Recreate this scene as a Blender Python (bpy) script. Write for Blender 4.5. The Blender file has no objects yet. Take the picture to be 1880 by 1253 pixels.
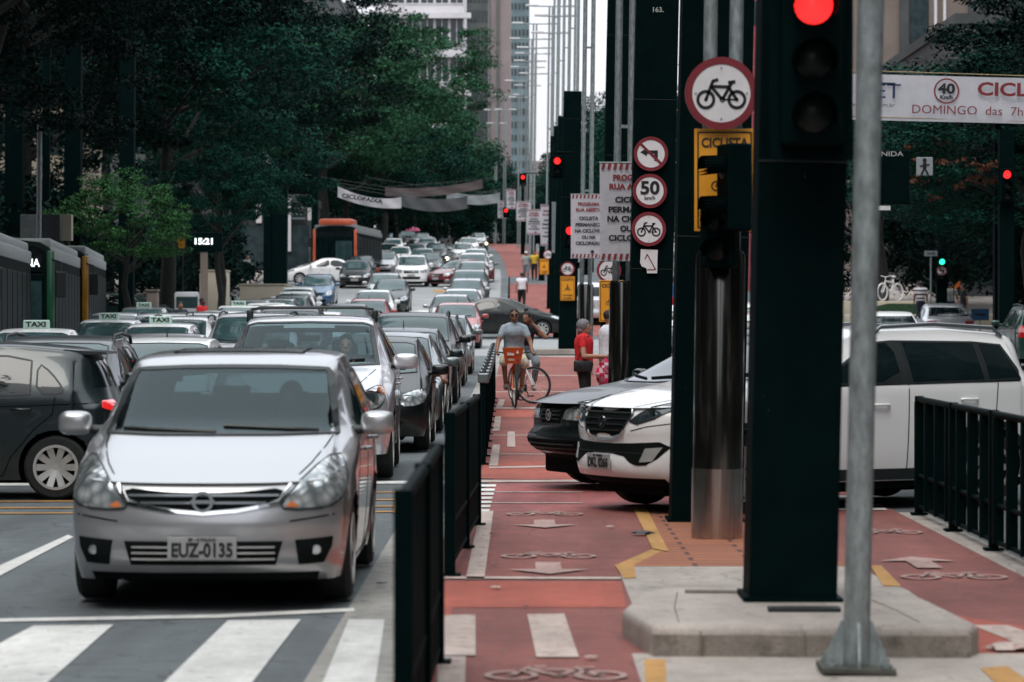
import bpy, bmesh, math, random
import numpy as np
from mathutils import Vector, Matrix
from mathutils.bvhtree import BVHTree
PI = math.pi
R = math.radians
scene = bpy.context.scene
COL = scene.collection
FPX = 5700.0            # focal length in photo pixels (1880 wide)
CAM_H = 1.7
VPX, VPY = 957.0, 588.0   # vanishing point of the level part of the avenue

# ---------------------------------------------------------------- camera
cam_d = bpy.data.cameras.new('camera')
cam = bpy.data.objects.new('camera', cam_d); COL.objects.link(cam)
cam_d.sensor_width = 36.0
cam_d.lens = 36.0 * FPX / 1880.0
cam_d.clip_start = 0.5; cam_d.clip_end = 4000
yaw = math.atan((VPX - 940) / FPX); pitch = math.atan((626.5 - VPY) / FPX)
cam.location = (0, 0, CAM_H)
cam.rotation_euler = (PI/2 - pitch, 0, yaw)
cam_d.dof.use_dof = True
cam_d.dof.focus_distance = 40.0
cam_d.dof.aperture_fstop = 3.8
scene.camera = cam

# ---------------------------------------------------------------- sky and sun
SUN_EL, SUN_AZ = 58.0, 200.0
w = bpy.data.worlds.new('World'); scene.world = w; w.use_nodes = True
nt = w.node_tree; nt.nodes.clear()
out = nt.nodes.new('ShaderNodeOutputWorld')
sky = nt.nodes.new('ShaderNodeTexSky'); sky.sky_type = 'NISHITA'; sky.sun_disc = False
sky.sun_elevation = R(SUN_EL); sky.sun_rotation = R(SUN_AZ); sky.dust_density = 3.0
bg1 = nt.nodes.new('ShaderNodeBackground'); bg1.inputs['Strength'].default_value = 0.05
bg2 = nt.nodes.new('ShaderNodeBackground'); bg2.inputs['Strength'].default_value = 1.5
# the cloud deck: pale, a little brighter overhead
geo = nt.nodes.new('ShaderNodeNewGeometry'); sep = nt.nodes.new('ShaderNodeSeparateXYZ')
rmp = nt.nodes.new('ShaderNodeValToRGB')
rmp.color_ramp.elements[0].position = 0.0; rmp.color_ramp.elements[0].color = (0.56, 0.55, 0.60, 1)
rmp.color_ramp.elements[1].position = 0.85; rmp.color_ramp.elements[1].color = (0.93, 1.0, 1.02, 1)
rmp.color_ramp.elements[0].color = (0.41, 0.39, 0.43, 1)   # an overcast sky is about three times brighter overhead
tc = nt.nodes.new('ShaderNodeTexCoord')
nz = nt.nodes.new('ShaderNodeTexNoise'); nz.inputs['Scale'].default_value = 2.2; nz.inputs['Detail'].default_value = 4
mulc = nt.nodes.new('ShaderNodeMix'); mulc.data_type = 'RGBA'; mulc.blend_type = 'MULTIPLY'; mulc.inputs[0].default_value = 0.35
nt.links.new(tc.outputs['Generated'], sep.inputs[0]); nt.links.new(sep.outputs['Z'], rmp.inputs[0])
nt.links.new(tc.outputs['Generated'], nz.inputs['Vector'])
nt.links.new(rmp.outputs['Color'], mulc.inputs[6]); nt.links.new(nz.outputs['Fac'], mulc.inputs[7])
mulc2 = nt.nodes.new('ShaderNodeMix'); mulc2.data_type = 'RGBA'; mulc2.blend_type = 'MIX'; mulc2.inputs[0].default_value = 0.25
nt.links.new(rmp.outputs['Color'], mulc2.inputs[6]); nt.links.new(mulc.outputs[2], mulc2.inputs[7])
nt.links.new(mulc2.outputs[2], bg2.inputs['Color'])
nt.links.new(sky.outputs['Color'], bg1.inputs['Color'])
add = nt.nodes.new('ShaderNodeAddShader')
nt.links.new(bg1.outputs[0], add.inputs[0]); nt.links.new(bg2.outputs[0], add.inputs[1])
nt.links.new(add.outputs[0], out.inputs['Surface'])
sl = bpy.data.lights.new('sun', 'SUN'); sl.energy = 1.0; sl.angle = R(25); sl.color = (1.0, 0.96, 0.9)
so = bpy.data.objects.new('sun', sl); COL.objects.link(so)
so.rotation_euler = (R(90 - SUN_EL), 0, R(180 - SUN_AZ))   # shines down along the sky's sun direction
scene.view_settings.view_transform = 'Standard'; scene.view_settings.look = 'None'
scene.view_settings.exposure = 0.34; scene.view_settings.gamma = 1.0
scene.render.engine = 'CYCLES'
scene.cycles.max_bounces = 6; scene.cycles.diffuse_bounces = 2; scene.cycles.glossy_bounces = 3
scene.cycles.transparent_max_bounces = 6; scene.cycles.transmission_bounces = 4
scene.cycles.sample_clamp_indirect = 4.0
try:
    scene.cycles.use_denoising = True
except Exception: pass

# ---------------------------------------------------------------- profile of the avenue: level, then climbing
_Y = np.array([-60, 30, 42, 56, 75, 90, 114, 135, 160, 190, 253, 335, 420, 600, 1500.])
_Z = np.array([0, 0, 0, .13, .32, .55, 1.08, 1.95, 3.2, 4.45, 6.95, 9.8, 12.0, 15.0, 15.0])
_yy = np.linspace(-60, 1500, 3121); _zz = np.interp(_yy, _Y, _Z)
_k = np.exp(-0.5*(np.arange(-24, 25)/9.0)**2); _k /= _k.sum()
_zs = np.convolve(np.pad(_zz, 24, mode='edge'), _k, mode='valid')
def zg(y): return float(np.interp(y, _yy, _zs))
def s_at(y): return FPX / y
def PX(px, y): return (px - VPX) * y / FPX          # lateral metres for a photo column at distance y
def PZ(py, y): return CAM_H + (VPY - py) * y / FPX  # height for a photo row at distance y
def GY(py):                                          # distance at which the road surface shows at a photo row
    lo, hi = 5.0, 420.0
    f = lambda y: VPY + FPX / y * (CAM_H - zg(y)) - py
    for _ in range(50):
        m = (lo + hi) / 2
        if f(m) > 0: lo = m
        else: hi = m
    return (lo + hi) / 2
def G(px, py):
    y = GY(py); return (PX(px, y), y)

# ---------------------------------------------------------------- materials
def principled(name):
    m = bpy.data.materials.new(name); m.use_nodes = True
    n = m.node_tree; b = n.nodes['Principled BSDF']
    return m, n, b
def mat(name, col, rough=0.6, metal=0.0, spec=0.5, var=0.0, scale=6.0, bump=0.0, coat=0.0, emit=0.0, emit_col=None, bscale=None, stretch=None, detail=5):
    m, n, b = principled(name)
    b.inputs['Base Color'].default_value = (*col, 1); b.inputs['Roughness'].default_value = rough
    b.inputs['Metallic'].default_value = metal; b.inputs['Specular IOR Level'].default_value = spec
    if coat: b.inputs['Coat Weight'].default_value = coat; b.inputs['Coat Roughness'].default_value = 0.04
    if emit: b.inputs['Emission Color'].default_value = (*(emit_col or col), 1); b.inputs['Emission Strength'].default_value = emit
    if var or bump:
        t = n.nodes.new('ShaderNodeTexCoord'); mp = n.nodes.new('ShaderNodeMapping')
        if stretch: mp.inputs['Scale'].default_value = stretch
        n.links.new(t.outputs['Object'], mp.inputs['Vector'])
        tx = n.nodes.new('ShaderNodeTexNoise'); tx.inputs['Scale'].default_value = scale; tx.inputs['Detail'].default_value = detail
        tx.inputs['Roughness'].default_value = 0.65
        n.links.new(mp.outputs['Vector'], tx.inputs['Vector'])
        if var:
            cr = n.nodes.new('ShaderNodeValToRGB')
            cr.color_ramp.elements[0].position = 0.32; cr.color_ramp.elements[1].position = 0.68
            cr.color_ramp.elements[0].color = (*[max(0, c*(1-var)) for c in col], 1)
            cr.color_ramp.elements[1].color = (*[c*(1+var) for c in col], 1)
            n.links.new(tx.outputs['Fac'], cr.inputs['Fac']); n.links.new(cr.outputs['Color'], b.inputs['Base Color'])
        if bump:
            t2 = n.nodes.new('ShaderNodeTexNoise'); t2.inputs['Scale'].default_value = bscale or scale*4; t2.inputs['Detail'].default_value = 4
            n.links.new(mp.outputs['Vector'], t2.inputs['Vector'])
            bp = n.nodes.new('ShaderNodeBump'); bp.inputs['Strength'].default_value = bump; bp.inputs['Distance'].default_value = 0.02
            n.links.new(t2.outputs['Fac'], bp.inputs['Height']); n.links.new(bp.outputs['Normal'], b.inputs['Normal'])
    return m
def paint(name, col, metal=0.35, rough=0.32, coat=0.9):
    """car paint: flake base with a clear coat and a trace of road dust low down"""
    m, n, b = principled(name)
    b.inputs['Metallic'].default_value = metal; b.inputs['Roughness'].default_value = rough
    b.inputs['Coat Weight'].default_value = coat; b.inputs['Coat Roughness'].default_value = 0.05
    t = n.nodes.new('ShaderNodeTexCoord'); s = n.nodes.new('ShaderNodeSeparateXYZ')
    n.links.new(t.outputs['Object'], s.inputs[0])
    tx = n.nodes.new('ShaderNodeTexNoise'); tx.inputs['Scale'].default_value = 3.0; tx.inputs['Detail'].default_value = 6
    n.links.new(t.outputs['Object'], tx.inputs['Vector'])
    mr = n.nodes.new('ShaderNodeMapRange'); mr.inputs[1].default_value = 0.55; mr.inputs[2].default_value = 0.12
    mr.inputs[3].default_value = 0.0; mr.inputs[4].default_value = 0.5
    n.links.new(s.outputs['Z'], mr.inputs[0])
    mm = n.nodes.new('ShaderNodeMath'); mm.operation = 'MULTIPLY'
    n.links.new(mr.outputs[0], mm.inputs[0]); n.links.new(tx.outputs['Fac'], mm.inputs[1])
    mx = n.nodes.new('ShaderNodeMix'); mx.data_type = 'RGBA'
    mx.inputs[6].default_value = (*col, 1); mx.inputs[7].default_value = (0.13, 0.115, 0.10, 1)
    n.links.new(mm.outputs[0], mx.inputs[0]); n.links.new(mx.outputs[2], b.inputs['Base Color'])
    return m

M = {}
def ground_mat(name, col, worn=None, wear=0.0, rough=.82, big=.5, spots=.5, streak=.12, bump=.4, wscale=9.0, cracks=0.0):
    """paving with broad stains, tyre-polished streaks, fine grain and dark gum spots; painted marks wear through to what lies under them"""
    m, n, b = principled(name); b.inputs['Roughness'].default_value = rough; L = n.links.new
    t = n.nodes.new('ShaderNodeTexCoord')
    def noise(sc, det, stretch=None, r=.6):
        mp = n.nodes.new('ShaderNodeMapping'); mp.inputs['Scale'].default_value = stretch or (1, 1, 1); L(t.outputs['Object'], mp.inputs[0])
        x = n.nodes.new('ShaderNodeTexNoise'); x.inputs['Scale'].default_value = sc; x.inputs['Detail'].default_value = det; x.inputs['Roughness'].default_value = r; L(mp.outputs[0], x.inputs['Vector']); return x.outputs['Fac']
    def rng_(src, a, b_, lo, hi):
        q = n.nodes.new('ShaderNodeMapRange'); q.inputs[1].default_value = a; q.inputs[2].default_value = b_; q.inputs[3].default_value = lo; q.inputs[4].default_value = hi; L(src, q.inputs[0]); return q.outputs[0]
    def mul(a, b_):
        q = n.nodes.new('ShaderNodeMath'); q.operation = 'MULTIPLY'; L(a, q.inputs[0]); L(b_, q.inputs[1]); return q.outputs[0]
    f = mul(rng_(noise(big, 5), .35, .65, .80, 1.18), rng_(noise(2.5, 6, (1, .12, 1)), .35, .65, 1-streak, 1+streak))
    f = mul(f, rng_(noise(70, 3), .3, .7, .86, 1.14)); f = mul(f, rng_(noise(6, 8, None, .7), .38, .62, .9, 1.08))
    v = n.nodes.new('ShaderNodeTexVoronoi'); v.inputs['Scale'].default_value = 2.2; L(t.outputs['Object'], v.inputs['Vector'])
    f = mul(f, rng_(v.outputs['Distance'], .035, .06, 1-spots, 1.0))
    if cracks:
        for sc_, th in ((.45, .006), (1.7, .010)):
            v2 = n.nodes.new('ShaderNodeTexVoronoi'); v2.feature = 'DISTANCE_TO_EDGE'; v2.inputs['Scale'].default_value = sc_
            w1 = n.nodes.new('ShaderNodeTexNoise'); w1.inputs['Scale'].default_value = 3; w1.inputs['Detail'].default_value = 6; L(t.outputs['Object'], w1.inputs['Vector'])
            va = n.nodes.new('ShaderNodeMix'); va.data_type = 'RGBA'; va.blend_type = 'ADD'; va.inputs[0].default_value = .35; L(t.outputs['Object'], va.inputs[6]); L(w1.outputs['Color'], va.inputs[7]); L(va.outputs[2], v2.inputs['Vector'])
            cr_ = rng_(v2.outputs['Distance'], th*.4, th, 1-cracks, 1.0)
            # only some stretches are cracked
            q2 = n.nodes.new('ShaderNodeMath'); q2.operation = 'MAXIMUM'; L(cr_, q2.inputs[0]); L(rng_(noise(.7, 2), .46, .52, 1, 0), q2.inputs[1]); f = mul(f, q2.outputs[0])
    base = n.nodes.new('ShaderNodeMix'); base.data_type = 'RGBA'; base.inputs[6].default_value = (*col, 1); base.inputs[7].default_value = (*(worn or col), 1)
    if worn: L(rng_(noise(wscale, 9, None, .75), .56-wear*.2, .66-wear*.2, 0, .92), base.inputs[0])
    else: base.inputs[0].default_value = 0
    cm = n.nodes.new('ShaderNodeVectorMath'); cm.operation = 'SCALE'; L(base.outputs[2], cm.inputs[0]); L(f, cm.inputs['Scale']); L(cm.outputs[0], b.inputs['Base Color'])
    bp = n.nodes.new('ShaderNodeBump'); bp.inputs['Strength'].default_value = bump; bp.inputs['Distance'].default_value = .01; L(noise(90, 4), bp.inputs['Height']); L(bp.outputs[0], b.inputs['Normal'])
    return m
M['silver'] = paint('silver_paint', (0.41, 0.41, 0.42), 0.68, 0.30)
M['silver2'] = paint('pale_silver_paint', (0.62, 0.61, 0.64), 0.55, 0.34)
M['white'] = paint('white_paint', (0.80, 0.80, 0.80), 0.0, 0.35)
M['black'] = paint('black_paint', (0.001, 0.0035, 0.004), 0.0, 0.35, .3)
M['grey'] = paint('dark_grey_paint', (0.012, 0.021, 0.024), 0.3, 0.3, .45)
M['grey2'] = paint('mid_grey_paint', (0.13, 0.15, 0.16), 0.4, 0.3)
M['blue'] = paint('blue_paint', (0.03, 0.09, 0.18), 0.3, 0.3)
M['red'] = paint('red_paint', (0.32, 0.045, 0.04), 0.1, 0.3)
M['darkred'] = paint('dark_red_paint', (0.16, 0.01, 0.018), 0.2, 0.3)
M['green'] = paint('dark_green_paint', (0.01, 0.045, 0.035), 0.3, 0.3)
M['rubber'] = mat('tyre_rubber', (0.012, 0.014, 0.014), 0.85, var=0.3, scale=20)
M['trim'] = mat('black_plastic_trim', (0.008, 0.012, 0.013), 0.5, var=0.3, scale=15)
M['under'] = mat('underbody_black', (0.004, 0.006, 0.006), 0.9, spec=0.1, var=0.4)
M['chrome'] = mat('chrome', (0.75, 0.75, 0.76), 0.12, metal=1.0, var=0.05)
M['alloy'] = mat('wheel_alloy', (0.55, 0.54, 0.52), 0.35, metal=0.6, var=0.1, scale=12)
M['plate'] = mat('grey_plate', (0.29, 0.29, 0.29), 0.5, var=0.12, scale=10)
M['plate_ink'] = mat('plate_ink', (0.01, 0.01, 0.01), 0.6, var=0.1)
M['amber'] = mat('amber_lens', (0.55, 0.16, 0.05), 0.25, coat=1, var=0.1)
M['redlens'] = mat('red_lens', (0.35, 0.01, 0.01), 0.2, coat=1, var=0.1)
M['redlit'] = mat('red_lamp_lit', (0.9, 0.03, 0.03), 0.3, emit=1.6, emit_col=(1, 0.02, 0.02), var=0.05)
M['greenlit'] = mat('green_lamp_lit', (0.05, 0.9, 0.6), 0.3, emit=1.6, emit_col=(0.03, 1, 0.55), var=0.05)
M['warmlit'] = mat('warm_lamp_lit', (0.9, 0.9, 0.6), 0.3, emit=2.5, emit_col=(1, 0.95, 0.6), var=0.05)
M['whitelit'] = mat('white_lamp_lit', (0.9, 0.9, 0.9), 0.3, emit=1.2, emit_col=(0.9, 1, 1), var=0.05)
def glass_mat(name, col, tint=0.0):
    m, n, b = principled(name)
    b.inputs['Roughness'].default_value = 0.04; b.inputs['Specular IOR Level'].default_value = 0.42
    t = n.nodes.new('ShaderNodeTexCoord'); tx = n.nodes.new('ShaderNodeTexNoise'); tx.inputs['Scale'].default_value = 2.4; tx.inputs['Detail'].default_value = 2
    n.links.new(t.outputs['Object'], tx.inputs['Vector'])
    cr = n.nodes.new('ShaderNodeValToRGB'); cr.color_ramp.elements[0].position = 0.38; cr.color_ramp.elements[1].position = 0.62
    cr.color_ramp.elements[0].color = (*[c*0.8 for c in col], 1); cr.color_ramp.elements[1].color = (*[c*1.2 for c in col], 1)
    n.links.new(tx.outputs['Fac'], cr.inputs['Fac']); n.links.new(cr.outputs['Color'], b.inputs['Base Color'])
    return m
def clear_glass(name, tint, k=.12):
    m = bpy.data.materials.new(name); m.use_nodes = True; n = m.node_tree; n.nodes.clear()
    o = n.nodes.new('ShaderNodeOutputMaterial'); t = n.nodes.new('ShaderNodeBsdfTransparent'); t.inputs[0].default_value = (*tint, 1)
    g = n.nodes.new('ShaderNodeBsdfGlossy'); g.inputs['Roughness'].default_value = .05; g.inputs['Color'].default_value = (.50, .60, .62, 1)
    f = n.nodes.new('ShaderNodeFresnel'); f.inputs[0].default_value = 1.45; mx = n.nodes.new('ShaderNodeMixShader')
    n.links.new(f.outputs[0], mx.inputs[0]); n.links.new(t.outputs[0], mx.inputs[1]); n.links.new(g.outputs[0], mx.inputs[2]); n.links.new(mx.outputs[0], o.inputs[0])
    return m
M['seethrough'] = clear_glass('clear_windscreen', (.62, .74, .75)); M['smoke'] = clear_glass('smoked_see_through_glass', (.20, .27, .28))
M['seat'] = mat('seat_cloth', (.035, .042, .044), .9, var=.2, scale=20)
M['glass'] = glass_mat('tinted_car_glass', (0.028, 0.045, 0.050))
M['glass_pale'] = glass_mat('pale_windscreen_glass', (0.034, 0.068, 0.072))
M['glass_dark'] = glass_mat('dark_window_glass', (0.006, 0.012, 0.014))
def lamp_mat():
    m, n, b = principled('headlight_lens')
    b.inputs['Roughness'].default_value = 0.12; b.inputs['Metallic'].default_value = 0.55; b.inputs['Coat Weight'].default_value = 1
    t = n.nodes.new('ShaderNodeTexCoord'); v = n.nodes.new('ShaderNodeTexVoronoi'); v.inputs['Scale'].default_value = 14
    n.links.new(t.outputs['Object'], v.inputs['Vector'])
    cr = n.nodes.new('ShaderNodeValToRGB'); cr.color_ramp.elements[0].color = (0.75, 0.77, 0.78, 1); cr.color_ramp.elements[1].color = (0.22, 0.25, 0.26, 1)
    cr.color_ramp.elements[0].position = 0.1; cr.color_ramp.elements[1].position = 0.7
    n.links.new(v.outputs['Distance'], cr.inputs['Fac']); n.links.new(cr.outputs['Color'], b.inputs['Base Color'])
    bp = n.nodes.new('ShaderNodeBump'); bp.inputs['Strength'].default_value = 0.5; bp.inputs['Distance'].default_value = 0.02
    n.links.new(v.outputs['Distance'], bp.inputs['Height']); n.links.new(bp.outputs['Normal'], b.inputs['Normal'])
    return m
M['lamp'] = lamp_mat()

# ---------------------------------------------------------------- object helpers
def tag(o, label=None, cat=None, group=None, kind=None):
    if label: o['label'] = label
    if cat: o['category'] = cat
    if group: o['group'] = group
    if kind: o['kind'] = kind
    return o
def thing(name, label, cat, loc=(0, 0, 0), rz=0.0, group=None):
    o = bpy.data.objects.new(name, None); COL.objects.link(o)
    o.location = loc; o.rotation_euler = (0, 0, rz); o.empty_display_size = 0.2
    return tag(o, label, cat, group, 'thing')
def link(name, me, parent=None):
    o = bpy.data.objects.new(name, me); COL.objects.link(o)
    if parent is not None: o.parent = parent
    return o
def obj(name, bm, mats, parent=None, smooth=None, loc=None):
    me = bpy.data.meshes.new(name)
    bm.normal_update(); bm.to_mesh(me); bm.free()
    for m in (mats if isinstance(mats, (list, tuple)) else [mats]): me.materials.append(m)
    if smooth is not None:
        me.shade_smooth()
        if smooth < 180: me.set_sharp_from_angle(angle=R(smooth))
    o = link(name, me, parent)
    if loc is not None: o.location = loc
    return o
def kids(o): return [c for c in ALL_KIDS(o)]
def ALL_KIDS(o): return o.children
def copy_tree(o, parent=None, paintmat=None):
    c = o.copy(); COL.objects.link(c)
    if parent is not None: c.parent = parent
    if paintmat is not None and o.get('painted'):
        for i, s in enumerate(c.material_slots):
            if i == 0: s.link = 'OBJECT'; s.material = paintmat
    for k in list(o.children): copy_tree(k, c, paintmat)
    return c
def box(bm, x0, x1, y0, y1, z0, z1, mi=0, bev=0.0):
    vs = [bm.verts.new(p) for p in ((x0,y0,z0),(x1,y0,z0),(x1,y1,z0),(x0,y1,z0),(x0,y0,z1),(x1,y0,z1),(x1,y1,z1),(x0,y1,z1))]
    fs = [bm.faces.new([vs[i] for i in f]) for f in ((0,3,2,1),(4,5,6,7),(0,1,5,4),(1,2,6,5),(2,3,7,6),(3,0,4,7))]
    for f in fs: f.material_index = mi
    if bev:
        es = list({e for f in fs for e in f.edges})
        r = bmesh.ops.bevel(bm, geom=es, offset=bev, segments=2, affect='EDGES', profile=0.5)
        for f in r['faces']: f.material_index = mi
    return vs
def frame_of(d):
    d = d.normalized(); a = Vector((0, 0, 1)) if abs(d.z) < 0.9 else Vector((1, 0, 0))
    u = d.cross(a).normalized(); return u, d.cross(u).normalized()
def tube(bm, pts, r, seg=10, mi=0, caps=True):
    """round bar along points; r a number or a list"""
    pts = [Vector(p) for p in pts]; n = len(pts)
    rs = r if isinstance(r, (list, tuple)) else [r]*n
    rings = []; u = None
    for i, p in enumerate(pts):
        d = (pts[min(i+1, n-1)] - pts[max(i-1, 0)])
        if d.length < 1e-9: d = Vector((0, 0, 1))
        if u is None: u, v = frame_of(d)
        else:
            dn = d.normalized(); u = (u - dn*u.dot(dn)).normalized(); v = dn.cross(u)
        rings.append([bm.verts.new(p + (u*math.cos(2*PI*k/seg) + v*math.sin(2*PI*k/seg))*rs[i]) for k in range(seg)])
    for a, b in zip(rings, rings[1:]):
        for k in range(seg):
            f = bm.faces.new((a[k], a[(k+1) % seg], b[(k+1) % seg], b[k])); f.material_index = mi
    if caps:
        for rg in (rings[0][::-1], rings[-1]):
            f = bm.faces.new(rg); f.material_index = mi
def lathe(bm, prof, seg=32, axis='z', c=(0, 0, 0), mi=0, closed=False):
    """prof: list of (radius, along-axis)"""
    c = Vector(c); rings = []
    for r, h in prof:
        ring = []
        for k in range(seg):
            a = 2*PI*k/seg
            if axis == 'z': p = (r*math.cos(a), r*math.sin(a), h)
            elif axis == 'x': p = (h, r*math.cos(a), r*math.sin(a))
            else: p = (r*math.cos(a), h, r*math.sin(a))
            ring.append(bm.verts.new(c + Vector(p)))
        rings.append(ring)
    pairs = list(zip(rings, rings[1:]))
    if closed: pairs.append((rings[-1], rings[0]))
    for a, b in pairs:
        for k in range(seg):
            f = bm.faces.new((a[k], a[(k+1) % seg], b[(k+1) % seg], b[k])); f.material_index = mi
    if not closed:
        for rg in (rings[0][::-1], rings[-1]):
            try: bm.faces.new(rg).material_index = mi
            except ValueError: pass
    bmesh.ops.recalc_face_normals(bm, faces=bm.faces[:])
def prism(bm, pts, y0, y1, mi=0, plane='xz'):
    """polygon extruded between two depths"""
    def P(p, d):
        if plane == 'xz': return (p[0], d, p[1])
        if plane == 'xy': return (p[0], p[1], d)
        return (d, p[0], p[1])
    a = [bm.verts.new(P(p, y0)) for p in pts]; b = [bm.verts.new(P(p, y1)) for p in pts]
    n = len(pts); fs = [bm.faces.new(a), bm.faces.new(b[::-1])]
    for i in range(n): fs.append(bm.faces.new((a[i], b[i], b[(i+1) % n], a[(i+1) % n])))
    for f in fs: f.material_index = mi
    bmesh.ops.recalc_face_normals(bm, faces=fs)
def disc(bm, cx, cz, r, y0, y1, seg=32, mi=0, r_in=None):
    if r_in is None:
        prism(bm, [(cx + r*math.cos(2*PI*k/seg), cz + r*math.sin(2*PI*k/seg)) for k in range(seg)], y0, y1, mi)
    else:
        lathe(bm, [(r_in, y0), (r, y0), (r, y1), (r_in, y1)], seg, 'y', (cx, 0, cz), mi, closed=True)
def bar2d(bm, p, q, w, y0, y1, mi=0):
    dx, dz = q[0]-p[0], q[1]-p[1]; L = math.hypot(dx, dz) or 1; nx, nz_ = -dz/L*w/2, dx/L*w/2
    prism(bm, [(p[0]+nx, p[1]+nz_), (p[0]-nx, p[1]-nz_), (q[0]-nx, q[1]-nz_), (q[0]+nx, q[1]+nz_)], y0, y1, mi)
def text_obj(name, s, size, m, parent, loc, bold=0.0, width=None, align='CENTER', rot=(PI/2, 0, 0), depth=0.002, spacing=1.0):
    cu = bpy.data.curves.new(name, 'FONT'); cu.body = s; cu.size = size; cu.align_x = align; cu.align_y = 'CENTER'
    cu.offset = bold; cu.extrude = depth; cu.resolution_u = 3; cu.space_character = spacing
    o = bpy.data.objects.new(name, cu); COL.objects.link(o)
    bpy.context.view_layer.update()
    me = bpy.data.meshes.new_from_object(o.evaluated_get(bpy.context.evaluated_depsgraph_get()))
    me.materials.clear(); me.materials.append(m)
    bpy.data.objects.remove(o); bpy.data.curves.remove(cu)
    xs = [v.co.x for v in me.vertices]
    if width and xs:
        f = width / max(1e-6, (max(xs) - min(xs)))
        for v in me.vertices: v.co.x *= f
    o = link(name, me, parent); o.location = loc; o.rotation_euler = rot
    return o
def chaikin(pts, n=2, closed=True):
    for _ in range(n):
        q = []
        m = len(pts)
        for i in range(m if closed else m-1):
            a, b = pts[i], pts[(i+1) % m]
            q.append((a[0]*.75+b[0]*.25, a[1]*.75+b[1]*.25)); q.append((a[0]*.25+b[0]*.75, a[1]*.25+b[1]*.75))
        if not closed: q = [pts[0]] + q + [pts[-1]]
        pts = q
    return pts
# ================================================================ cars
def patch(bvh, poly, view, off, step=0.05, rim=0.015, cy=None):
    """a panel following the body shell: outline in (x,z) for front/rear, (y,z) for the sides, (x,y) for the top"""
    bm = bmesh.new()
    if view in ('front', 'rear'): mk = lambda p: Vector((p[0], 0, p[1]))
    elif view in ('left', 'right'): mk = lambda p: Vector((0, p[0], p[1]))
    else: mk = lambda p: Vector((p[0], p[1], 0))
    f = bm.faces.new([bm.verts.new(mk(p)) for p in poly])
    a0 = min(p[0] for p in poly); a1 = max(p[0] for p in poly); b0 = min(p[1] for p in poly); b1 = max(p[1] for p in poly)
    ax = mk((1, 0)); ay = mk((0, 1))
    for lo, hi, d in ((a0, a1, ax), (b0, b1, ay)):
        n = int((hi - lo) / step)
        for i in range(1, n + 1):
            t = lo + (hi - lo) * i / (n + 1)
            bmesh.ops.bisect_plane(bm, geom=bm.verts[:] + bm.edges[:] + bm.faces[:], plane_co=d*t, plane_no=d, dist=1e-5)
    bmesh.ops.triangulate(bm, faces=[f for f in bm.faces if len(f.verts) > 4])
    D = {'front': Vector((0, 1, 0)), 'rear': Vector((0, -1, 0)), 'left': Vector((1, 0, 0)), 'right': Vector((-1, 0, 0)), 'top': Vector((0, 0, -1))}[view]
    nrm = {}
    bad = []
    for v in bm.verts:
        o = v.co - D * 9
        hit, n, _, _ = bvh.ray_cast(o, D)
        if hit is None: bad.append(v); continue
        if n.dot(D) > 0: n = -n
        v.co = hit + n * off; nrm[v] = n
    if bad:
        for v in bad:
            best = None
            for e in v.link_edges:
                w_ = e.other_vert(v)
                if w_ in nrm: best = w_; break
            if best is not None:
                v.co = best.co.copy(); nrm[v] = nrm[best]
        bad = [v for v in bad if v not in nrm]
        if bad: bmesh.ops.delete(bm, geom=bad, context='VERTS')
    be = [e for e in bm.edges if e.is_boundary]
    if rim and be:
        r = bmesh.ops.extrude_edge_only(bm, edges=be)
        src = [v for v in r['geom'] if isinstance(v, bmesh.types.BMVert)]
        for v in src:
            nn = None
            for e in v.link_edges:
                w_ = e.other_vert(v)
                if w_ in nrm and (w_.co - v.co).length < 1e-7: nn = nrm[w_]; break
            v.co -= (nn or -D) * rim
    bmesh.ops.recalc_face_normals(bm, faces=bm.faces[:])
    # point outwards
    s = sum((f.normal.dot(-D)) * f.calc_area() for f in bm.faces)
    if s < 0: bmesh.ops.reverse_faces(bm, faces=bm.faces[:])
    return bm
def ribbon(bvh, line, view, width, off=0.004, h=0.006):
    """a thin strip following the shell along a line"""
    D = {'front': Vector((0, 1, 0)), 'rear': Vector((0, -1, 0)), 'left': Vector((1, 0, 0)), 'right': Vector((-1, 0, 0)), 'top': Vector((0, 0, -1))}[view]
    mk = (lambda p: Vector((p[0], 0, p[1]))) if view in ('front', 'rear') else ((lambda p: Vector((0, p[0], p[1]))) if view in ('left', 'right') else (lambda p: Vector((p[0], p[1], 0))))
    pts = []
    for a, b in zip(line, line[1:]):
        n = max(1, int(math.dist(a, b) / 0.05))
        for i in range(n): pts.append((a[0] + (b[0]-a[0])*i/n, a[1] + (b[1]-a[1])*i/n))
    pts.append(line[-1])
    P = []
    for p in pts:
        hit, n, _, _ = bvh.ray_cast(mk(p) - D*9, D)
        if hit is None: continue
        if n.dot(D) > 0: n = -n
        P.append((hit + n*off, n))
    bm = bmesh.new(); prev = None
    for i, (p, n) in enumerate(P):
        t = (P[min(i+1, len(P)-1)][0] - P[max(i-1, 0)][0])
        if t.length < 1e-6: continue
        u = n.cross(t.normalized()).normalized() * width/2
        row = [bm.verts.new(p + u - n*h), bm.verts.new(p + u), bm.verts.new(p - u), bm.verts.new(p - u - n*h)]
        if prev:
            for k in range(3): bm.faces.new((prev[k], prev[k+1], row[k+1], row[k]))
        prev = row
    bmesh.ops.recalc_face_normals(bm, faces=bm.faces[:])
    return bm

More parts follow.
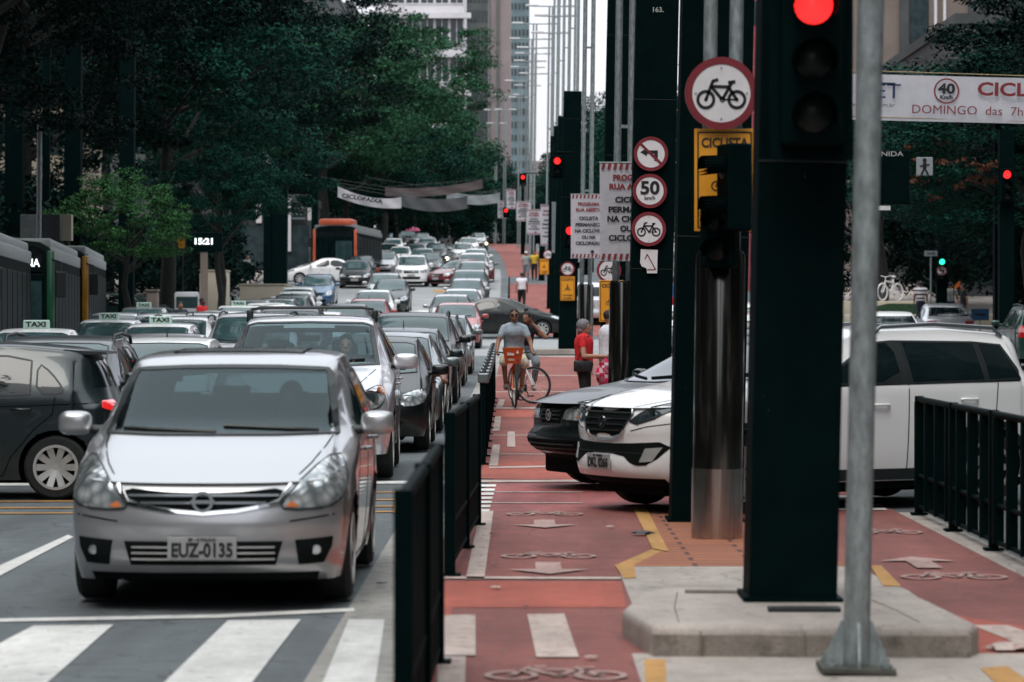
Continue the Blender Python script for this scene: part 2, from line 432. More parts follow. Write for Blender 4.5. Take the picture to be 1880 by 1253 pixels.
def car_shell(p):
    """closed body shell lofted from the car's own side, plan and section lines; front at -y"""
    L, W, H = p['L'], p['W'], p['H']; hw = W/2
    nz_, (cy, cz), hy, ry, rw = p['nose_z'], p['cowl'], p['header'], p['roof_end'], p['rw']*hw
    zs = p.get('sill', 0.2); belt = p.get('belt', cz-0.06); belt2 = p.get('belt2', belt+0.06)
    cor = p.get('corner', 0.42)
    st = [
        (cor, nz_+.03, hw-.12, .07, nz_, nz_-.09, hw-.04),
        (cor+.35, nz_+.5*(cz-nz_)+.02, hw-.13, .50, nz_+.62*(cz-nz_), nz_-.02+.3*(cz-nz_), hw-.005),
        (cy-.1, cz-.03, hw-.14, cy-.35, cz-.01, cz-.13, hw),
        (cy+.08, cz+.02, hw-.15, cy-.14, cz+.02, belt, hw),
        (hy+.1, H-.105, rw, hy, H-.055, belt+.01, hw),
        (hy+.35, H-.07, rw, hy+.30, H-.018, belt+.02, hw),
        ((hy+ry)/2+.1, H-.05, rw, (hy+ry)/2+.1, H, (belt+belt2)/2, hw),
        (ry-.15, H-.085-p.get('drop', .02), rw-.02, ry, H-.045-p.get('drop', .02), belt2-.01, hw-.01),
    ]
    if p['kind'] == 'sedan':
        by = p['deck_y']; dz = p['deck_z']
        st += [(by-.05, dz-.02, hw-.13, by+.05, dz, dz-.09, hw-.01),
               (L-.5, dz-.01, hw-.12, L-.25, dz+.01, dz-.09, hw-.03),
               (L-.36, dz-.06, hw-.14, L-.08, dz-.03, dz-.13, hw-.05)]
        tail = p.get('tail', [(0.2, L-.12), (0.4, L-.02), (0.55, L), (0.7, L-.05), (dz-.03, L-.08)])
    else:
        bz = p.get('back_z', cz+.02); bi = p.get('back_in', .12)
        st += [(L-.40-bi, bz+.02, hw-.12, L-bi, bz, belt2-.03, hw-.03),
               (L-.36, bz-.12, hw-.09, L-bi+.05, bz-.12, belt2-.16, hw-.05)]
        tail = p.get('tail', [(0.2, L-.12), (0.35, L-.02), (0.5, L), (0.62, L-.04), (bz-.12, L-bi+.05)])
    nose = p.get('nose', [(0.2, .14), (0.3, .04), (0.45, 0.0), (0.56, .015), (nz_-.1, .045), (nz_, .07)])
    st = np.array(st, float)
    seg = np.maximum(np.hypot(np.diff(st[:, 0]), np.diff(st[:, 1])), 0.05)
    step = p.get('step', 0.07); rows = [st[0]]
    for i in range(len(st)-1):
        n = max(1, int(seg[i]/step))
        for k in range(1, n+1): rows.append(st[i] + (st[i+1]-st[i])*k/n)
    A = np.array(rows)
    ks = p.get('smooth', 1.6); kk = np.exp(-0.5*(np.arange(-5, 6)/ks)**2); kk /= kk.sum()
    B = A.copy()
    for c in range(7):
        # keep the ends by odd reflection
        a = A[:, c]; pad = np.concatenate([2*a[0]-a[5:0:-1], a, 2*a[-1]-a[-2:-7:-1]])
        B[:, c] = np.convolve(pad, kk, mode='valid')
    A = B; N = len(A)
    K1, K2, MM = 9, 7, 14; K = K1+K2
    arch = p.get('flare', 0.012)
    wy = (p['wf'], p['wr']); wr_ = p.get('wheel_r', .31)
    def column(a):
        ye, ze, xe, yc, zc, zb, xb = a
        cols = []
        for k in range(K+1):
            if k <= K1:
                t = k/K1; z = zs + (zb-zs)*t
                x = xb - .055*(1-t)**3 - .012*t**3 - .010*math.sin(PI*min(1, t*1.15))*0.6
                for w0 in wy:
                    d = math.hypot(ye-w0, z-wr_)
                    x += arch*math.exp(-((d-wr_-.07)/.05)**2)
            else:
                t = (k-K1)/K2; z = zb + (ze-zb)*t
                x0 = xb-.012
                x = x0 + (xe-x0)*(t**1.25 if ze-zb > .2 else t**1.6)
            cols.append((x, ye, z))
        return cols
    side = [column(a) for a in A]
    e1 = p.get('plan', 2.5)
    def rib(E, yc, zc, nyx, nzx):
        out_ = []
        for m in range(MM+1):
            t = math.sin(m/MM*PI/2)**0.85
            by_ = (max(0, 1-t**nyx))**(1/nyx); bz_ = (max(0, 1-t**nzx))**(1/nzx)
            out_.append((E[0]*t, E[1] + (yc-E[1])*by_, E[2] + (zc-E[2])*bz_))
        return out_
    top = []
    for i, a in enumerate(A):
        top.append(rib(side[i][K], a[3], a[4], e1, 2.6))
    nzs = [q[0] for q in nose]; nys = [q[1] for q in nose]
    front = []
    for k in range(K+1):
        E = side[0][k]; t = (E[2]-zs)/(A[0][1]-zs); zc = zs + (A[0][4]-zs)*t
        front.append(rib(E, float(np.interp(zc, nzs, nys)), zc, e1, 2.6))
    tzs = [q[0] for q in tail]; tys = [q[1] for q in tail]
    back = []
    for k in range(K+1):
        E = side[-1][k]; t = (E[2]-zs)/(A[-1][1]-zs); zc = zs + (A[-1][4]-zs)*t
        back.append(rib(E, float(np.interp(zc, tzs, tys)), zc, 3.2, 2.6))
    bm = bmesh.new()
    for sx in (1, -1):
        def V(q): return bm.verts.new((q[0]*sx, q[1], q[2]))
        def grid(g):
            vv = [[V(q) for q in row] for row in g]
            for i in range(len(vv)-1):
                for j in range(len(vv[0])-1):
                    bm.faces.new((vv[i][j], vv[i+1][j], vv[i+1][j+1], vv[i][j+1]))
        grid(side); grid(top); grid(front); grid(back)
    bmesh.ops.remove_doubles(bm, verts=bm.verts[:], dist=2e-4)
    bmesh.ops.holes_fill(bm, edges=[e for e in bm.edges if e.is_boundary], sides=0)
    bmesh.ops.recalc_face_normals(bm, faces=bm.faces[:])
    return bm

def wheel_mesh(r, wdt, style, spokes):
    bm = bmesh.new(); rr = r*0.69
    lathe(bm, [(rr, -wdt/2), (r-.025, -wdt/2), (r, -wdt/2+.03), (r, wdt/2-.03), (r-.025, wdt/2), (rr, wdt/2)], 40, 'x', closed=True)
    t = bmesh.new()
    lathe(t, [(rr, -wdt/2+.03), (rr+.002, wdt/2+.004), (rr-.018, wdt/2+.004), (rr-.03, wdt/2-.05), (0.01, wdt/2-.06)], 40, 'x', mi=1)
    lathe(t, [(0.0, wdt/2-.03), (.055, wdt/2-.03), (.06, wdt/2-.06)], 16, 'x', mi=0)
    lathe(t, [(rr-.02, wdt/2+.006), (rr+.006, wdt/2+.006), (rr+.006, wdt/2-.02), (rr-.02, wdt/2-.02)], 40, 'x', mi=0, closed=True)
    for k in range(spokes):
        for dd in ((-.09, .09) if style == 'pair' else (0,)):
            a = 2*PI*k/spokes + dd
            ca, sa = math.cos(a), math.sin(a); na, nb = -sa, ca
            w0, w1 = (.022, .016) if style == 'pair' else (.035, .028)
            x = wdt/2
            q = []
            for rad, ww, xx in ((.03, w0, x-.03), (rr-.015, w1, x-.005)):
                for s in (-1, 1): q.append((xx, rad*ca + s*ww*na, rad*sa + s*ww*nb))
            vs = [t.verts.new(c) for c in q] + [t.verts.new((c[0]-.03, c[1], c[2])) for c in q]
            for f in ((0, 1, 3, 2), (4, 6, 7, 5), (0, 2, 6, 4), (1, 5, 7, 3), (2, 3, 7, 6)):
                t.faces.new([vs[i] for i in f])
    bmesh.ops.recalc_face_normals(t, faces=t.faces[:])
    return bm, t
def to_mesh(bm, name, mats, smooth=35):
    me = bpy.data.meshes.new(name); bm.normal_update(); bm.to_mesh(me); bm.free()
    for m in mats: me.materials.append(m)
    if smooth: me.shade_smooth(); me.set_sharp_from_angle(angle=R(smooth))
    return me

def mir(poly): return [(-a, b) for a, b in poly][::-1]

def cabin(p, root):
    L, W, H = p['L'], p['W'], p['H']; hw = W/2; cy, cz = p['cowl']; b = p.get('belt', cz-.06)
    bm = bmesh.new(); box(bm, -hw+.12, hw-.12, cy+.05, L-.5, .35, .45); box(bm, -hw+.13, hw-.13, cy-.02, cy+.42, b-.25, b+.02, 0, .05)
    obj('dashboard', bm, M['under'], root)
    for s in (-1, 1):
        for y, hh in ((cy+1.05, 0), (cy+1.95, -.04)):
            bm = bmesh.new(); box(bm, s*.36-.24, s*.36+.24, y, y+.12, .5, H-.50+hh, 0, .05); box(bm, s*.36-.13, s*.36+.13, y+.02, y+.11, H-.48+hh, H-.28+hh, 0, .045); tube(bm, [(s*.36, y+.06, H-.52+hh), (s*.36, y+.06, H-.44+hh)], .05, 8)
            obj('seat', bm, M['seat'], root, smooth=50)
    bm = bmesh.new(); lathe(bm, [(.17+.014*math.cos(a), .014*math.sin(a)) for a in [2*PI*k/6 for k in range(6)]], 28, 'y', closed=True); o = obj('steering_wheel', bm, M['under'], root, smooth=60); o.location = (.36, cy+.55, b+.02); o.rotation_euler = (R(-25), 0, 0)
    bm = bmesh.new(); box(bm, -.12, .12, cy+.60, cy+.63, H-.30, H-.23, 0, .012); obj('inside_mirror', bm, M['under'], root)
    # roof lining and side walls of the cabin
    bm = bmesh.new(); rw = p['rw']*hw; box(bm, -rw+.04, rw-.04, p['header']+.15, p['roof_end']-.25, H-.13, H-.10); obj('roof_lining', bm, M['seat'], root)

def make_car(p, pm, name='parked_car', detail=True):
    """whole car at the origin, nose towards -y; returns its Empty"""
    root = thing(name, 'car', 'car')
    L, W, H = p['L'], p['W'], p['H']; hw = W/2
    bm = car_shell(p)
    bm.faces.ensure_lookup_table()
    bvh = BVHTree.FromBMesh(bm)
    body = obj('body', bm, [pm, M['under'], M['trim']], root)
    body['painted'] = 1
    # wheel arches
    r = p.get('wheel_r', .31); ra = r + p.get('gap', .045)
    cb = bmesh.new()
    for wy in (p['wf'], p['wr']):
        for s in (1, -1):
            lathe(cb, [(ra, s*(hw-.28)), (ra, s*(hw+.3))], 36, 'x', (0, wy, r))
    cut = obj('cut', cb, M['under'])
    md = body.modifiers.new('b', 'BOOLEAN'); md.object = cut; md.operation = 'DIFFERENCE'; md.solver = 'EXACT'
    bpy.context.view_layer.update()
    me = bpy.data.meshes.new_from_object(body.evaluated_get(bpy.context.evaluated_depsgraph_get()))
    body.modifiers.clear(); old = body.data; body.data = me; bpy.data.meshes.remove(old)
    bpy.data.objects.remove(cut)
    me.materials.clear()
    for m in (pm, M['under'], M['trim']): me.materials.append(m)
    clad = p.get('clad', 0)
    zs = p.get('sill', .2)
    for f in me.polygons:
        c = f.center; f.material_index = 0
        for wy in (p['wf'], p['wr']):
            d = math.hypot(c.y-wy, c.z-r)
            if d < ra+.004: f.material_index = 1
        if f.normal.z < -.7 and c.z < zs+.05: f.material_index = 1
    if p.get('see'):
        cy, cz = p['cowl']; rwn = p['rw']*hw; bz0 = p.get('back_z', cz+.02)
        def inside(x, z, zl, zh, xl, xh): 
            t = (z-zl)/(zh-zl); return 0 < t < 1 and abs(x) < xl+(xh-xl)*t
        kb_ = bmesh.new(); kb_.from_mesh(me); dl = []
        for f in kb_.faces:
            c = f.calc_center_median(); n_ = f.normal
            if n_.y < -.15 and n_.z > .1 and inside(c.x, c.z, cz+.045, H-.135, hw-.19, rwn-.05) and c.y < p['header']+.2: dl.append(f)
            elif n_.y > .15 and c.y > p['roof_end']-.1 and inside(c.x, c.z, bz0+.07, H-.19, hw-.24, rwn-.10): dl.append(f)
        bmesh.ops.delete(kb_, geom=dl, context='FACES'); kb_.to_mesh(me); kb_.free()
    me.shade_smooth(); me.set_sharp_from_angle(angle=R(50))
    def P(nm, poly, view, m, off=.006, parent=root, **k):
        o = obj(nm, patch(bvh, poly, view, off, **k), m, parent, smooth=60); return o
    def RB(nm, line, view, wd, m, parent=root, **k):
        return obj(nm, ribbon(bvh, line, view, wd, **k), m, parent)
    # glass
    gm = p.get('glass', M['glass'])
    cy, cz = p['cowl']; hy = p['header']; rw = p['rw']*hw; ry = p['roof_end']
    ws = p.get('ws') or [(-(hw-.20), cz+.035), (-(rw-.02), H-.125), (-(rw-.12), H-.098), (0, H-.088), (rw-.12, H-.098), (rw-.02, H-.125), (hw-.20, cz+.035), (0.3, cz+.012), (-.3, cz+.012)]
    wsp = P('windscreen', ws, 'front', gm, .004)
    # black frit border
    RB('screen_edge', ws + [ws[0]], 'front', .055 if p.get('see') else .022, M['trim'], wsp, off=.008)
    belt = p.get('belt', cz-.06); belt2 = p.get('belt2', belt+.06)
    for v, s in (('left', -1), ('right', 1)):
        sg = p['side_glass']
        if p.get('dlo'): P('window_surround', p['dlo'], v, M['trim'], .003)
        for q in sg:
            o = P('side_window', q, v, p.get('sglass', M['glass_dark']), .005)
            RB('window_trim', q + [q[0]], v, .018, M['trim'], o, off=.008)
        for ln in p.get('seams', []): RB('door_seam', ln, v, .010, M['under'], off=.002)
        for (hy_, hz_) in p.get('handles', []):
            hb = bmesh.new(); hit, n, _, _ = bvh.ray_cast(Vector((s*5, hy_, hz_)), Vector((-s, 0, 0)))
            x = hit.x if hit else s*hw
            tube(hb, [(x, hy_-.09, hz_), (x+s*.03, hy_-.07, hz_+.003), (x+s*.03, hy_+.07, hz_), (x, hy_+.09, hz_)], .013, 8)
            h_ = obj('door_handle', hb, pm if p.get('painted_handle', 1) else M['chrome'], root, smooth=60)
            if p.get('painted_handle', 1): h_['painted'] = 1
        # wing mirror
        mb = bmesh.new(); my, mz = cy+.28, cz+.06
        mx = s*(hw+.10)
        bmesh.ops.create_uvsphere(mb, u_segments=20, v_segments=12, radius=1)
        for vt in mb.verts:
            c = vt.co
            sx = math.copysign(abs(c.x)**.6, c.x); szz = math.copysign(abs(c.z)**.6, c.z); sy = math.copysign(abs(c.y)**.8, c.y)
            vt.co = Vector((mx + sx*p.get('mw', .115), my + sy*.07 - .02, mz + szz*p.get('mh', .07)))
        mo = obj('wing_mirror', mb, [pm, M['trim']], root, smooth=80); mo['painted'] = 1
        ab = bmesh.new(); tube(ab, [(s*(hw-.06), my+.02, mz-.05), (s*(hw+.02), my+.01, mz-.04), (mx, my, mz-.03)], [.035, .025, .03], 8)
        obj('mirror_arm', ab, M['trim'], mo, smooth=60)
    # rear glass
    if p['kind'] == 'sedan':
        dz = p['deck_z']; rg = [(-(hw-.22), dz+.04), (-(rw-.05), H-.14), (rw-.05, H-.14), (hw-.22, dz+.04)]
    else:
        bz = p.get('back_z', cz+.02); rg = [(-(hw-.2), bz+.03), (-(rw-.06), H-.16), (rw-.06, H-.16), (hw-.2, bz+.03)]
    P('rear_window', rg, 'rear', M['smoke'] if p.get('see') else M['glass_dark'], .004)
    if p.get('see'): cabin(p, root)
    if clad:
        for v in ('left', 'right'):
            for wy in (p['wf'], p['wr']):
                a0 = math.asin(max(-1, (zs+.015-r)/(ra+.055)))
                an = [a0 + (PI-2*a0)*k/18 for k in range(19)]
                q = [(wy+math.cos(a)*(ra+.055), r+math.sin(a)*(ra+.055)) for a in an] + [(wy+math.cos(a)*(ra+.004), max(zs+.01, r+math.sin(a)*(ra+.004))) for a in an[::-1]]
                P('arch_trim', q, v, M['trim'], .012)
            P('sill_trim', [(p['wf']+ra+.06, zs+.01), (p['wr']-ra-.06, zs+.01), (p['wr']-ra-.06, clad), (p['wf']+ra+.06, clad)], v, M['trim'], .010)
    # lamps etc
    for q in p['headlight']:
        for g in (q, mir(q)):
            o = P('headlight', g, 'front', p.get('lampm', M['lamp']), .006, step=.035)
            if p.get('lamp_edge', 1): RB('lamp_edge', g + [g[0]], 'front', .010, M['trim'], o, off=.009)
            if p.get('projector'):
                (lx, lz, lr) = p['projector']; sgx = 1 if g[0][0] > 0 else -1
                hit, n, _, _ = bvh.ray_cast(Vector((sgx*lx, -5, lz)), Vector((0, 1, 0)))
                if hit:
                    lb = bmesh.new(); n = Vector((n.x*.3, -1, 0)).normalized()
                    u, v_ = frame_of(n)
                    for rad, mi in ((lr, 0), (lr*.62, 1)):
                        ring = [lb.verts.new(hit + n*(.012 if mi == 0 else .018) + (u*math.cos(a)+v_*math.sin(a))*rad) for a in [2*PI*k/20 for k in range(20)]]
                        lb.faces.new(ring).material_index = mi
                    bmesh.ops.recalc_face_normals(lb, faces=lb.faces[:])
                    for f in lb.faces:
                        if f.normal.y > 0: f.normal_flip()
                    obj('lamp_reflector', lb, [M['chrome'], M['glass']], o)
    for q in p.get('indicator', []):
        for g in (q, mir(q)): P('indicator_lens', g, 'front', M['amber'], .010)
    for q in p.get('extra_lamp', []):
        for g in (q, mir(q)): P('fog_lens', g, 'front', M['alloy'], .012)
    for q in p['taillight']:
        for g in (q, mir(q)): P('tail_light', g, 'rear', p.get('tailm', M['redlens']), .008)
    for q in p.get('tail_side', []):
        for v in ('left', 'right'): P('tail_light', q, v, p.get('tailm', M['redlens']), .007)
    for q in p.get('head_side', []):
        for v in ('left', 'right'): P('headlight', q, v, p.get('lampm', M['lamp']), .006)
    if p.get('grille'):
        g = P('grille', p['grille'], 'front', M['under'], .005)  # near-black patch on the shell stands in for shade behind the bars
        zz = [q[1] for q in p['grille']]; xx = [q[0] for q in p['grille']]
        nb = p.get('grille_bars', 3)
        for i in range(nb):
            z = min(zz) + (max(zz)-min(zz))*(i+1)/(nb+1)
            # width of the outline at that height
            xs = []
            gp = p['grille']
            for a, b in zip(gp, gp[1:]+gp[:1]):
                if (a[1]-z)*(b[1]-z) < 0: xs.append(a[0] + (b[0]-a[0])*(z-a[1])/(b[1]-a[1]))
            if len(xs) >= 2: RB('grille_bar', [(min(xs)+.01, z), (max(xs)-.01, z)], 'front', .014, p.get('barm', M['trim']), g, off=.014, h=.01)
    for q in p.get('chrome', []): RB('chrome_strip', q, 'front', p.get('chrome_w', .018), M['chrome'], off=.014, h=.012)
    if p.get('intake'):
        g = P('lower_intake_shade', p['intake'], 'front', M['under'], .005)  # flush dark patch paints the shade inside the intake
        zz = [q[1] for q in p['intake']]; xx = [q[0] for q in p['intake']]
        for i in range(p.get('intake_bars', 2)):
            z = min(zz) + (max(zz)-min(zz))*(i+1)/(p.get('intake_bars', 2)+1)
            RB('intake_bar', [(min(xx)*.9, z), (max(xx)*.9, z)], 'front', .010, M['alloy'] if p.get('silver_bars') else M['trim'], g, off=.010)
    for q in p.get('fog', []):
        for g in (q, mir(q)):
            fo = P('fog_recess_shade', g, 'front', M['under'], .005)  # dark patch on the shell, coloured like the shade of a recess
            cx = sum(a for a, b in g)/len(g) + p.get('fogdx', 0)*(1 if g[0][0] > 0 else -1); czz = sum(b for a, b in g)/len(g)
            hit, n, _, _ = bvh.ray_cast(Vector((cx, -5, czz)), Vector((0, 1, 0)))
            if hit:
                fb = bmesh.new(); fr = p.get('fogr', .036)
                lathe(fb, [(fr+.006, hit.y+.01), (fr, hit.y-.014), (0.001, hit.y-.018)], 18, 'y', (cx, 0, czz))
                obj('fog_lamp', fb, M['lamp'], fo, smooth=40)
    # plates
    for view, zc in (('front', p['plate_z']), ('rear', p.get('rplate_z', .8))):
        if p.get('noplate') and view == 'front': continue
        D = Vector((0, 1 if view == 'front' else -1, 0)); hit, n, _, _ = bvh.ray_cast(Vector((p.get('plate_x', 0) if view == 'front' else 0, 0, zc)) - D*9, D)
        if hit:
            pb = bmesh.new(); y = hit.y - D.y*.02; x0 = hit.x
            box(pb, x0-.2, x0+.2, min(y, y-D.y*.012), max(y, y-D.y*.012), zc-.066, zc+.066, 0, .004)
            po = obj('number_plate', pb, M['plate'], root)
            yf = y - D.y*.014
            rt = (PI/2, 0, 0) if view == 'front' else (PI/2, 0, PI)
            if view == 'front' and p.get('plate_text'):
                text_obj('plate_number', p['plate_text'], .112, M['plate_ink'], po, (x0, yf, zc-.014), bold=.004, width=.355, rot=rt)
                text_obj('plate_town', 'SP - S PAULO', .026, M['plate_ink'], po, (x0, yf, zc+.05), bold=.0008, width=.16, rot=rt)
    # wheels
    tb, rb = wheel_mesh(r, .2, p.get('wstyle', 'single'), p.get('spokes', 7))
    tm = to_mesh(tb, 'tyre', [M['rubber']]); rm = to_mesh(rb, 'rim', [p.get('rimm', M['alloy']), M['under']])
    for wy in (p['wf'], p['wr']):
        for s in (1, -1):
            o = link('wheel', tm, root); o.location = (s*(hw-.125), wy, r); o.rotation_euler = (0, 0, 0 if s > 0 else PI)
            link('rim', rm, o)
    ub = bmesh.new(); zu = p.get('ub', .15)
    box(ub, -hw+.34, hw-.34, .30, L-.28, zu, zs+.06, 0, .03); box(ub, -hw+.10, hw-.10, p['wf']+ra+.05, p['wr']-ra-.05, zu+.03, zs+.05, 0, .02)
    tube(ub, [(.35, 1.5, zu+.01), (.38, L-.3, zu+.02)], .035, 8)
    obj('underbody', ub, M['under'], root)
    if p.get('crossbar'):
        cbm = bmesh.new(); yb_ = hy+.55
        tube(cbm, [(-(rw+.01), yb_, H-.02), (-(rw-.02), yb_, H+.055), (-(rw-.14), yb_-.02, H+.075), (rw-.14, yb_-.02, H+.075), (rw-.02, yb_, H+.055), (rw+.01, yb_, H-.02)], .018, 8)
        for s_ in (-1, 1): box(cbm, s_*rw-.035, s_*rw+.035, yb_-.06, yb_+.06, H-.09, H+.05, 0, .015)
        obj('crossbar', cbm, M['trim'], root, smooth=60)
    if p.get('arch_bar'):
        cbm = bmesh.new(); yb_ = hy+.55
        tube(cbm, [(math.cos(PI*k/12)*(rw+.03), yb_, H-.10+.17*math.sin(PI*k/12)**.6) for k in range(13)], .028, 8); obj('arched_bar', cbm, M['trim'], root, smooth=60)
    for ln in p.get('hood_seams', []):
        for g in (ln, [(-a, b) for a, b in ln]): RB('panel_seam', g, 'front', .009, M['under'], off=.002)
    if p.get('sunroof'):
        q = p['sunroof']; so = P('sunroof', q, 'top', p.get('roofm', M['glass_dark']), .004); RB('sunroof_edge', q + [q[0]], 'top', .014, M['under'], so, off=.007)
    if p.get('badge'):
        bz_, br_ = p['badge']; hit, n, _, _ = bvh.ray_cast(Vector((0, -5, bz_)), Vector((0, 1, 0)))
        if hit:
            bb_ = bmesh.new(); disc(bb_, 0, bz_, br_, hit.y-.03, hit.y-.012, 28, r_in=br_*.72)
            if kindname(p) == 'hatch_near': box(bb_, -br_*1.12, br_*1.12, hit.y-.032, hit.y-.02, bz_-br_*.16, bz_+br_*.16)
            else: disc(bb_, 0, bz_, br_*.45, hit.y-.026, hit.y-.012, 16)
            obj('emblem', bb_, M['chrome'], root, smooth=40)
    if p.get('spoiler'):
        sb_ = bmesh.new(); a_ = rw-.02
        vs_ = [(-a_, ry-.30, H-.07), (a_, ry-.30, H-.07), (a_-.04, ry+.10, H-.10), (-a_+.04, ry+.10, H-.10)]
        q_ = [sb_.verts.new(c) for c in vs_] + [sb_.verts.new((c[0], c[1], c[2]-.05 if i < 2 else c[2]-.02)) for i, c in enumerate(vs_)]
        for f_ in ((0, 1, 2, 3), (7, 6, 5, 4), (0, 4, 5, 1), (1, 5, 6, 2), (2, 6, 7, 3), (3, 7, 4, 0)): sb_.faces.new([q_[i] for i in f_])
        so_ = obj('spoiler', sb_, [pm], root); so_['painted'] = 1
    # wipers
    wb = bmesh.new()
    for a, b in p.get('wipers', [((-.05, cz+.045), (-(hw-.30), cz+.075)), ((.05, cz+.05), (hw-.34, cz+.085))]):
        hs = []
        for t in (0, .25, .5, .75, 1):
            x = a[0]+(b[0]-a[0])*t; z = a[1]+(b[1]-a[1])*t
            hit, n, _, _ = bvh.ray_cast(Vector((x, -5, z)), Vector((0, 1, 0)))
            if hit: hs.append(hit - Vector((0, .03, -.005)))
        if len(hs) > 1: tube(wb, hs, .012, 6)
    if len(wb.verts): obj('wiper', wb, M['trim'], root)
    else: wb.free()
    if p.get('rails'):
        for s in (1, -1):
            rb_ = bmesh.new(); x = s*(rw-.01); z = H-.02
            tube(rb_, [(x, hy+.35, z-.07), (x, hy+.45, z+.01), (x, (hy+ry)/2, z+.035), (x, ry-.35, z+.0), (x, ry-.25, z-.08)], .02, 8)
            obj('roof_rail', rb_, p.get('railm', M['trim']), root, smooth=60)
    if p.get('antenna'):
        ab = bmesh.new(); tube(ab, [(0, hy+.55, H-.02), (0, hy+.5, H+.12)], [.012, .004], 6); obj('antenna', ab, M['trim'], root)
    root['_b'] = 0; del root['_b']
    root_bvh[root.name] = bvh
    return root
root_bvh = {}
def kindname(p):
    return next((k for k, v in S.items() if v is p), '')
# ---------------------------------------------------------------- the kinds of car
def sglass(p, mid, tail, quarter=None):
    cy, cz = p['cowl']; hy, H, ry = p['header'], p['H'], p['roof_end']; b1 = p.get('belt', cz-.06); b2 = p.get('belt2', b1+.06)
    bm_ = b1+(b2-b1)*.5
    out_ = [chaikin([(cy+.36, b1+.055), (hy+.30, H-.175), (mid-.045, H-.135), (mid-.045, bm_+.045)], 1),
            chaikin([(mid+.035, bm_+.05), (mid+.035, H-.135), (tail[0]-.28, H-.155), (tail[0], b2+.07)], 1)]
    if quarter: out_.append(chaikin(quarter, 1))
    return out_
def seams(p, mid, rear_cut, sill=None):
    cy, cz = p['cowl']; H = p['H']; b1 = p.get('belt', cz-.06); b2 = p.get('belt2', b1+.06); z0 = (sill or p.get('sill', .2))+.04
    f = p['wf']+p.get('wheel_r', .31)+.12
    return [[(cy+.28, b1+.03), (f+.05, .62), (f, z0+.1), (f+.05, z0), (mid-.05, z0), (mid-.01, z0+.05), (mid, b1+.05)],
            [(mid+.0, z0), (p['wr']-.5, z0), (p['wr']-.42, z0+.18), (p['wr']-.20, .66), (rear_cut, .80), (rear_cut+.03, b2)]]
S = {}
p = dict(L=4.30, W=1.695, H=1.50, kind='hatch', nose_z=.74, cowl=(1.22, .985), header=2.05, roof_end=4.0, rw=.775, sill=.17, belt=.93, belt2=1.0,
         wf=.86, wr=3.46, wheel_r=.305, corner=.40, back_z=1.08, back_in=.12,
         nose=[(.17, .16), (.24, .03), (.34, .0), (.42, .02), (.50, .0), (.57, .025), (.64, .04), (.70, .06), (.74, .10)],
         headlight=[chaikin([(.475, .585), (.44, .615), (.60, .80), (.735, .905), (.80, .80), (.80, .66), (.72, .595)], 1)],
         indicator=[[(.475, .602), (.50, .635), (.55, .612), (.53, .598)]], ws=[(-.70, 1.0), (-.625, 1.345), (-.60, 1.372), (-.3, 1.385), (0, 1.388), (.3, 1.385), (.60, 1.372), (.625, 1.345), (.70, 1.0), (.35, .99), (-.35, .99)],
         grille=chaikin([(-.47, .715), (-.25, .69), (0, .68), (.25, .69), (.47, .715), (.43, .635), (.20, .595), (0, .58), (-.20, .595), (-.43, .635)], 1),
         chrome=[[(-.50, .73), (-.44, .625), (-.20, .578), (0, .562), (.20, .578), (.44, .625), (.50, .73)]], chrome_w=.020,
         intake=[(-.46, .405), (.46, .405), (.42, .27), (-.42, .27)], intake_bars=3, silver_bars=1,
         fog=[[(.55, .27), (.53, .41), (.74, .425), (.735, .37), (.69, .275)]], fogr=.026,
         taillight=[[(.55, .95), (.60, 1.15), (.74, 1.0), (.78, .75)]], plate_z=.368, plate_text='EUZ-0135', see=1, glass=M['smoke'],
         handles=[(2.15, .86), (3.05, .90)], step=.05, mw=.105, mh=.075, barm=M['grey2'], grille_bars=2, badge=(.635, .062), wstyle='single', spokes=7,
         wipers=[((-.02, 1.002), (-.60, 1.022)), ((.60, 1.012), (.02, 1.035))])
p['side_glass'] = sglass(p, 2.45, (3.75, 0)); p['seams'] = seams(p, 2.45, 3.42)
p['hood_seams'] = [[(.50, .74), (.60, .84), (.665, .93), (.69, .985)], [(-.80, .56), (-.5, .52)]]; p['roofm'] = M['silver']; p['sunroof'] = [(-.42, 2.35), (.42, 2.35), (.42, 3.15), (-.42, 3.15)]
S['hatch_near'] = p
p = dict(L=4.80, W=1.945, H=1.75, kind='hatch', nose_z=.93, cowl=(1.30, 1.18), header=2.15, roof_end=4.45, rw=.72, sill=.28, belt=1.08, belt2=1.18,
         wf=.95, wr=3.75, wheel_r=.36, corner=.45, back_z=1.20, back_in=.10,
         nose=[(.28, .14), (.36, .03), (.5, 0), (.62, .02), (.72, .02), (.86, .08), (.93, .16)],
         headlight=[chaikin([(.47, .74), (.46, .78), (.60, .90), (.78, 1.0), (.86, .99), (.88, .86), (.80, .75)], 1)],
         projector=(.73, .87, .085), indicator=[[(.79, .94), (.80, .99), (.86, .985), (.875, .90)]],
         grille=[(-.42, .90), (.42, .90), (.30, .68), (-.30, .68)], chrome=[[(-.44, .915), (0, .93), (.44, .915)], [(-.42, .90), (-.31, .67), (.31, .67), (.42, .90)]], chrome_w=.03,
         intake=[(-.5, .56), (.5, .56), (.45, .40), (-.45, .40)], fog=[chaikin([(.68, .46), (.68, .57), (.82, .57), (.82, .46)], 1)], fogr=.06,
         taillight=[[(.6, .95), (.65, 1.15), (.80, 1.1), (.85, .9)]], plate_z=.50, see=1, glass=M['seethrough'],
         handles=[(2.35, .98), (3.35, 1.02)], step=.06, mw=.135, mh=.085, crossbar=1, spokes=5)
p['side_glass'] = sglass(p, 2.75, (4.2, 0)); p['seams'] = seams(p, 2.75, 3.75)
p['hood_seams'] = [[(.44, .94), (.62, 1.03), (.76, 1.16)]]
S['suv_near'] = p
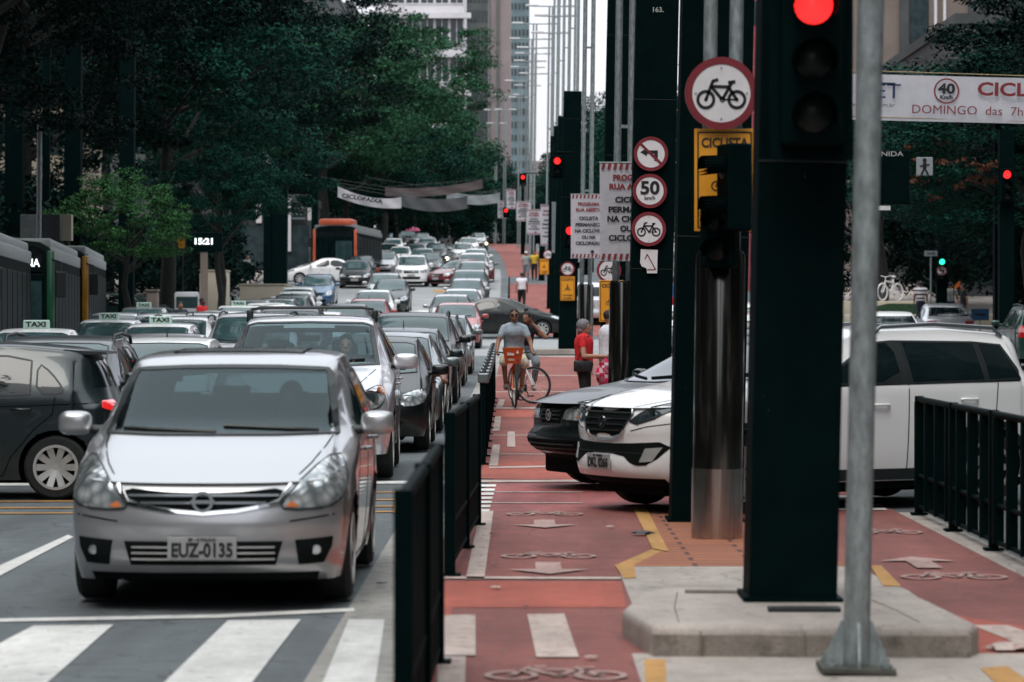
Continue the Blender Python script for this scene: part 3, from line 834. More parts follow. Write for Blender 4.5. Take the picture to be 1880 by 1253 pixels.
p = dict(L=4.44, W=1.855, H=1.635, kind='hatch', nose_z=.92, cowl=(1.30, 1.13), header=2.08, roof_end=4.12, rw=.71, sill=.25, belt=1.06, belt2=1.16,
         wf=.90, wr=3.54, wheel_r=.345, corner=.52, back_z=1.2, back_in=.22, gap=.05,
         nose=[(.25, .16), (.32, .02), (.44, 0), (.52, .03), (.62, .05), (.72, .02), (.86, .06), (.92, .12)],
         headlight=[[(.40, .80), (.50, .88), (.74, 1.00), (.845, 1.01), (.80, .93), (.66, .83), (.50, .78)]], projector=(.62, .88, .05),
         lampm=mat('dark_headlight', (.03, .04, .045), .08, coat=1, var=.5, scale=9),
         grille=chaikin([(-.36, .92), (-.18, .92), (-.10, .885), (.10, .885), (.18, .92), (.36, .92), (.40, .86), (.30, .70), (.14, .665), (.10, .69), (-.10, .69), (-.14, .665), (-.30, .70), (-.40, .86)], 1),
         grille_bars=4, chrome=[[(-.36, .93), (-.42, .86), (-.31, .69), (-.12, .645), (.12, .645), (.31, .69), (.42, .86), (.36, .93)]], chrome_w=.022,
         intake=chaikin([(-.84, .64), (-.30, .605), (.30, .605), (.84, .64), (.66, .43), (.48, .42), (.30, .52), (-.30, .52), (-.48, .42), (-.66, .43)], 1), extra_lamp=[[(.55, .45), (.585, .57), (.74, .585), (.67, .46)]], intake_bars=1,
         fog=[], taillight=[[(.5, .98), (.5, 1.1), (.8, 1.12), (.82, .98)]], plate_z=.445, plate_text='DKL 0266', glass=M['glass_pale'],
         handles=[(2.35, .93), (3.32, .97)], step=.06, clad=.36, badge=(.79, .055), wstyle='single', spokes=5, mw=.12, mh=.08, rails=1, railm=M['grey2'],
         dlo=[(1.66, 1.09), (2.34, 1.485), (2.6, 1.505), (3.5, 1.493), (3.82, 1.465), (3.95, 1.13)], rimm=mat('two_tone_rim', (.45, .44, .42), .4, metal=.4, var=.2, scale=10))
p['side_glass'] = [chaikin([(1.72, 1.115), (2.36, 1.475), (2.60, 1.49), (2.60, 1.12)], 1),
                   [(2.70, 1.12), (2.70, 1.49), (3.50, 1.478), (3.50, 1.135)], [(3.545, 1.137), (3.545, 1.476), (3.80, 1.45), (3.90, 1.15)]]
p['seams'] = seams(p, 2.66, 3.62)
p['hood_seams'] = [[(.40, .93), (.62, 1.00), (.74, 1.10)], [(.42, .72), (.60, .76), (.86, .80)]]
S['crossover_near'] = p
p = dict(L=4.75, W=1.85, H=1.62, kind='hatch', nose_z=.86, cowl=(1.35, 1.05), header=2.2, roof_end=4.3, rw=.70, sill=.30, belt=.98, belt2=1.08,
         wf=.93, wr=3.65, wheel_r=.34, corner=.60, back_z=1.1,
         nose=[(.30, .28), (.42, .04), (.52, 0), (.60, .10), (.72, .10), (.80, .12), (.86, .2)],
         headlight=[[(.27, .70), (.31, .80), (.55, .89), (.88, .97), (.89, .84), (.80, .74), (.60, .69)]],
         indicator=[[(.50, .725), (.52, .745), (.72, .765), (.72, .745)]],
         grille=[(-.25, .82), (.25, .82), (.22, .66), (-.22, .66)], grille_bars=3, barm=M['trim'],
         intake=[(-.6, .50), (.6, .50), (.55, .38), (-.55, .38)], fog=[], taillight=[[(.5, .95), (.5, 1.1), (.8, 1.1), (.82, .9)]],
         plate_z=.50, noplate=1, handles=[(2.4, .9)], spokes=5, glass=M['glass_dark'])
p['side_glass'] = sglass(p, 2.75, (4.0, 0)); p['seams'] = seams(p, 2.75, 3.7)
S['dark_crossover'] = p; p['badge'] = (.74, .06)
p = dict(L=3.90, W=1.66, H=1.48, kind='hatch', nose_z=.70, cowl=(1.10, .96), header=1.85, roof_end=3.62, rw=.70, sill=.18, belt=.90, belt2=1.0,
         wf=.80, wr=3.27, wheel_r=.30, corner=.40, back_z=1.02, back_in=.13,
         headlight=[chaikin([(.42, .60), (.42, .74), (.62, .80), (.75, .82), (.77, .68), (.65, .60)], 1)],
         grille=[(-.38, .72), (.38, .72), (.35, .62), (-.35, .62)], intake=[(-.45, .42), (.45, .42), (.40, .28), (-.40, .28)],
         fog=[[(.55, .3), (.55, .39), (.68, .39), (.68, .3)]], taillight=[],
         spoiler=1, tail_side=[[(3.70, .86), (3.69, .925), (3.84, .935), (3.85, .80)]], tailm=mat('red_lens_part_lit', (.35, .01, .01), .2, emit=.5, emit_col=(1, .02, .02), coat=1, var=.2),
         plate_z=.36, handles=[(2.95, .845)], spokes=10, wstyle='pair', step=.06, gap=.05)
p['side_glass'] = [chaikin([(1.42, .955), (2.10, 1.325), (2.30, 1.35), (2.30, .96)], 1),
                   [(2.36, .96), (2.36, 1.35), (2.80, 1.345), (3.03, 1.30), (3.03, .985)], chaikin([(3.09, .99), (3.09, 1.285), (3.22, 1.19), (3.34, 1.04), (3.33, .995)], 1)]
p['seams'] = seams(p, 2.33, 3.24) + [[(2.40, .86), (3.70, .905)]]
S['hatch_side'] = p
# the crowd
p = dict(L=3.85, W=1.65, H=1.47, kind='hatch', nose_z=.72, cowl=(1.05, .97), header=1.78, roof_end=3.6, rw=.72, sill=.2, belt=.91, belt2=.97,
         wf=.78, wr=3.24, wheel_r=.295, back_z=1.0, step=.10,
         headlight=[chaikin([(.44, .58), (.44, .72), (.62, .79), (.75, .80), (.77, .66), (.66, .59)], 1)],
         grille=[(-.36, .70), (.36, .70), (.33, .60), (-.33, .60)], grille_bars=2, intake=[(-.48, .40), (.48, .40), (.42, .27), (-.42, .27)],
         taillight=[[(.5, .75), (.5, .95), (.72, .95), (.76, .75)]], plate_z=.50, handles=[(2.0, .85)], spokes=6, glass=M['glass_pale'], antenna=1)
p['side_glass'] = sglass(p, 2.25, (3.4, 0)); p['seams'] = seams(p, 2.25, 3.2)
S['hatch'] = p
p = dict(L=4.45, W=1.73, H=1.47, kind='sedan', nose_z=.72, cowl=(1.20, .96), header=2.0, roof_end=3.25, rw=.70, sill=.19, belt=.90, belt2=.95, deck_y=3.85, deck_z=1.02,
         wf=.88, wr=3.48, wheel_r=.31, step=.10, drop=.03,
         headlight=[chaikin([(.44, .58), (.44, .68), (.60, .76), (.78, .80), (.81, .68), (.70, .58)], 1)],
         grille=[(-.38, .71), (.38, .71), (.34, .57), (-.34, .57)], grille_bars=3, barm=M['chrome'], intake=[(-.48, .40), (.48, .40), (.42, .25), (-.42, .25)],
         taillight=[[(.45, .78), (.45, .92), (.74, .92), (.78, .78)]], plate_z=.46, handles=[(2.15, .84), (3.05, .87)], spokes=8, glass=M['glass_pale'])
p['side_glass'] = [chaikin([(1.60, .955), (2.32, 1.29), (2.50, 1.32), (2.50, .965)], 1), chaikin([(2.58, .965), (2.58, 1.32), (3.10, 1.28), (3.55, 1.02), (3.45, .99)], 1)]
p['seams'] = seams(p, 2.54, 3.3)
S['sedan'] = p
p = dict(L=4.40, W=1.82, H=1.68, kind='hatch', nose_z=.93, cowl=(1.20, 1.12), header=1.90, roof_end=4.15, rw=.74, sill=.30, belt=1.02, belt2=1.08,
         wf=.86, wr=3.46, wheel_r=.345, back_z=1.12, step=.10, clad=.42, rails=1,
         headlight=[chaikin([(.48, .78), (.48, .90), (.66, .96), (.82, .96), (.84, .84), (.72, .77)], 1)],
         grille=[(-.42, .90), (.42, .90), (.38, .74), (-.38, .74)], grille_bars=3, barm=M['chrome'], intake=[(-.5, .56), (.5, .56), (.45, .42), (-.45, .42)],
         taillight=[[(.65, .85), (.65, 1.15), (.78, 1.15), (.84, .85)]], plate_z=.62, handles=[(2.1, .95)], spokes=5, glass=M['glass_pale'])
p['side_glass'] = sglass(p, 2.5, (3.95, 0)); p['seams'] = seams(p, 2.5, 3.4)
S['suv'] = p
p = dict(L=4.25, W=1.70, H=1.52, kind='hatch', nose_z=.72, cowl=(1.08, .99), header=1.85, roof_end=4.0, rw=.72, sill=.2, belt=.93, belt2=.98,
         wf=.80, wr=3.30, wheel_r=.30, back_z=1.0, step=.10, rails=1,
         headlight=[chaikin([(.46, .58), (.46, .72), (.62, .80), (.78, .82), (.80, .68), (.68, .59)], 1)],
         grille=[(-.36, .70), (.36, .70), (.33, .60), (-.33, .60)], grille_bars=2, intake=[(-.48, .40), (.48, .40), (.42, .27), (-.42, .27)],
         taillight=[[(.6, .75), (.62, 1.1), (.74, 1.1), (.78, .75)]], plate_z=.50, handles=[(2.0, .86)], spokes=6, glass=M['glass_pale'])
p['side_glass'] = sglass(p, 2.35, (3.45, 0), [(3.55, 1.06), (3.55, 1.37), (3.75, 1.34), (3.82, 1.08)]); p['seams'] = seams(p, 2.35, 3.3)
S['wagon'] = p
# ================================================================ people
SK = {}
def skin_mat(name, col): return mat(name, col, .55, var=.12, scale=25)
SK['light'] = skin_mat('light_skin', (.42, .22, .15)); SK['tan'] = skin_mat('tan_skin', (.26, .12, .075)); SK['dark'] = skin_mat('brown_skin', (.12, .055, .035))
HAIR = mat('dark_hair', (.012, .010, .010), .7, var=.4, scale=60); GREYHAIR = mat('grey_hair', (.16, .16, .165), .7, var=.6, scale=50)
def cloth(name, col, var=.15): return mat(name, col, .85, var=var, scale=14, bump=.4, bscale=22)
def skin_mesh(chains, voxel=None, sub=2, extra=None, it=5):
    """one continuous surface: tapered limbs joined at the joints, fused and smoothed; chains: lists of (point, radius or (rx, ry))"""
    bm = bmesh.new(); seg = 12
    for ch in chains:
        P = [(Vector(p), r if isinstance(r, tuple) else (r, r)) for p, r in ch]
        for (p, r), (q, t) in zip(P, P[1:]):
            d = q-p
            if d.length < 1e-5: continue
            torso = r[0] != r[1] and t[0] != t[1] and abs(d.normalized().z) > .6
            if torso: u, v = Vector((1, 0, 0)), Vector((0, 1, 0)); ra, rb = r, t
            else:
                u, v = frame_of(d); ra = (min(r),)*2 if r[0] != r[1] else r; rb = (min(t),)*2 if t[0] != t[1] else t
                if abs(d.normalized().z) < .8 and r[0] != r[1]: ra = (min(r[0], t[0]*1.15),)*2
            rings = []
            n = 5
            for i in range(n+1):
                f = i/n; c = p.lerp(q, f); a_ = ra[0]+(rb[0]-ra[0])*f; b_ = ra[1]+(rb[1]-ra[1])*f
                rings.append([bm.verts.new(c + u*a_*math.cos(2*PI*k/seg) + v*b_*math.sin(2*PI*k/seg)) for k in range(seg)])
            for x_, y_ in zip(rings, rings[1:]):
                for k in range(seg): bm.faces.new((x_[k], x_[(k+1) % seg], y_[(k+1) % seg], y_[k]))
            bm.faces.new(rings[0][::-1]); bm.faces.new(rings[-1])
            for c, rr in ((p, ra), (q, rb)):
                m = Matrix.Translation(c) @ Matrix.Diagonal((rr[0], rr[1], min(rr), 1)) if torso else Matrix.Translation(c) @ Matrix.Diagonal((rr[0], rr[0], rr[0], 1))
                bmesh.ops.create_uvsphere(bm, u_segments=12, v_segments=8, radius=1, matrix=m)
    for fn in (extra or []): fn(bm)
    bmesh.ops.recalc_face_normals(bm, faces=bm.faces[:])
    me = bpy.data.meshes.new('body'); bm.to_mesh(me); bm.free()
    o = bpy.data.objects.new('tmp', me); COL.objects.link(o)
    mr = o.modifiers.new('r', 'REMESH'); mr.mode = 'VOXEL'; mr.voxel_size = voxel or .018; mr.use_smooth_shade = True
    ms = o.modifiers.new('s', 'SMOOTH'); ms.factor = .5; ms.iterations = it
    bpy.context.view_layer.update()
    res = bpy.data.meshes.new_from_object(o.evaluated_get(bpy.context.evaluated_depsgraph_get()))
    bpy.data.objects.remove(o); bpy.data.meshes.remove(me)
    res.shade_smooth()
    return res
def ellip(c, rx, ry, rz, rot=None, seg=20):
    def fn(b):
        m = Matrix.Translation(c) @ (rot or Matrix.Identity(4)) @ Matrix.Diagonal((rx, ry, rz, 1))
        bmesh.ops.create_uvsphere(b, u_segments=seg, v_segments=seg*2//3, radius=1, matrix=m)
    return fn
def hand_chains(wr, el, curl=.5, side=1, r=.009):
    """palm, four fingers and a thumb beyond the wrist"""
    wr = Vector(wr); d = (wr-Vector(el)).normalized(); u, v = frame_of(d)
    if abs(u.z) > abs(v.z): u, v = v, u
    ch = []
    palm = wr + d*.05
    ch.append([(wr, .026), (palm, (.036, .018))])
    for k, (off, ln) in enumerate(((-.03, .07), (-.01, .08), (.01, .075), (.03, .06))):
        a = palm + v*off*.9 + d*.025; b = a + (d*math.cos(curl*.5) - u*side*math.sin(curl*.5))*ln*.55; c = b + (d*math.cos(curl*1.6) - u*side*math.sin(curl*1.6))*ln*.5
        ch.append([(palm, (.036, .018)), (a, r*1.1), (b, r), (c, r*.8)])
    t = wr + d*.03 + v*.038; ch.append([(wr + d*.02, .02), (t, .012), (t + d*.035 + v*.012 - u*side*.01, .009)])
    return ch
def make_person(label, J, skin, clothes, hair=HAIR, loc=(0, 0, 0), rz=0, group=None, scale=1.0, face=0.0, hair_style='short', fine=False, shoes=None, glasses=False, cap=None):
    """J: joints in metres, facing -y. clothes: {'shirt':mat, 'sleeve':0..1, 'trousers':mat, 'leg':0..1}"""
    root = thing('person', label, 'person', loc, rz, group); root.scale = (scale,)*3
    V = {k: Vector(v) for k, v in J.items()}
    w_ = clothes.get('bulk', 1.0)
    torso = [(V['pelvis'], (.145*w_, .105*w_)), (V['waist'], (.135*w_, .10*w_)), (V['chest'], (.158*w_, .112*w_)), (V['neck'] - Vector((0, 0, .06)), (.085, .075))]
    ch0 = [(V['neck'] - Vector((0, 0, .08)), .062), (V['neck'], .058), (V['head'] - (V['head']-V['neck'])*.25, .056)]
    ch = [torso, ch0]
    for s in 'LR':
        tz = V['neck'] - Vector((0, 0, .06))
        ch.append([(tz, .062), (V['sh'+s], .060)]); ch.append([(V['sh'+s], .062), (V['el'+s], .043), (V['wr'+s], .028)]); ch.append([(V['chest'], .10), (V['sh'+s], .06)])
        ch.append([(V['pelvis'] + Vector((V['hip'+s].x*.6, 0, 0)), .095*w_), (V['hip'+s], .088), (V['kn'+s], .056), (V['an'+s], .036), (V['toe'+s], .030)])
        if fine: ch += hand_chains(V['wr'+s], V['el'+s], clothes.get('curl', .8), 1)
        else: ch.append([(V['wr'+s], .028), (V['wr'+s] + (V['wr'+s]-V['el'+s]).normalized()*.10, (.03, .02))])
    rot = Matrix.Rotation(face, 4, 'Z'); hc = V['head']
    ex = [ellip(hc, .075, .095, .115, rot), ellip(hc + rot.to_3x3() @ Vector((0, -.03, -.055)), .055, .065, .06, rot, 14),
          ellip(hc + rot.to_3x3() @ Vector((0, -.098, -.015)), .014, .022, .026, rot, 8),
          ellip(hc + rot.to_3x3() @ Vector((0, -.088, -.062)), .028, .014, .009, rot, 8),
          ellip(hc + rot.to_3x3() @ Vector((.076, .01, -.01)), .010, .02, .03, rot, 8), ellip(hc + rot.to_3x3() @ Vector((-.076, .01, -.01)), .010, .02, .03, rot, 8)]
    bodym = skin_mesh(ch, voxel=.0085 if fine else .022, extra=ex, it=3)
    bodym.materials.clear(); bodym.materials.append(SK[skin]); link('body', bodym, root)
    R3 = rot.to_3x3()
    if fine:
        eb = bmesh.new()
        for s in (-1, 1): ellip(hc + R3 @ Vector((s*.032, -.083, .012)), .014, .010, .008, rot, 10)(eb)
        obj('eyes', eb, mat('eye_dark', (.02, .015, .012), .3, var=.1), root, smooth=180)
    hb = bmesh.new()
    if hair_style == 'short':
        ellip(hc + R3 @ Vector((0, .015, .032)), .082, .096, .098, rot)(hb)
    elif hair_style == 'full':
        ellip(hc + R3 @ Vector((0, .022, .030)), .098, .115, .108, rot)(hb); ellip(hc + R3 @ Vector((0, .055, -.05)), .085, .06, .07, rot)(hb)
    else:
        ellip(hc + R3 @ Vector((0, .015, .030)), .084, .10, .10, rot)(hb); ellip(hc + R3 @ Vector((0, .09, .02)), .05, .05, .06, rot)(hb)
    for f in hb.verts:
        q = R3.inverted() @ (f.co - hc)
        if q.y < -.055 and q.z < .065: f.co = hc + R3 @ Vector((q.x, -.055+(q.y+.055)*.1, q.z))
        f.co += Vector((math.sin(f.co.z*140+f.co.x*90), math.cos(f.co.x*120), math.sin(f.co.y*130)))*.003
    obj('hair', hb, hair, root, smooth=180)
    if glasses:
        gb = bmesh.new()
        for s in (-1, 1): ellip(hc + R3 @ Vector((s*.034, -.096, .014)), .028, .012, .02, rot, 12)(gb)
        tube(gb, [hc + R3 @ Vector((s*.078, y, .018)) for s, y in ((-1, 0), (-1, -.08), (1, -.08), (1, 0))], .004, 6)
        obj('sunglasses', gb, M['trim'], root, smooth=180)
    if cap:
        cb = bmesh.new(); ellip(hc + R3 @ Vector((0, .0, .065)), .09, .11, .075, rot)(cb); ellip(hc + R3 @ Vector((0, -.10, .05)), .06, .06, .012, rot)(cb)
        obj('cap', cb, cap, root, smooth=180)
    # clothes follow the same skeleton a little larger
    sl = clothes.get('sleeve', .55); sc = []
    sh = clothes['shirt']; t = .022
    base = V['pelvis'] + (V['waist']-V['pelvis'])*.15
    sc.append([(base, (.165*w_, .125*w_)), (V['waist'], (.155*w_, .122*w_)), (V['chest'], (.182*w_, .132*w_)), (V['neck'] - Vector((0, 0, .065)), (.10, .085))])
    for s in 'LR':
        a, b, c = V['sh'+s], V['el'+s], V['wr'+s]
        tz = V['neck'] - Vector((0, 0, .065)); sc.append([(tz, .085), (tz.lerp(a, .5) + Vector((0, 0, .004)), .078), (a, .062)]); sc.append([(V['chest'], .11), (a, .066)])
        pts = [(a, .068)]
        if sl <= 1: pts.append((a + (b-a)*sl*.9, .062))
        else: pts += [(b, .058), (b + (c-b)*(sl-1)*.95, .046)]
        sc.append(pts)
    sm = skin_mesh(sc, voxel=.012 if fine else .026); sm.materials.clear(); sm.materials.append(sh); link('shirt', sm, root)
    lg = clothes.get('leg', .95); tc_ = [[(V['waist'] - Vector((0, 0, .04)), (.150*w_, .115*w_)), (V['pelvis'], (.165*w_, .13*w_))]]
    for s in 'LR':
        a, b, c = V['hip'+s], V['kn'+s], V['an'+s]
        pts = [(V['pelvis'] + Vector((V['hip'+s].x*.6, 0, 0)), .115*w_), (a, .104)]
        if lg <= .5: pts.append((a + (b-a)*lg*2, .088))
        else: pts += [(b, .074), (b + (c-b)*(lg-.5)*2, .058)]
        tc_.append(pts)
    tm = skin_mesh(tc_, voxel=.012 if fine else .026); tm.materials.clear(); tm.materials.append(clothes['trousers']); link('trousers', tm, root)
    for s in 'LR':
        sb = bmesh.new(); a, b = V['an'+s], V['toe'+s]; d = (b-a); d.z = 0; d = d.normalized() if d.length > .01 else Vector((0, -1, 0))
        up = Vector((0, 0, -.045)); ang = math.atan2(d.x, -d.y)
        m_ = Matrix.Rotation(ang, 4, 'Z')
        ellip(a + up + d*.055, .048, .135, .042, m_, 14)(sb); ellip(a + Vector((0, 0, -.02)), .047, .06, .05, m_, 12)(sb)
        obj('shoe', sb, shoes or M['trim'], root, smooth=180)
    return root
def stand(h=1.70, stride=0.0, arm=0.0, lean=0.0):
    k = h/1.70; c = {}
    c['pelvis'] = (0, 0, .94); c['waist'] = (0, -lean*.1, 1.08); c['chest'] = (0, -lean*.25, 1.32); c['neck'] = (0, -lean*.35, 1.46); c['head'] = (0, -.01-lean*.42, 1.585)
    for s, sx in (('L', 1), ('R', -1)):
        f = sx*stride
        c['sh'+s] = (sx*.185, -lean*.3, 1.40); c['el'+s] = (sx*.235, .02+f*.25*arm-lean*.2, 1.12); c['wr'+s] = (sx*.24, -.06+f*.5*arm-lean*.2, .87)
        c['hip'+s] = (sx*.09, 0, .88); c['kn'+s] = (sx*.10, -.03-f*.25-abs(stride)*.08, .49); c['an'+s] = (sx*.10, .02-f*.45+(.12 if f < 0 else 0)*abs(stride), .09+(.06 if f < 0 else 0)*abs(stride)); c['toe'+s] = (sx*.11, c['an'+s][1]-.13, .03)
    return {q: tuple(x*k for x in v) for q, v in c.items()}

# ================================================================ bicycles (frame in the y-z plane, nose to -y)
def make_bicycle(label, frame_m, loc, rz, steer=0.0, r=.33, tyre=.022, group=None, frame_r=.02, all_white=None):
    root = thing('bicycle', label, 'bicycle', loc, rz, group)
    A = Vector((0, -.52, r)); B = Vector((0, .52, r)); bb = Vector((0, .06, .29)); seat = Vector((0, .22, .86)); head = Vector((0, -.33, .80)); hd2 = Vector((0, -.37, .66))
    fb = bmesh.new()
    for a, b in ((head, hd2), (hd2, bb), (head + Vector((0, .02, -.02)), seat*1 + Vector((0, 0, -.12))), (seat, bb)): tube(fb, [a, b], frame_r, 8)
    for sx in (-.05, .05):
        tube(fb, [bb + Vector((sx*.6, 0, 0)), B + Vector((sx, 0, 0))], frame_r*.6, 8); tube(fb, [seat + Vector((sx*.4, 0, -.12)), B + Vector((sx, 0, 0))], frame_r*.55, 8)
    obj('frame', fb, frame_m, root, smooth=60)
    dark = all_white or M['trim']
    q = Matrix.Translation(A) @ Matrix.Rotation(steer, 4, 'Z') @ Matrix.Translation(-A)
    kb = bmesh.new()
    for sx in (-.05, .05): tube(kb, [hd2 + Vector((sx*.6, 0, 0)), A + Vector((sx, 0, 0))], frame_r*.7, 8)
    for v in kb.verts: v.co = q @ v.co
    obj('fork', kb, frame_m, root, smooth=60)
    hb = bmesh.new(); tube(hb, [head, head + Vector((0, .02, .14))], .014, 8)
    tube(hb, [(-.30, -.20, .99), (-.20, -.27, .98), (-.06, -.31, .95), (.06, -.31, .95), (.20, -.27, .98), (.30, -.20, .99)], .013, 8)
    for v in hb.verts: v.co = q @ v.co if v.co.z > .9 else v.co
    obj('handlebar', hb, dark, root, smooth=60)
    sb = bmesh.new(); ellip(seat + Vector((0, .02, .10)), .075, .13, .035, None, 14)(sb); tube(sb, [seat, seat + Vector((0, .01, .09))], .013, 8)
    obj('saddle', sb, dark, root, smooth=180)
    for c, st in ((A, steer), (B, 0)):
        wb = bmesh.new(); prof = [(r-tyre*2+tyre*(1+math.cos(a)), tyre*math.sin(a)) for a in [2*PI*k/8 for k in range(8)]]
        lathe(wb, prof, 44, 'x', closed=True)
        rb = bmesh.new(); lathe(rb, [(r-tyre*2-.012, -.011), (r-tyre*2+.006, -.011), (r-tyre*2+.006, .011), (r-tyre*2-.012, .011)], 44, 'x', closed=True)
        lathe(rb, [(.02, -.04), (.02, .04)], 12, 'x')
        for k in range(18):
            a = 2*PI*k/18; tube(rb, [(0, .02*math.cos(a), .02*math.sin(a)), (0, (r-.05)*math.cos(a+.15), (r-.05)*math.sin(a+.15))], .0022, 4, caps=False)
        wo = obj('wheel', wb, all_white or M['rubber'], root, smooth=60); wo.location = c; wo.rotation_euler = (0, 0, st)
        obj('rim', rb, all_white or M['alloy'], wo, smooth=60)
    pb = bmesh.new(); lathe(pb, [(.09, .045), (.09, .05)], 20, 'x', bb)
    for sx, dy, dz in ((.09, -.05, -.16), (-.09, .05, .16)):
        tube(pb, [bb + Vector((sx*.7, 0, 0)), bb + Vector((sx, dy, dz))], .010, 6); c = bb + Vector((sx*1.5, dy, dz)); box(pb, c.x-.05, c.x+.05, c.y-.045, c.y+.045, c.z-.012, c.z+.012)
    obj('crank', pb, dark, root)
    return root
# ================================================================ ground
def cx(y): return -3.0*((y-130)/205.0)**2 if y > 130 else 0.0     # the avenue bends a little far away
M['asphalt'] = ground_mat('asphalt', (.098, .111, .117), streak=.2, cracks=.55, big=.35)
M['red_path'] = ground_mat('red_bike_path', (.235, .064, .050), streak=.16, cracks=.3)
M['red_dull'] = ground_mat('worn_red_path', (.205, .062, .051), worn=(.15, .075, .068), wear=.15, streak=.16, cracks=.3)
M['red_bright'] = ground_mat('bright_red_path', (.32, .070, .045), worn=(.20, .07, .055), wear=.1, streak=.12)
M['pink_path'] = ground_mat('pink_crossing', (.27, .07, .068), worn=(.22, .09, .09), wear=.3, streak=.2)
M['road_white'] = ground_mat('road_white_paint', (.60, .59, .57), worn=(.15, .165, .17), wear=-.1, spots=.3)
M['faded_white'] = ground_mat('faded_white_paint', (.46, .37, .33), worn=(.27, .13, .115), wear=.15, spots=.3)
M['ghost_white'] = ground_mat('rubbed_pale_paint', (.37, .25, .225), worn=(.24, .09, .08), wear=.18, spots=.3, wscale=14)
M['road_yellow'] = ground_mat('road_yellow_paint', (.42, .22, .065), worn=(.25, .13, .07), wear=.1)
M['concrete'] = ground_mat('pale_concrete', (.35, .305, .275), worn=(.25, .215, .19), wear=.1, big=.9, spots=.4, streak=.06, cracks=.35, wscale=3)
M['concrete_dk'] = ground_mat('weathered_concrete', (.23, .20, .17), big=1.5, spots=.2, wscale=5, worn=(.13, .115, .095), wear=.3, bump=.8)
M['gutter'] = ground_mat('gutter_concrete', (.29, .275, .25), worn=(.16, .165, .16), wear=.25, streak=.15)
M['grass'] = mat('verge_green', (.015, .05, .02), .9, var=.5, scale=8, bump=.6)
def brick_mat():
    m, n, b = principled('red_brick_paving'); b.inputs['Roughness'].default_value = .85
    t = n.nodes.new('ShaderNodeTexCoord'); br = n.nodes.new('ShaderNodeTexBrick')
    br.inputs['Scale'].default_value = 1.0; br.inputs['Brick Width'].default_value = .8; br.inputs['Row Height'].default_value = .26; br.inputs['Mortar Size'].default_value = .018
    br.inputs['Color1'].default_value = (.34, .12, .06, 1); br.inputs['Color2'].default_value = (.26, .095, .055, 1); br.inputs['Mortar'].default_value = (.08, .035, .025, 1)
    n.links.new(t.outputs['Object'], br.inputs['Vector']); n.links.new(br.outputs['Color'], b.inputs['Base Color'])
    return m
M['brick'] = brick_mat()
def sheet(name, x0, x1, y0, y1, lift, m, curve=True, thick=0, nx=1, ystep=None):
    bm = bmesh.new(); ys = []; y = y0
    while y < y1: ys.append(y); y += (ystep or (2.0 if y < 60 else 6.0))
    ys.append(y1); rows = []
    for y in ys:
        c = cx(y) if curve else 0
        rows.append([bm.verts.new((x0+(x1-x0)*i/nx+c, y, zg(y)+lift)) for i in range(nx+1)])
    for a, b in zip(rows, rows[1:]):
        for i in range(nx): bm.faces.new((a[i], a[i+1], b[i+1], b[i]))
    if thick:
        r = bmesh.ops.extrude_face_region(bm, geom=bm.faces[:]); 
        for v in r['geom']:
            if isinstance(v, bmesh.types.BMVert): v.co.z -= thick
        bmesh.ops.recalc_face_normals(bm, faces=bm.faces[:])
    return tag(obj(name, bm, m), kind='structure')
def gpoly(name, pts, lift, m, kind='structure'):
    bm = bmesh.new(); bm.faces.new([bm.verts.new((x, y, 0)) for x, y in pts])
    ys = [p[1] for p in pts]; y = math.ceil(min(ys)/3)*3
    if max(ys) > 38:
        while y < max(ys):
            bmesh.ops.bisect_plane(bm, geom=bm.verts[:]+bm.edges[:]+bm.faces[:], plane_co=(0, y, 0), plane_no=(0, 1, 0), dist=1e-5); y += 3
    for v in bm.verts: v.co.z = zg(v.co.y)+lift; v.co.x += cx(v.co.y)
    bmesh.ops.recalc_face_normals(bm, faces=bm.faces[:])
    for f in bm.faces:
        if f.normal.z < 0: f.normal_flip()
    return tag(obj(name, bm, m), kind=kind)
def gpx(name, pix, lift, m): return gpoly(name, [G(*p) for p in pix], lift, m)
sheet('road', -140, 140, -30, 1300, 0, M['asphalt'], curve=False, nx=2)
sheet('pavement', -60, -14.6, -30, 1300, .15, M['concrete'], thick=.2)
sheet('pavement', 14.6, 60, -30, 1300, .15, M['concrete'], thick=.2)
M['asphalt_pale'] = mat('sky_sheen_asphalt', (.27, .28, .285), .8, var=.15, scale=.8, bump=.4, bscale=50, detail=8)  # paler colour stands in for sky sheen on asphalt at grazing angles
sheet('road', -14.5, -1.0, 116, 205, .0035, M['asphalt_pale'])  # paler sheet stands in for sky sheen on the far road
sheet('road', -14.5, 14.5, 93, 113, .003, M['asphalt_pale'])  # paler sheet stands in for sky sheen, as above
# median: bike paths either side of the pillars
sheet('bike_path', -.60, 3.32, 6, 27.6, .004, M['red_dull'])
sheet('bike_path', -.60, 3.32, 33.2, 92, .004, M['red_path'])
sheet('bike_path', -.60, 3.32, 114, 172, .004, M['red_path'])
sheet('bike_path', -.60, 3.32, 186, 420, .004, M['red_path'])
sheet('gutter_strip', -1.02, -.60, 6, 27.4, .003, M['gutter'])
sheet('gutter_strip', -1.0, -.60, 33.4, 92, .003, M['gutter'])
sheet('gutter_strip', 3.32, 3.55, 6, 27.4, .003, M['concrete'])
gpoly('bike_crossing', [(-.5, 27.6), (3.32, 27.6), (3.32, 33.2), (-.3, 33.2)], .004, M['pink_path'])
gpx('bike_path_patch', [(800, 1070), (1140, 1070), (1150, 1118), (800, 1118)], .00718, M['red_bright'])
gpx('bike_path_patch', [(890, 848), (1060, 848), (1098, 876), (1070, 883), (880, 880)], .00736, M['red_bright'])
gpx('bike_path_patch', [(885, 753), (1030, 753), (1030, 768), (885, 768)], .00754, M['red_bright'])
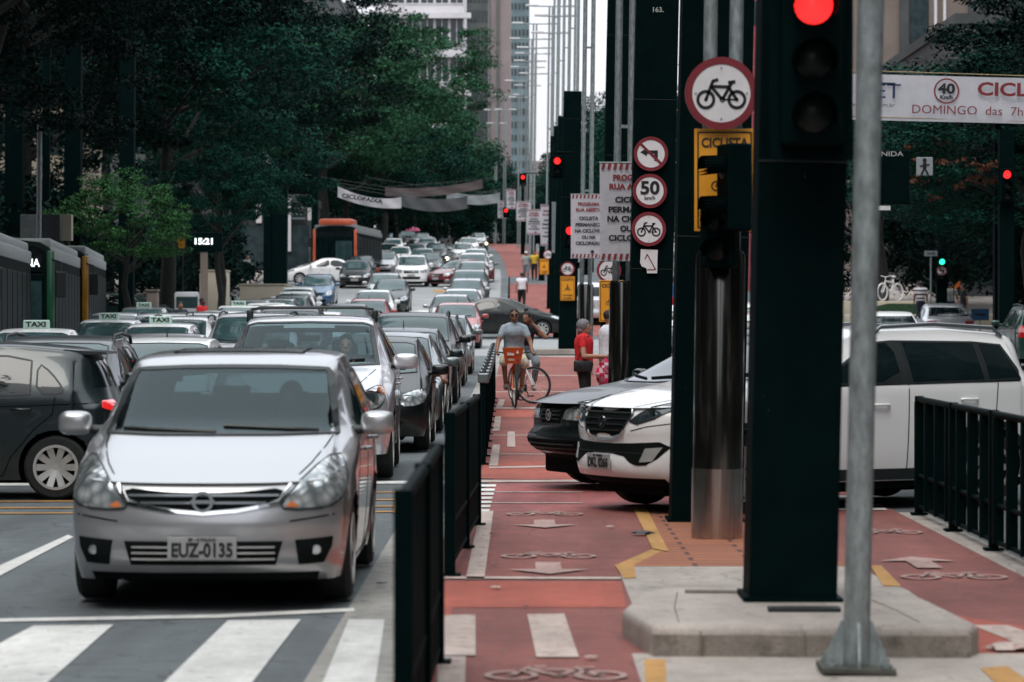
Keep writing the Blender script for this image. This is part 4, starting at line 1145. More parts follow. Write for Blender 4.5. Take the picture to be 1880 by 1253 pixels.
for a in ([(-.6, 8), (-.42, 8), (-.40, 20), (-.6, 20)], [(1.75, 8), (3.3, 8), (3.3, 16), (2.4, 18)]): gpoly('bike_path_patch', a, .00772, M['red_bright'])
gpoly('concrete_apron', [(.66, 17.0), (2.42, 17.0), (2.42, 19.4), (2.30, 21.3), (.66, 21.3)], .009, M['concrete'])
gpoly('concrete_apron', [(.56, 8), (2.7, 8), (2.65, 15.75), (.56, 15.75)], .009, M['concrete'])
gpoly('brick_paving', [(.75, 21.3), (1.06, 22.9), (1.12, 27.6), (2.0, 27.6), (2.0, 22.9), (2.32, 21.3)], .009, M['brick'])
gpx('yellow_line', [(1128, 1041), (1164, 1041), (1168, 1065), (1146, 1066)], .0135, M['road_yellow'])
gpx('yellow_line', [(1128, 1041), (1164, 1041), (1228, 1016), (1198, 1010)], .0075, M['road_yellow'])
gpx('yellow_line', [(1198, 1011), (1228, 1016), (1186, 934), (1162, 934)], .014, M['road_yellow'])
gpx('yellow_line', [(1598, 1042), (1618, 1042), (1655, 1080), (1622, 1080)], .0135, M['road_yellow'])
gpx('yellow_line', [(1183, 1216), (1222, 1216), (1228, 1400), (1190, 1400)], .0135, M['road_yellow'])
gpx('yellow_line', [(1800, 1232), (1850, 1228), (1990, 1330), (1900, 1330)], .0135, M['road_yellow'])
# white markings
W_ = M['road_white']; F_ = M['faded_white']
for q in ([(855, 1067), (889, 1067), (906, 941), (881, 941)], [(803, 1210), (855, 1210), (850, 1400), (800, 1400)], [(795, 1062), (1140, 1063), (1140, 1067), (795, 1066)],
          [(802, 1134), (873, 1132), (873, 1208), (796, 1208)], [(968, 1132), (1036, 1131), (1063, 1211), (985, 1211)],
          [(898, 857), (914, 857), (918, 818), (905, 818)], [(931, 822), (946, 822), (945, 794), (932, 794)], [(904, 793), (917, 793), (920, 766), (909, 766)], [(898, 859), (1060, 856), (1060, 859), (898, 862)],
          [(905, 749), (1010, 749), (1010, 752), (905, 752)], [(910, 750), (922, 750), (927, 735), (917, 735)], [(878, 884), (1090, 883), (1092, 887), (878, 888)],
          [(1785, 1152), (1850, 1152), (1960, 1190), (1880, 1190)]):
    gpx('white_marking', q, .012, F_)
for q in ([(60, 1152), (207, 1150), (80, 1262), (-150, 1262)], [(418, 1142), (552, 1140), (458, 1262), (295, 1262)], [(640, 1140), (706, 1140), (688, 1262), (590, 1262)], [(-300, 1155), (-120, 1155), (-420, 1262), (-560, 1262)],
          [(-20, 1139), (400, 1131), (650, 1119), (650, 1125), (400, 1137), (-20, 1145)], [(-40, 1080), (-40, 1058), (124, 984), (134, 988)],
          [(-100, 889), (820, 884), (820, 889), (-100, 894)], [(-700, 1160), (-520, 1160), (-900, 1262), (-1060, 1262)]):
    gpx('white_marking', q, .007, W_)
for i in range(7):
    y = 892 + i*7.6; gpx('crossing_bar', [(905-i*4.2-34, y), (911-i*2.0, y), (910-i*2.0, y+4.2), (905-i*4.2-36, y+4.2)], .0125, W_)
    gpx('crossing_bar', [(1540, y+20), (1600+i*8, y+20), (1606+i*8, y+24), (1540, y+24)], .012, W_) if i < 4 else None
for y in (906, 920, 932, 942):
    gpx('yellow_line', [(-200, y+2), (738, y-2), (738, y), (-200, y+4.5)], .0075, M['road_yellow'])
gpx('yellow_line', [(728, 902), (742, 902), (740, 944), (722, 944)], .009, M['road_yellow'])
for i in range(6): gpx('white_marking', [(700+i*30, 650+3*i), (712+i*30, 650+3*i), (704+i*30, 668+3*i), (690+i*30, 668+3*i)], .007, W_)
for y0 in range(40, 90, 8):
    for x in (-3.55, -7.1): gpoly('lane_line', [(x-.06, y0), (x+.06, y0), (x+.06, y0+3), (x-.06, y0+3)], .007, W_)
for y0 in range(92, 380, 8):
    for x in (-3.55, -7.1, -10.4): gpoly('lane_line', [(x-.06, y0), (x+.06, y0), (x+.06, y0+3), (x-.06, y0+3)], .007, W_)
gpx('white_marking', [(735, 570), (790, 570), (786, 585), (735, 585)], .014, W_)
gpx('yellow_line', [(800, 533), (870, 533), (870, 537), (796, 537)], .014, M['road_yellow'])
for y in (655, 690, 720, 800, 835, 905, 925): gpx('red_seam', [(890, y), (1070, y), (1070, y+1.2), (890, y+1.2)], .0105, M['faded_white'])
# bicycle pictograms and arrows painted on the paths
def bike_shape(bm, P, w=.035):
    """side view of a bicycle in unit coordinates mapped by P(x, z) -> point"""
    def seg(a, b, ww=w):
        dx, dz = b[0]-a[0], b[1]-a[1]; L = math.hypot(dx, dz); nx, nz_ = -dz/L*ww/2, dx/L*ww/2
        f = bm.faces.new([bm.verts.new(P(*q)) for q in ((a[0]+nx, a[1]+nz_), (a[0]-nx, a[1]-nz_), (b[0]-nx, b[1]-nz_), (b[0]+nx, b[1]+nz_))])
    def ring(c, r, ww=w, n=22):
        vo = [bm.verts.new(P(c[0]+r*math.cos(2*PI*k/n), c[1]+r*math.sin(2*PI*k/n))) for k in range(n)]
        vi = [bm.verts.new(P(c[0]+(r-ww)*math.cos(2*PI*k/n), c[1]+(r-ww)*math.sin(2*PI*k/n))) for k in range(n)]
        for k in range(n): bm.faces.new((vo[k], vo[(k+1) % n], vi[(k+1) % n], vi[k]))
    A, B = (-.30, -.12), (.30, -.12)
    ring(A, .185); ring(B, .185); ring((.02, -.12), .05, .02)
    ring(A, .035, .03, 8); ring(B, .035, .03, 8)
    hd, st_, bb = (-.20, .13), (.17, .13), (.02, -.12)
    for a, b in ((A, (-.16, .24)), (hd, (.15, .12)), (bb, (.20, .20)), (hd, bb), ((.15, .10), B), (bb, B)): seg(a, b, w*(.5 if (a, b) == (bb, B) else 1))
    seg((-.17, .23), (-.06, .26)); seg((.13, .20), (.27, .22), w*1.1)
def flat_symbol(name, c, wdt, depth, lift, flip=1):
    bm = bmesh.new(); y0 = c[1]
    bike_shape(bm, lambda x, z: Vector((c[0]+x*wdt*flip, c[1]+z*depth*flip, zg(y0)+lift)), .05)
    for f in bm.faces:
        f.normal_update()
        if f.normal.z < 0: f.normal_flip()
    return tag(obj(name, bm, M['ghost_white']), kind='structure')
for i, (px, py, pw, up) in enumerate(((1007, 1022, 175, 1), (1000, 945, 142, 1), (1020, 1240, 262, 1), (1747, 1060, 195, -1), (1625, 978, 130, -1))):
    c = G(px, py); wd = pw*c[1]/FPX/.97; d = .62
    flat_symbol('bike_marking', c, wd, d*1.6, .0145+.0002*i, 1)
for i, (px, py, up) in enumerate(((1007, 1047, 1), (1000, 965, 1), (1690, 1036, -1))):
    c = G(px, py); h = .75; wd = .28
    pts = [(-.22, -.1), (0, -.5), (.22, -.1), (.07, -.1), (.07, .5), (-.07, .5), (-.07, -.1)]
    gpoly('arrow_marking', [(c[0]+a*1.25*up, c[1]+b*1.0*up) for a, b in pts], .015, M['ghost_white'])
# kerbed concrete island under the first pillar
bm = bmesh.new(); pts = [(.66, 15.62), (2.24, 15.55), (2.32, 15.75), (2.24, 17.2), (2.02, 17.85), (.80, 17.85), (.66, 17.5), (.54, 16.6)]
prism(bm, pts, .0, .165, plane='xy')
es = [e for e in bm.edges if all(abs(v.co.z-.165) < 1e-4 for v in e.verts)]
bmesh.ops.bevel(bm, geom=es, offset=.065, segments=5, affect='EDGES', profile=.6)
isl = tag(obj('concrete_island', bm, M['concrete'], smooth=50), 'worn pale concrete island with chamfered kerbs under the tall black pillar beside the grey pole', 'island', kind='thing')
kb = bmesh.new()
for a, b in (((.70, 15.66), (.86, 17.8)),): pass
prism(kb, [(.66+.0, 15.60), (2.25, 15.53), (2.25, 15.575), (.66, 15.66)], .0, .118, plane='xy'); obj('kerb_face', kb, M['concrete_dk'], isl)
for xk in (.90, 1.42, 1.95):
    db = bmesh.new(); box(db, xk, xk+.003, 15.55, 15.74, .02, .140); obj('kerb_joint', db, M['concrete_dk'], isl)
db = bmesh.new(); tube(db, [(.80, 15.75, .166), (.82, 16.6, .166), (.88, 17.5, .166)], .004, 4); obj('kerb_joint', db, M['concrete_dk'], isl); db = bmesh.new(); tube(db, [(2.02, 15.75, .166), (1.98, 16.4, .166), (1.86, 17.6, .166)], .004, 4); obj('kerb_joint', db, M['concrete_dk'], isl)
db = bmesh.new(); box(db, 1.30, 1.68, 16.30, 16.42, .168, .188, 0, .004); obj('drain_slot', db, M['trim'], isl)
db = bmesh.new(); tube(db, [(.92, 17.45, .175), (1.30, 17.42, .172)], .012, 6); obj('edge_joint', db, M['concrete_dk'], isl)
bm = bmesh.new(); prism(bm, [(.45, 93.4), (1.9, 93.4), (1.9, 97), (.45, 97)], zg(95)+.0, zg(95)+.15, plane='xy')
tag(obj('concrete_island', bm, M['concrete']), 'low pale concrete island round the foot of the black pillar behind the cyclists', 'island', kind='thing')

# ================================================================ pillars, poles, masts
LEAN = R(1.25)
M['pillar'] = mat('black_green_steel', (.0006, .0058, .0062), .6, spec=.03, var=.25, scale=3)
M['steel'] = mat('galvanised_steel', (.24, .275, .28), .55, metal=.35, var=.38, scale=26, bump=.2, detail=8, stretch=(1, 1, .35))
M['steel_lit'] = mat('pale_lamp_housing', (.55, .56, .56), .5, var=.1)
M['brushed'] = mat('brushed_stainless', (.50, .46, .42), .22, metal=1.0, var=.18, scale=10, stretch=(6, 6, .15))
def gloss_black():
    m, n, b = principled('streaked_gloss_sleeve'); b.inputs['Roughness'].default_value = .16; b.inputs['Metallic'].default_value = .95
    t = n.nodes.new('ShaderNodeTexCoord'); mp = n.nodes.new('ShaderNodeMapping'); mp.inputs['Scale'].default_value = (9, 9, .9)
    tx = n.nodes.new('ShaderNodeTexNoise'); tx.inputs['Scale'].default_value = 1.6; tx.inputs['Detail'].default_value = 6
    cr = n.nodes.new('ShaderNodeValToRGB'); cr.color_ramp.elements[0].position = .55; cr.color_ramp.elements[0].color = (.085, .085, .078, 1)
    cr.color_ramp.elements[1].position = .72; cr.color_ramp.elements[1].color = (.38, .34, .30, 1)  # pale warm upright streaks mixed into the base colour
    n.links.new(t.outputs['Object'], mp.inputs[0]); n.links.new(mp.outputs[0], tx.inputs['Vector']); n.links.new(tx.outputs['Fac'], cr.inputs[0]); n.links.new(cr.outputs[0], b.inputs['Base Color'])
    return m
M['sleeve'] = gloss_black()
SCUFF = mat('scuff_grey', (.03, .045, .045), .6, var=.3)
def pillar(label, x, y, wd, h, d=.5, z0=None, group='black square pillars along the median'):
    z0 = zg(y) if z0 is None else z0
    bm = bmesh.new(); box(bm, 0, wd, 0, d, 0, h, 0, .008)
    o = obj('steel_pillar', bm, M['pillar']); o.location = (x, y, z0); o.rotation_euler = (0, LEAN, 0)
    pb = bmesh.new(); box(pb, -.03, wd+.03, -.03, d+.03, 0, .03); obj('base_plate', pb, M['pillar'], o)
    rr_ = random.Random(int(y*7))
    for _ in range(7):
        a_, z_ = rr_.uniform(.05, wd-.08), rr_.uniform(.3, 4.2); q_ = rr_.uniform(.002, .006); sb_ = bmesh.new(); prism(sb_, [(a_, z_), (a_+q_*rr_.uniform(.5, 2), z_+q_*.3), (a_+q_, z_+q_*rr_.uniform(1, 4)), (a_-q_*.4, z_+q_)], -.0025, -.0005); obj('scuff', sb_, SCUFF, o)
    for z_ in (2.4, 4.8, 7.2):
        jb = bmesh.new(); box(jb, -.004, wd+.004, -.004, -.0005, z_, z_+.008); obj('seam', jb, M['trim'], o)
    return tag(o, label, 'pillar', group, 'thing')
PA = pillar('widest black pillar standing on the concrete island, red signal on its front', 1.240, 16.9, .48, 9.5, .48, .165)
PB = pillar('black pillar just behind the stainless lamp pole, hidden partly by it', 1.256, 26.0, .60, 9.5)
PC = pillar('black pillar carrying three round signs and a torn sticker', 1.50+(.0), 44.0, .60, 9.5)
PC2 = pillar('black pillar behind the large striped banner', 1.56, 62.0, .60, 9.3)
PD = pillar('shorter black pillar on its own low island behind the cyclists', 1.13, 95, .55, 8.05, group=None)
for y, hh, ww in ((112, 8, .5), (126, 8, .5), (140, 7.8, .5), (178, 4.2, .35), (215, 4.2, .35), (260, 4.2, .35)):
    pillar('plain black pillar of the distant median row beyond the black saloon', 1.15+cx(y), y, ww, hh, group='distant black pillars of the median')
def lamp_mast(label, x, y, h=16.5, sleeve=True, tr=.055, gap=.20, group='twin-tube lamp masts along the median'):
    t = thing('lamp_mast', label, 'lamp mast', (x, y, zg(y)), 0, group); t.rotation_euler = (0, LEAN*.6, 0)
    if sleeve:
        bm = bmesh.new(); lathe(bm, [(.20, .0), (.20, .55)], 48); obj('stainless_base', bm, M['brushed'], t, smooth=40)
        bm = bmesh.new(); lathe(bm, [(.193, .55), (.193, 2.2), (.17, 2.24)], 48); obj('sleeve', bm, M['sleeve'], t, smooth=40)
    for s in (-1, 1):
        bm = bmesh.new(); tube(bm, [(s*gap/2, 0, 2.0 if sleeve else 0), (s*gap/2, 0, h)], tr, 14); obj('tube', bm, M['steel'], t, smooth=60)
    for z in (4.5, 8, 11.5, 14.5):
        bm = bmesh.new(); box(bm, -gap/2, gap/2, -.02, .02, z, z+.05); obj('spacer', bm, M['steel'], t)
    for zz, wd in ((h, 1.15), (h-1.6, .8)):
        bm = bmesh.new(); tube(bm, [(-wd, 0, zz), (wd, 0, zz)], .04, 8); a = obj('crossarm', bm, M['steel'], t, smooth=60)
        for s in (-1, 1):
            bm = bmesh.new(); box(bm, s*wd-.38, s*wd+.38, -.15, .15, zz-.02, zz+.10, 0, .03); obj('lamp_head', bm, M['steel_lit'], a)
    return t
lamp_mast('nearest twin-tube lamp mast with brushed stainless base in front of the white crossover', 1.517, 24.1)
lamp_mast('lamp mast in a streaked black sleeve beside the white-shirted man', 1.47, 46.0)
lamp_mast('lamp mast in a dark sleeve behind the woman in red', 1.55, 76.0)
for y in (100, 118, 134, 150, 168, 186, 205, 225, 248, 272, 300, 335, 375):
    lamp_mast('slender lamp mast far down the median with pale lamp heads', 1.6+cx(y)+(-.5 if y % 2 else .2), y, 16.2, sleeve=False, tr=.05 if y < 160 else .06, group='distant lamp masts of the median')
# nearest grey pole
t = thing('signal_pole', 'nearest galvanised grey pole bolted down with triangular fins beside the island', 'pole', (1.606, 14.9, .016)); t.rotation_euler = (0, LEAN, 0)
bm = bmesh.new(); tube(bm, [(0, 0, .03), (0, 0, 6)], .064, 28); obj('tube', bm, M['steel'], t, smooth=60)
bm = bmesh.new(); box(bm, -.175, .175, -.175, .175, 0, .028, 0, .004); obj('base_plate', bm, mat('rusty_base_plate', (.055, .055, .045), .7, var=.4, scale=14), t)
for k in range(4):
    bm = bmesh.new(); a = k*PI/2
    prism(bm, [(.06, .028), (.155, .028), (.155, .06), (.075, .24), (.06, .24)], -.006, .006)
    o = obj('fin', bm, M['steel'], t); o.rotation_euler = (0, 0, a)
    bm = bmesh.new(); tube(bm, [(.13, .13, .02), (.13, .13, .075)], .014, 8); tube(bm, [(.13, .13, .03), (.13, .13, .05)], .026, 6); o = obj('bolt', bm, M['steel'], t); o.rotation_euler = (0, 0, a)
bm = bmesh.new(); box(bm, -.012, .012, -.066, -.060, .35, 1.6); obj('cable_cover', bm, M['steel'], t)

# ================================================================ fences
def railing(label, p0, p1, h=1.05, pitch=.15, barw=.06, cap=False, bart=.012):
    (x0, y0), (x1, y1) = p0, p1; L = math.dist(p0, p1); ang = math.atan2(y1-y0, x1-x0)
    t = thing('railing', label, 'railing', (x0, y0, zg(y0)+.01), ang, 'black steel bar railings beside the bike paths')
    zf = lambda s: zg(y0+(y1-y0)*s/L) - zg(y0)
    bm = bmesh.new(); n = int(L/pitch)
    for i in range(n+1):
        s = L*i/n; z = zf(s)
        box(bm, s-barw/2, s+barw/2, -bart, bart, z+.06, z+h-.02)
        if pitch > .3: obj('bar', bm, M['pillar'], t); bm = bmesh.new()
    if pitch > .3: bm.free()
    else: obj('bars', bm, M['pillar'], t)
    for z, r in ((h, .028), (.34, .02), (.07, .02)):
        bm = bmesh.new(); m = max(1, int(L/3)); pts = [(L*i/m, 0, z+zf(L*i/m)) for i in range(m+1)]
        tube(bm, pts, r, 8); obj('rail', bm, M['pillar'], t, smooth=60)
    for i in range(max(2, int(L/2)+1)):
        s = L*i/(max(2, int(L/2)+1)-1); z = zf(s); bm = bmesh.new(); box(bm, s-.035, s+.035, -.035, .035, z, z+h+.03, 0, .005); box(bm, s-.07, s+.07, -.07, .07, z, z+.015)
        po = obj('post', bm, M['pillar'], t)
        if cap:
            bm = bmesh.new(); box(bm, s-.06, s+.06, -.075, .06, z+h-.10, z+h+.02, 0, .02); obj('clamp', bm, M['grey2'], po)
    return t
railing('nearest black railing, seen end-on beside the silver hatchback', (-.425, 11.2), (-.415, 15.3))
railing('second black railing, past the near crossing and end-on', (-.47, 20.5), (-.365, 25.6))
railing('third black railing, ending at the cyclist, with clamps on its posts', (-.45, 36.3), (-.53, 60), cap=True)
railing('distant black railing beside the walker in white', (-.5, 118), (-.58, 150))
railing('slatted black railing on the right across the white crossover', (3.46, 27.0), (3.50, 14.5), h=1.0, pitch=.62, barw=.06, bart=.040)

# ================================================================ signs, signals, banners
WH = mat('sign_white', (.66, .64, .65), .5, var=.06, scale=9); RD = mat('sign_red', (.17, .010, .018), .5, var=.1); BK = mat('sign_black', (.006, .007, .008), .5, var=.1)
YL = mat('sign_amber', (.72, .30, .012), .5, var=.06); GR = mat('sign_grey_back', (.25, .27, .29), .6, var=.1)
def round_sign(label, px, py, y, r, kind, parent_group=None):
    x, z = PX(px, y), PZ(py, y)
    t = thing('road_sign', label, 'road sign', (x, y, z), 0, None)
    bm = bmesh.new(); disc(bm, 0, 0, r, 0, .012, 48); obj('plate', bm, WH, t)
    bm = bmesh.new(); disc(bm, 0, 0, r*1.0, -.004, -.001, 48, r_in=r*.80); obj('red_ring', bm, RD, t)
    if kind == 'bike':
        bm = bmesh.new(); bike_shape(bm, lambda a, b: Vector((a*r*1.42, -.004, b*r*1.45)), .06); obj('bicycle_symbol', bm, BK, t)
        for q in range(4):
            bm = bmesh.new(); disc(bm, r*.70*math.cos(q*PI/2), r*.70*math.sin(q*PI/2), r*.03, -.006, 0, 8); obj('rivet', bm, GR, t)
    elif kind == '50':
        text_obj('number', '50', r*1.05, BK, t, (0, -.004, r*.14), bold=r*.035, width=r*1.12); text_obj('unit', 'km/h', r*.30, BK, t, (0, -.004, -r*.42), bold=r*.006, width=r*.62)
    elif kind == 'noleft':
        bm = bmesh.new(); bar2d(bm, (r*.30, -r*.42), (r*.30, r*.12), r*.2, -.004, -.001); bar2d(bm, (r*.40, r*.10), (-r*.25, r*.10), r*.2, -.0045, -.001)
        prism(bm, [(-.62*r, .10*r), (-.24*r, .34*r), (-.24*r, -.14*r)], -.0045, -.001); obj('arrow_symbol', bm, BK, t)
        bm = bmesh.new(); bar2d(bm, (-r*.60, r*.58), (r*.60, -r*.58), r*.15, -.008, -.005); obj('red_slash', bm, RD, t)
    return t
round_sign('large round no-bicycles sign on the tubes of the nearest lamp mast', 1324, 172, 23.9, .280, 'bike')
round_sign('no-left-turn sign at the top of the three on the black pillar', 1195, 283, 43.93, .243, 'noleft')
round_sign('50 km/h speed limit sign between two other round signs', 1193, 351, 43.93, .243, '50')
round_sign('lowest round no-bicycles sign on the pillar, above the torn sticker', 1191, 421, 43.93, .243, 'bike')
round_sign('no-bicycles sign half hidden below the large striped banner', 1118, 497, 61.93, .245, 'bike')
round_sign('small no-bicycles sign above the amber cyclist sign behind the signal box', 1042, 494, 94.9, .22, 'bike')
round_sign('no-bicycles sign on a distant pillar left of the grey banner', 1006, 468, 139.9, .22, 'bike')
# torn sticker
t = thing('torn_sticker', 'torn white sticker with a red triangle below the round signs', 'sticker', (PX(1191, 43.9), 43.96, PZ(480, 43.9)))
bm = bmesh.new(); prism(bm, [(-.11, .17), (.13, .16), (.12, -.17), (-.02, -.17), (-.03, -.10), (-.10, -.07), (-.12, -.02)], -.003, .0); obj('paper', bm, WH, t)
bm = bmesh.new()
for a, b in (((-.02, .10), (.10, -.12)), ((.10, -.12), (-.02, -.12)), ((-.02, .10), (-.05, .03))): bar2d(bm, a, b, .015, -.006, -.004)
obj('red_triangle', bm, RD, t)
tt = text_obj('painted_number', '163.', .10, mat('stencil_grey', (.35, .35, .33), .7, var=.1), PC, (.30, -.004, PZ(18, 44)-zg(44)), bold=.002)
def rider_symbol(bm, s, y):
    bike_shape(bm, lambda a, b: Vector((a*s*1.1, y, b*s*1.1-.02)), .05)
    disc(bm, 0, s*.62, s*.10, y, y+.002, 12); bar2d(bm, (-.02*s, s*.50), (.06*s, s*.12), s*.17, y, y+.002); bar2d(bm, (.06*s, s*.14), (-.12*s, -.02*s), s*.11, y, y+.002); bar2d(bm, (-.12*s, 0), (0, -s*.28), s*.09, y, y+.002)
def amber_sign(label, px, py, y, wd, hh):
    x, z = PX(px, y), PZ(py, y)
    t = thing('warning_sign', label, 'warning sign', (x, y, z))
    bm = bmesh.new(); box(bm, -wd/2, wd/2, 0, .012, -hh/2, hh/2, 0, .004)
    obj('plate', bm, YL, t)
    bm = bmesh.new()
    e = .028
    for a, b in (((-1, 1), (1, 1)), ((1, 1), (1, -1)), ((1, -1), (-1, -1)), ((-1, -1), (-1, 1))): bar2d(bm, (a[0]*(wd/2-e), a[1]*(hh/2-e)), (b[0]*(wd/2-e), b[1]*(hh/2-e)), .012, -.004, -.001)
    obj('border', bm, BK, t)
    text_obj('heading', 'CICLISTA', .10, BK, t, (0, -.003, hh*.36), bold=.003, width=wd*.78)
    bm = bmesh.new(); rider_symbol(bm, wd*.42, -.003); obj('rider_symbol', bm, BK, t)
    text_obj('lines', 'ATRAVESSE', .07, BK, t, (0, -.003, -hh*.29), bold=.002, width=wd*.66); text_obj('lines', 'NO VERDE', .07, BK, t, (0, -.003, -hh*.40), bold=.002, width=wd*.55)
    return t
amber_sign('amber cyclist sign under the largest round sign, mostly behind a dark signal', 1330, 331, 23.96, .465, .79)
amber_sign('amber cyclist sign cut by the black lamp sleeve above the white-shirted man', 1122, 553, 61.92, .48, .83)
amber_sign('small complete amber cyclist sign on the pillar behind the cyclists', 1042, 530, 94.9, .44, .74)
amber_sign('far amber sign on the distant pillar left of the signal box', 999, 490, 139.9, .42, .70)
UNLIT = mat('unlit_lens', (.004, .009, .009), .35, spec=.25, var=.3, scale=40)
def signal(label, x, y, z, n=3, lit=0, r=.10, col='redlit', face=0.0, pitch=.28, backplate=True, group=None, arm=None):
    t = thing('traffic_light', label, 'traffic light', (x, y, z), face, group)
    h = pitch*n
    bm = bmesh.new(); box(bm, -.17, .17, 0, .22, -h+pitch/2-.03, pitch/2+.03, 0, .02); obj('housing', bm, M['pillar'], t)
    if backplate:
        bm = bmesh.new(); box(bm, -.22, .22, .10, .115, -h+pitch/2-.10, pitch/2+.10); obj('backplate', bm, M['pillar'], t)
    for i in range(n):
        zc = -i*pitch; bm = bmesh.new()
        lathe(bm, [(r, -.002), (r*.7, -.02), (.001, -.028)], 24, 'y', (0, 0, zc))
        obj('lens', bm, M[col] if i == lit else UNLIT, t, smooth=60)
        bm = bmesh.new(); seg = 16; a0 = -.25*PI
        for k in range(seg):
            th0 = PI*(-.15+1.3*k/seg); th1 = PI*(-.15+1.3*(k+1)/seg)
            q = [(r*1.12*math.cos(th0), 0, zc+r*1.12*math.sin(th0)), (r*1.12*math.cos(th1), 0, zc+r*1.12*math.sin(th1)), (r*1.12*math.cos(th1), -.20, zc+r*1.12*math.sin(th1)-.02), (r*1.12*math.cos(th0), -.20+.10*(k < 2 or k > seg-3), zc+r*1.12*math.sin(th0)-.01)]
            bm.faces.new([bm.verts.new(p) for p in q])
        bmesh.ops.solidify(bm, geom=bm.faces[:], thickness=.004)
        obj('visor', bm, M['pillar'], t)
    if arm:
        bm = bmesh.new(); tube(bm, [(0, .1, pitch/2), (0, .1, pitch/2+.12), (arm, .12, pitch/2+.12)], .03, 8); obj('arm', bm, M['pillar'], t)
    return t
signal('largest traffic light showing red on the front of the widest pillar', PX(1493, 16.45), 16.45, PZ(10, 16.45), r=.103, pitch=.285)
signal('dark unlit signal turned sideways in front of the amber cyclist sign', PX(1326, 23.6), 23.6, PZ(308, 23.6), lit=9, face=R(-75), pitch=.36, n=2, backplate=False).scale = (.85, .85, .85)
signal('unlit signal head low on the nearest lamp mast above its sleeve', PX(1316, 23.7), 23.72, PZ(405, 23.7), lit=9, face=R(-20), pitch=.28, n=2, backplate=False).scale = (.8, .8, .8)
signal('red light beside the second striped banner', PX(1046, 93), 93.0, PZ(424, 93), r=.115, n=2, arm=.3)
signal('red light high on the left of the short pillar behind the cyclists', PX(1023, 93.5), 93.5, PZ(296, 93.5), r=.10, n=2, arm=.5)
signal('small red light over the far median between distant masts', PX(960, 190), 190, PZ(326, 190), r=.12, n=2, arm=1.4)
signal('tiny red light low at the far left of the median', PX(929, 228), 228, PZ(387, 228), r=.13, n=2, arm=1.0)
signal('green light beside the right pavement next to a small grey sign', PX(1729, 118), 118, PZ(481, 118), col='greenlit', n=3, lit=0, r=.11, arm=None)
signal('round red light in front of the dark trees on the right', PX(1848, 84), 84, PZ(321, 84), r=.11, n=3)
signal('dark signal box between the two striped banners', PX(1072, 84), 84, PZ(470, 84), lit=9, n=2, face=R(-60))
for px, y, h, lab in ((1729, 118.3, 4.1, 'dark post of the green light on the right pavement'), (1848, 84.3, 6.0, 'dark post of the red light before the right-hand trees')):
    bm = bmesh.new(); box(bm, -.2, .2, 0, .3, 0, h+.4); o = obj('signal_post', bm, M['pillar']); o.location = (PX(px, y), y, zg(y)); tag(o, lab, 'post', kind='thing')
CL = mat('banner_cloth', (.64, .63, .66), .8, var=.05, scale=3, bump=.25, bscale=5)
TXR = mat('banner_red_ink', (.20, .018, .022), .7, var=.1); TXB = mat('banner_black_ink', (.01, .01, .012), .7, var=.1); TXN = mat('banner_navy_ink', (.012, .03, .09), .7, var=.1)
def cloth_sheet(wd, hh, amp=.02, nx=24, nz=14, sag=0.0):
    bm = bmesh.new(); g = []
    for i in range(nx+1):
        row = []
        for k in range(nz+1):
            u, v = i/nx, k/nz
            row.append(bm.verts.new((wd*(u-.5), amp*math.sin(u*9+v*3)*math.sin(v*2.2+.5), hh*(v-.5) - sag*4*u*(1-u))))
        g.append(row)
    for i in range(nx):
        for k in range(nz): bm.faces.new((g[i][k], g[i+1][k], g[i+1][k+1], g[i][k+1]))
    r = bmesh.ops.solidify(bm, geom=bm.faces[:], thickness=.004)
    return bm
def post_banner(label, pxl, pyt, y, wd=.95, hh=1.45, text=True, rz=0.0, back=False):
    x, z = PX(pxl, y)+wd/2, PZ(pyt, y)-hh/2
    t = thing('street_banner', label, 'banner', (x, y, z), rz)
    obj('cloth', cloth_sheet(wd, hh, .010), GR if back else CL, t, smooth=60)
    for s in (1, -1):
        bm = bmesh.new(); tube(bm, [(-wd/2-.01, 0, s*hh/2), (wd/2+.3, 0, s*hh/2)], .012, 6); obj('rod', bm, M['steel'], t)
    if text:
        for s in (1, -1):
            bm = bmesh.new(); n = int(wd/.085)
            for i in range(n):
                a = -wd/2 + wd*(i+.25)/n; zc = s*(hh/2-.06); k = .02
                prism(bm, [(a-k*s*0, zc-.045), (a+.042, zc-.045), (a+.042+k, zc+.045), (a+k, zc+.045)], -.022, -.018)
            obj('stripes', bm, TXR, t)
        ls = [('PROGRAMA', TXR, .36, .62), ('RUA ABERTA', TXR, .265, .74), ('CICLISTA', TXB, .125, .56), ('PERMANECE', TXB, .02, .76), ('NA CICLOVIA', TXB, -.08, .80), ('OU NA', TXB, -.185, .40), ('CICLOFAIXA', TXB, -.285, .76)]
        for s, m_, f, wf in ls: text_obj('writing', s, .115, m_, t, (0.01, -.020, hh*f*.95), bold=.0055, width=wd*wf)
        bm = bmesh.new(); disc(bm, .12*wd, -.40*hh, .045, -.021, -.018, 8); bar2d(bm, (.12*wd-.03, -.44*hh), (.12*wd+.03, -.44*hh), .03, -.021, -.018); obj('crest', bm, TXB, t)
    return t
post_banner('largest striped text banner, cut by the pillar with three signs', 1101, 299, 45.5, .95, 1.44)
post_banner('second striped text banner, beside the red light', 1048, 357, 75.2, .84, 1.55)
post_banner('narrow slice of text banner left of the short pillar', 1022, 335, 112, .90, 1.85, rz=R(60))
post_banner('grey back of a banner left of the short pillar', 1013, 372, 118, .55, 1.9, text=False, back=True)
post_banner('thin white banner left of the grey one', 1003, 380, 128, .85, 1.7, rz=R(68))
post_banner('far white banner beside the thin one', 988, 376, 150, .8, 2.0, rz=R(45))
post_banner('distant square white banner over the median, nearest of its cluster', 967, 385, 172, .8, 1.4)
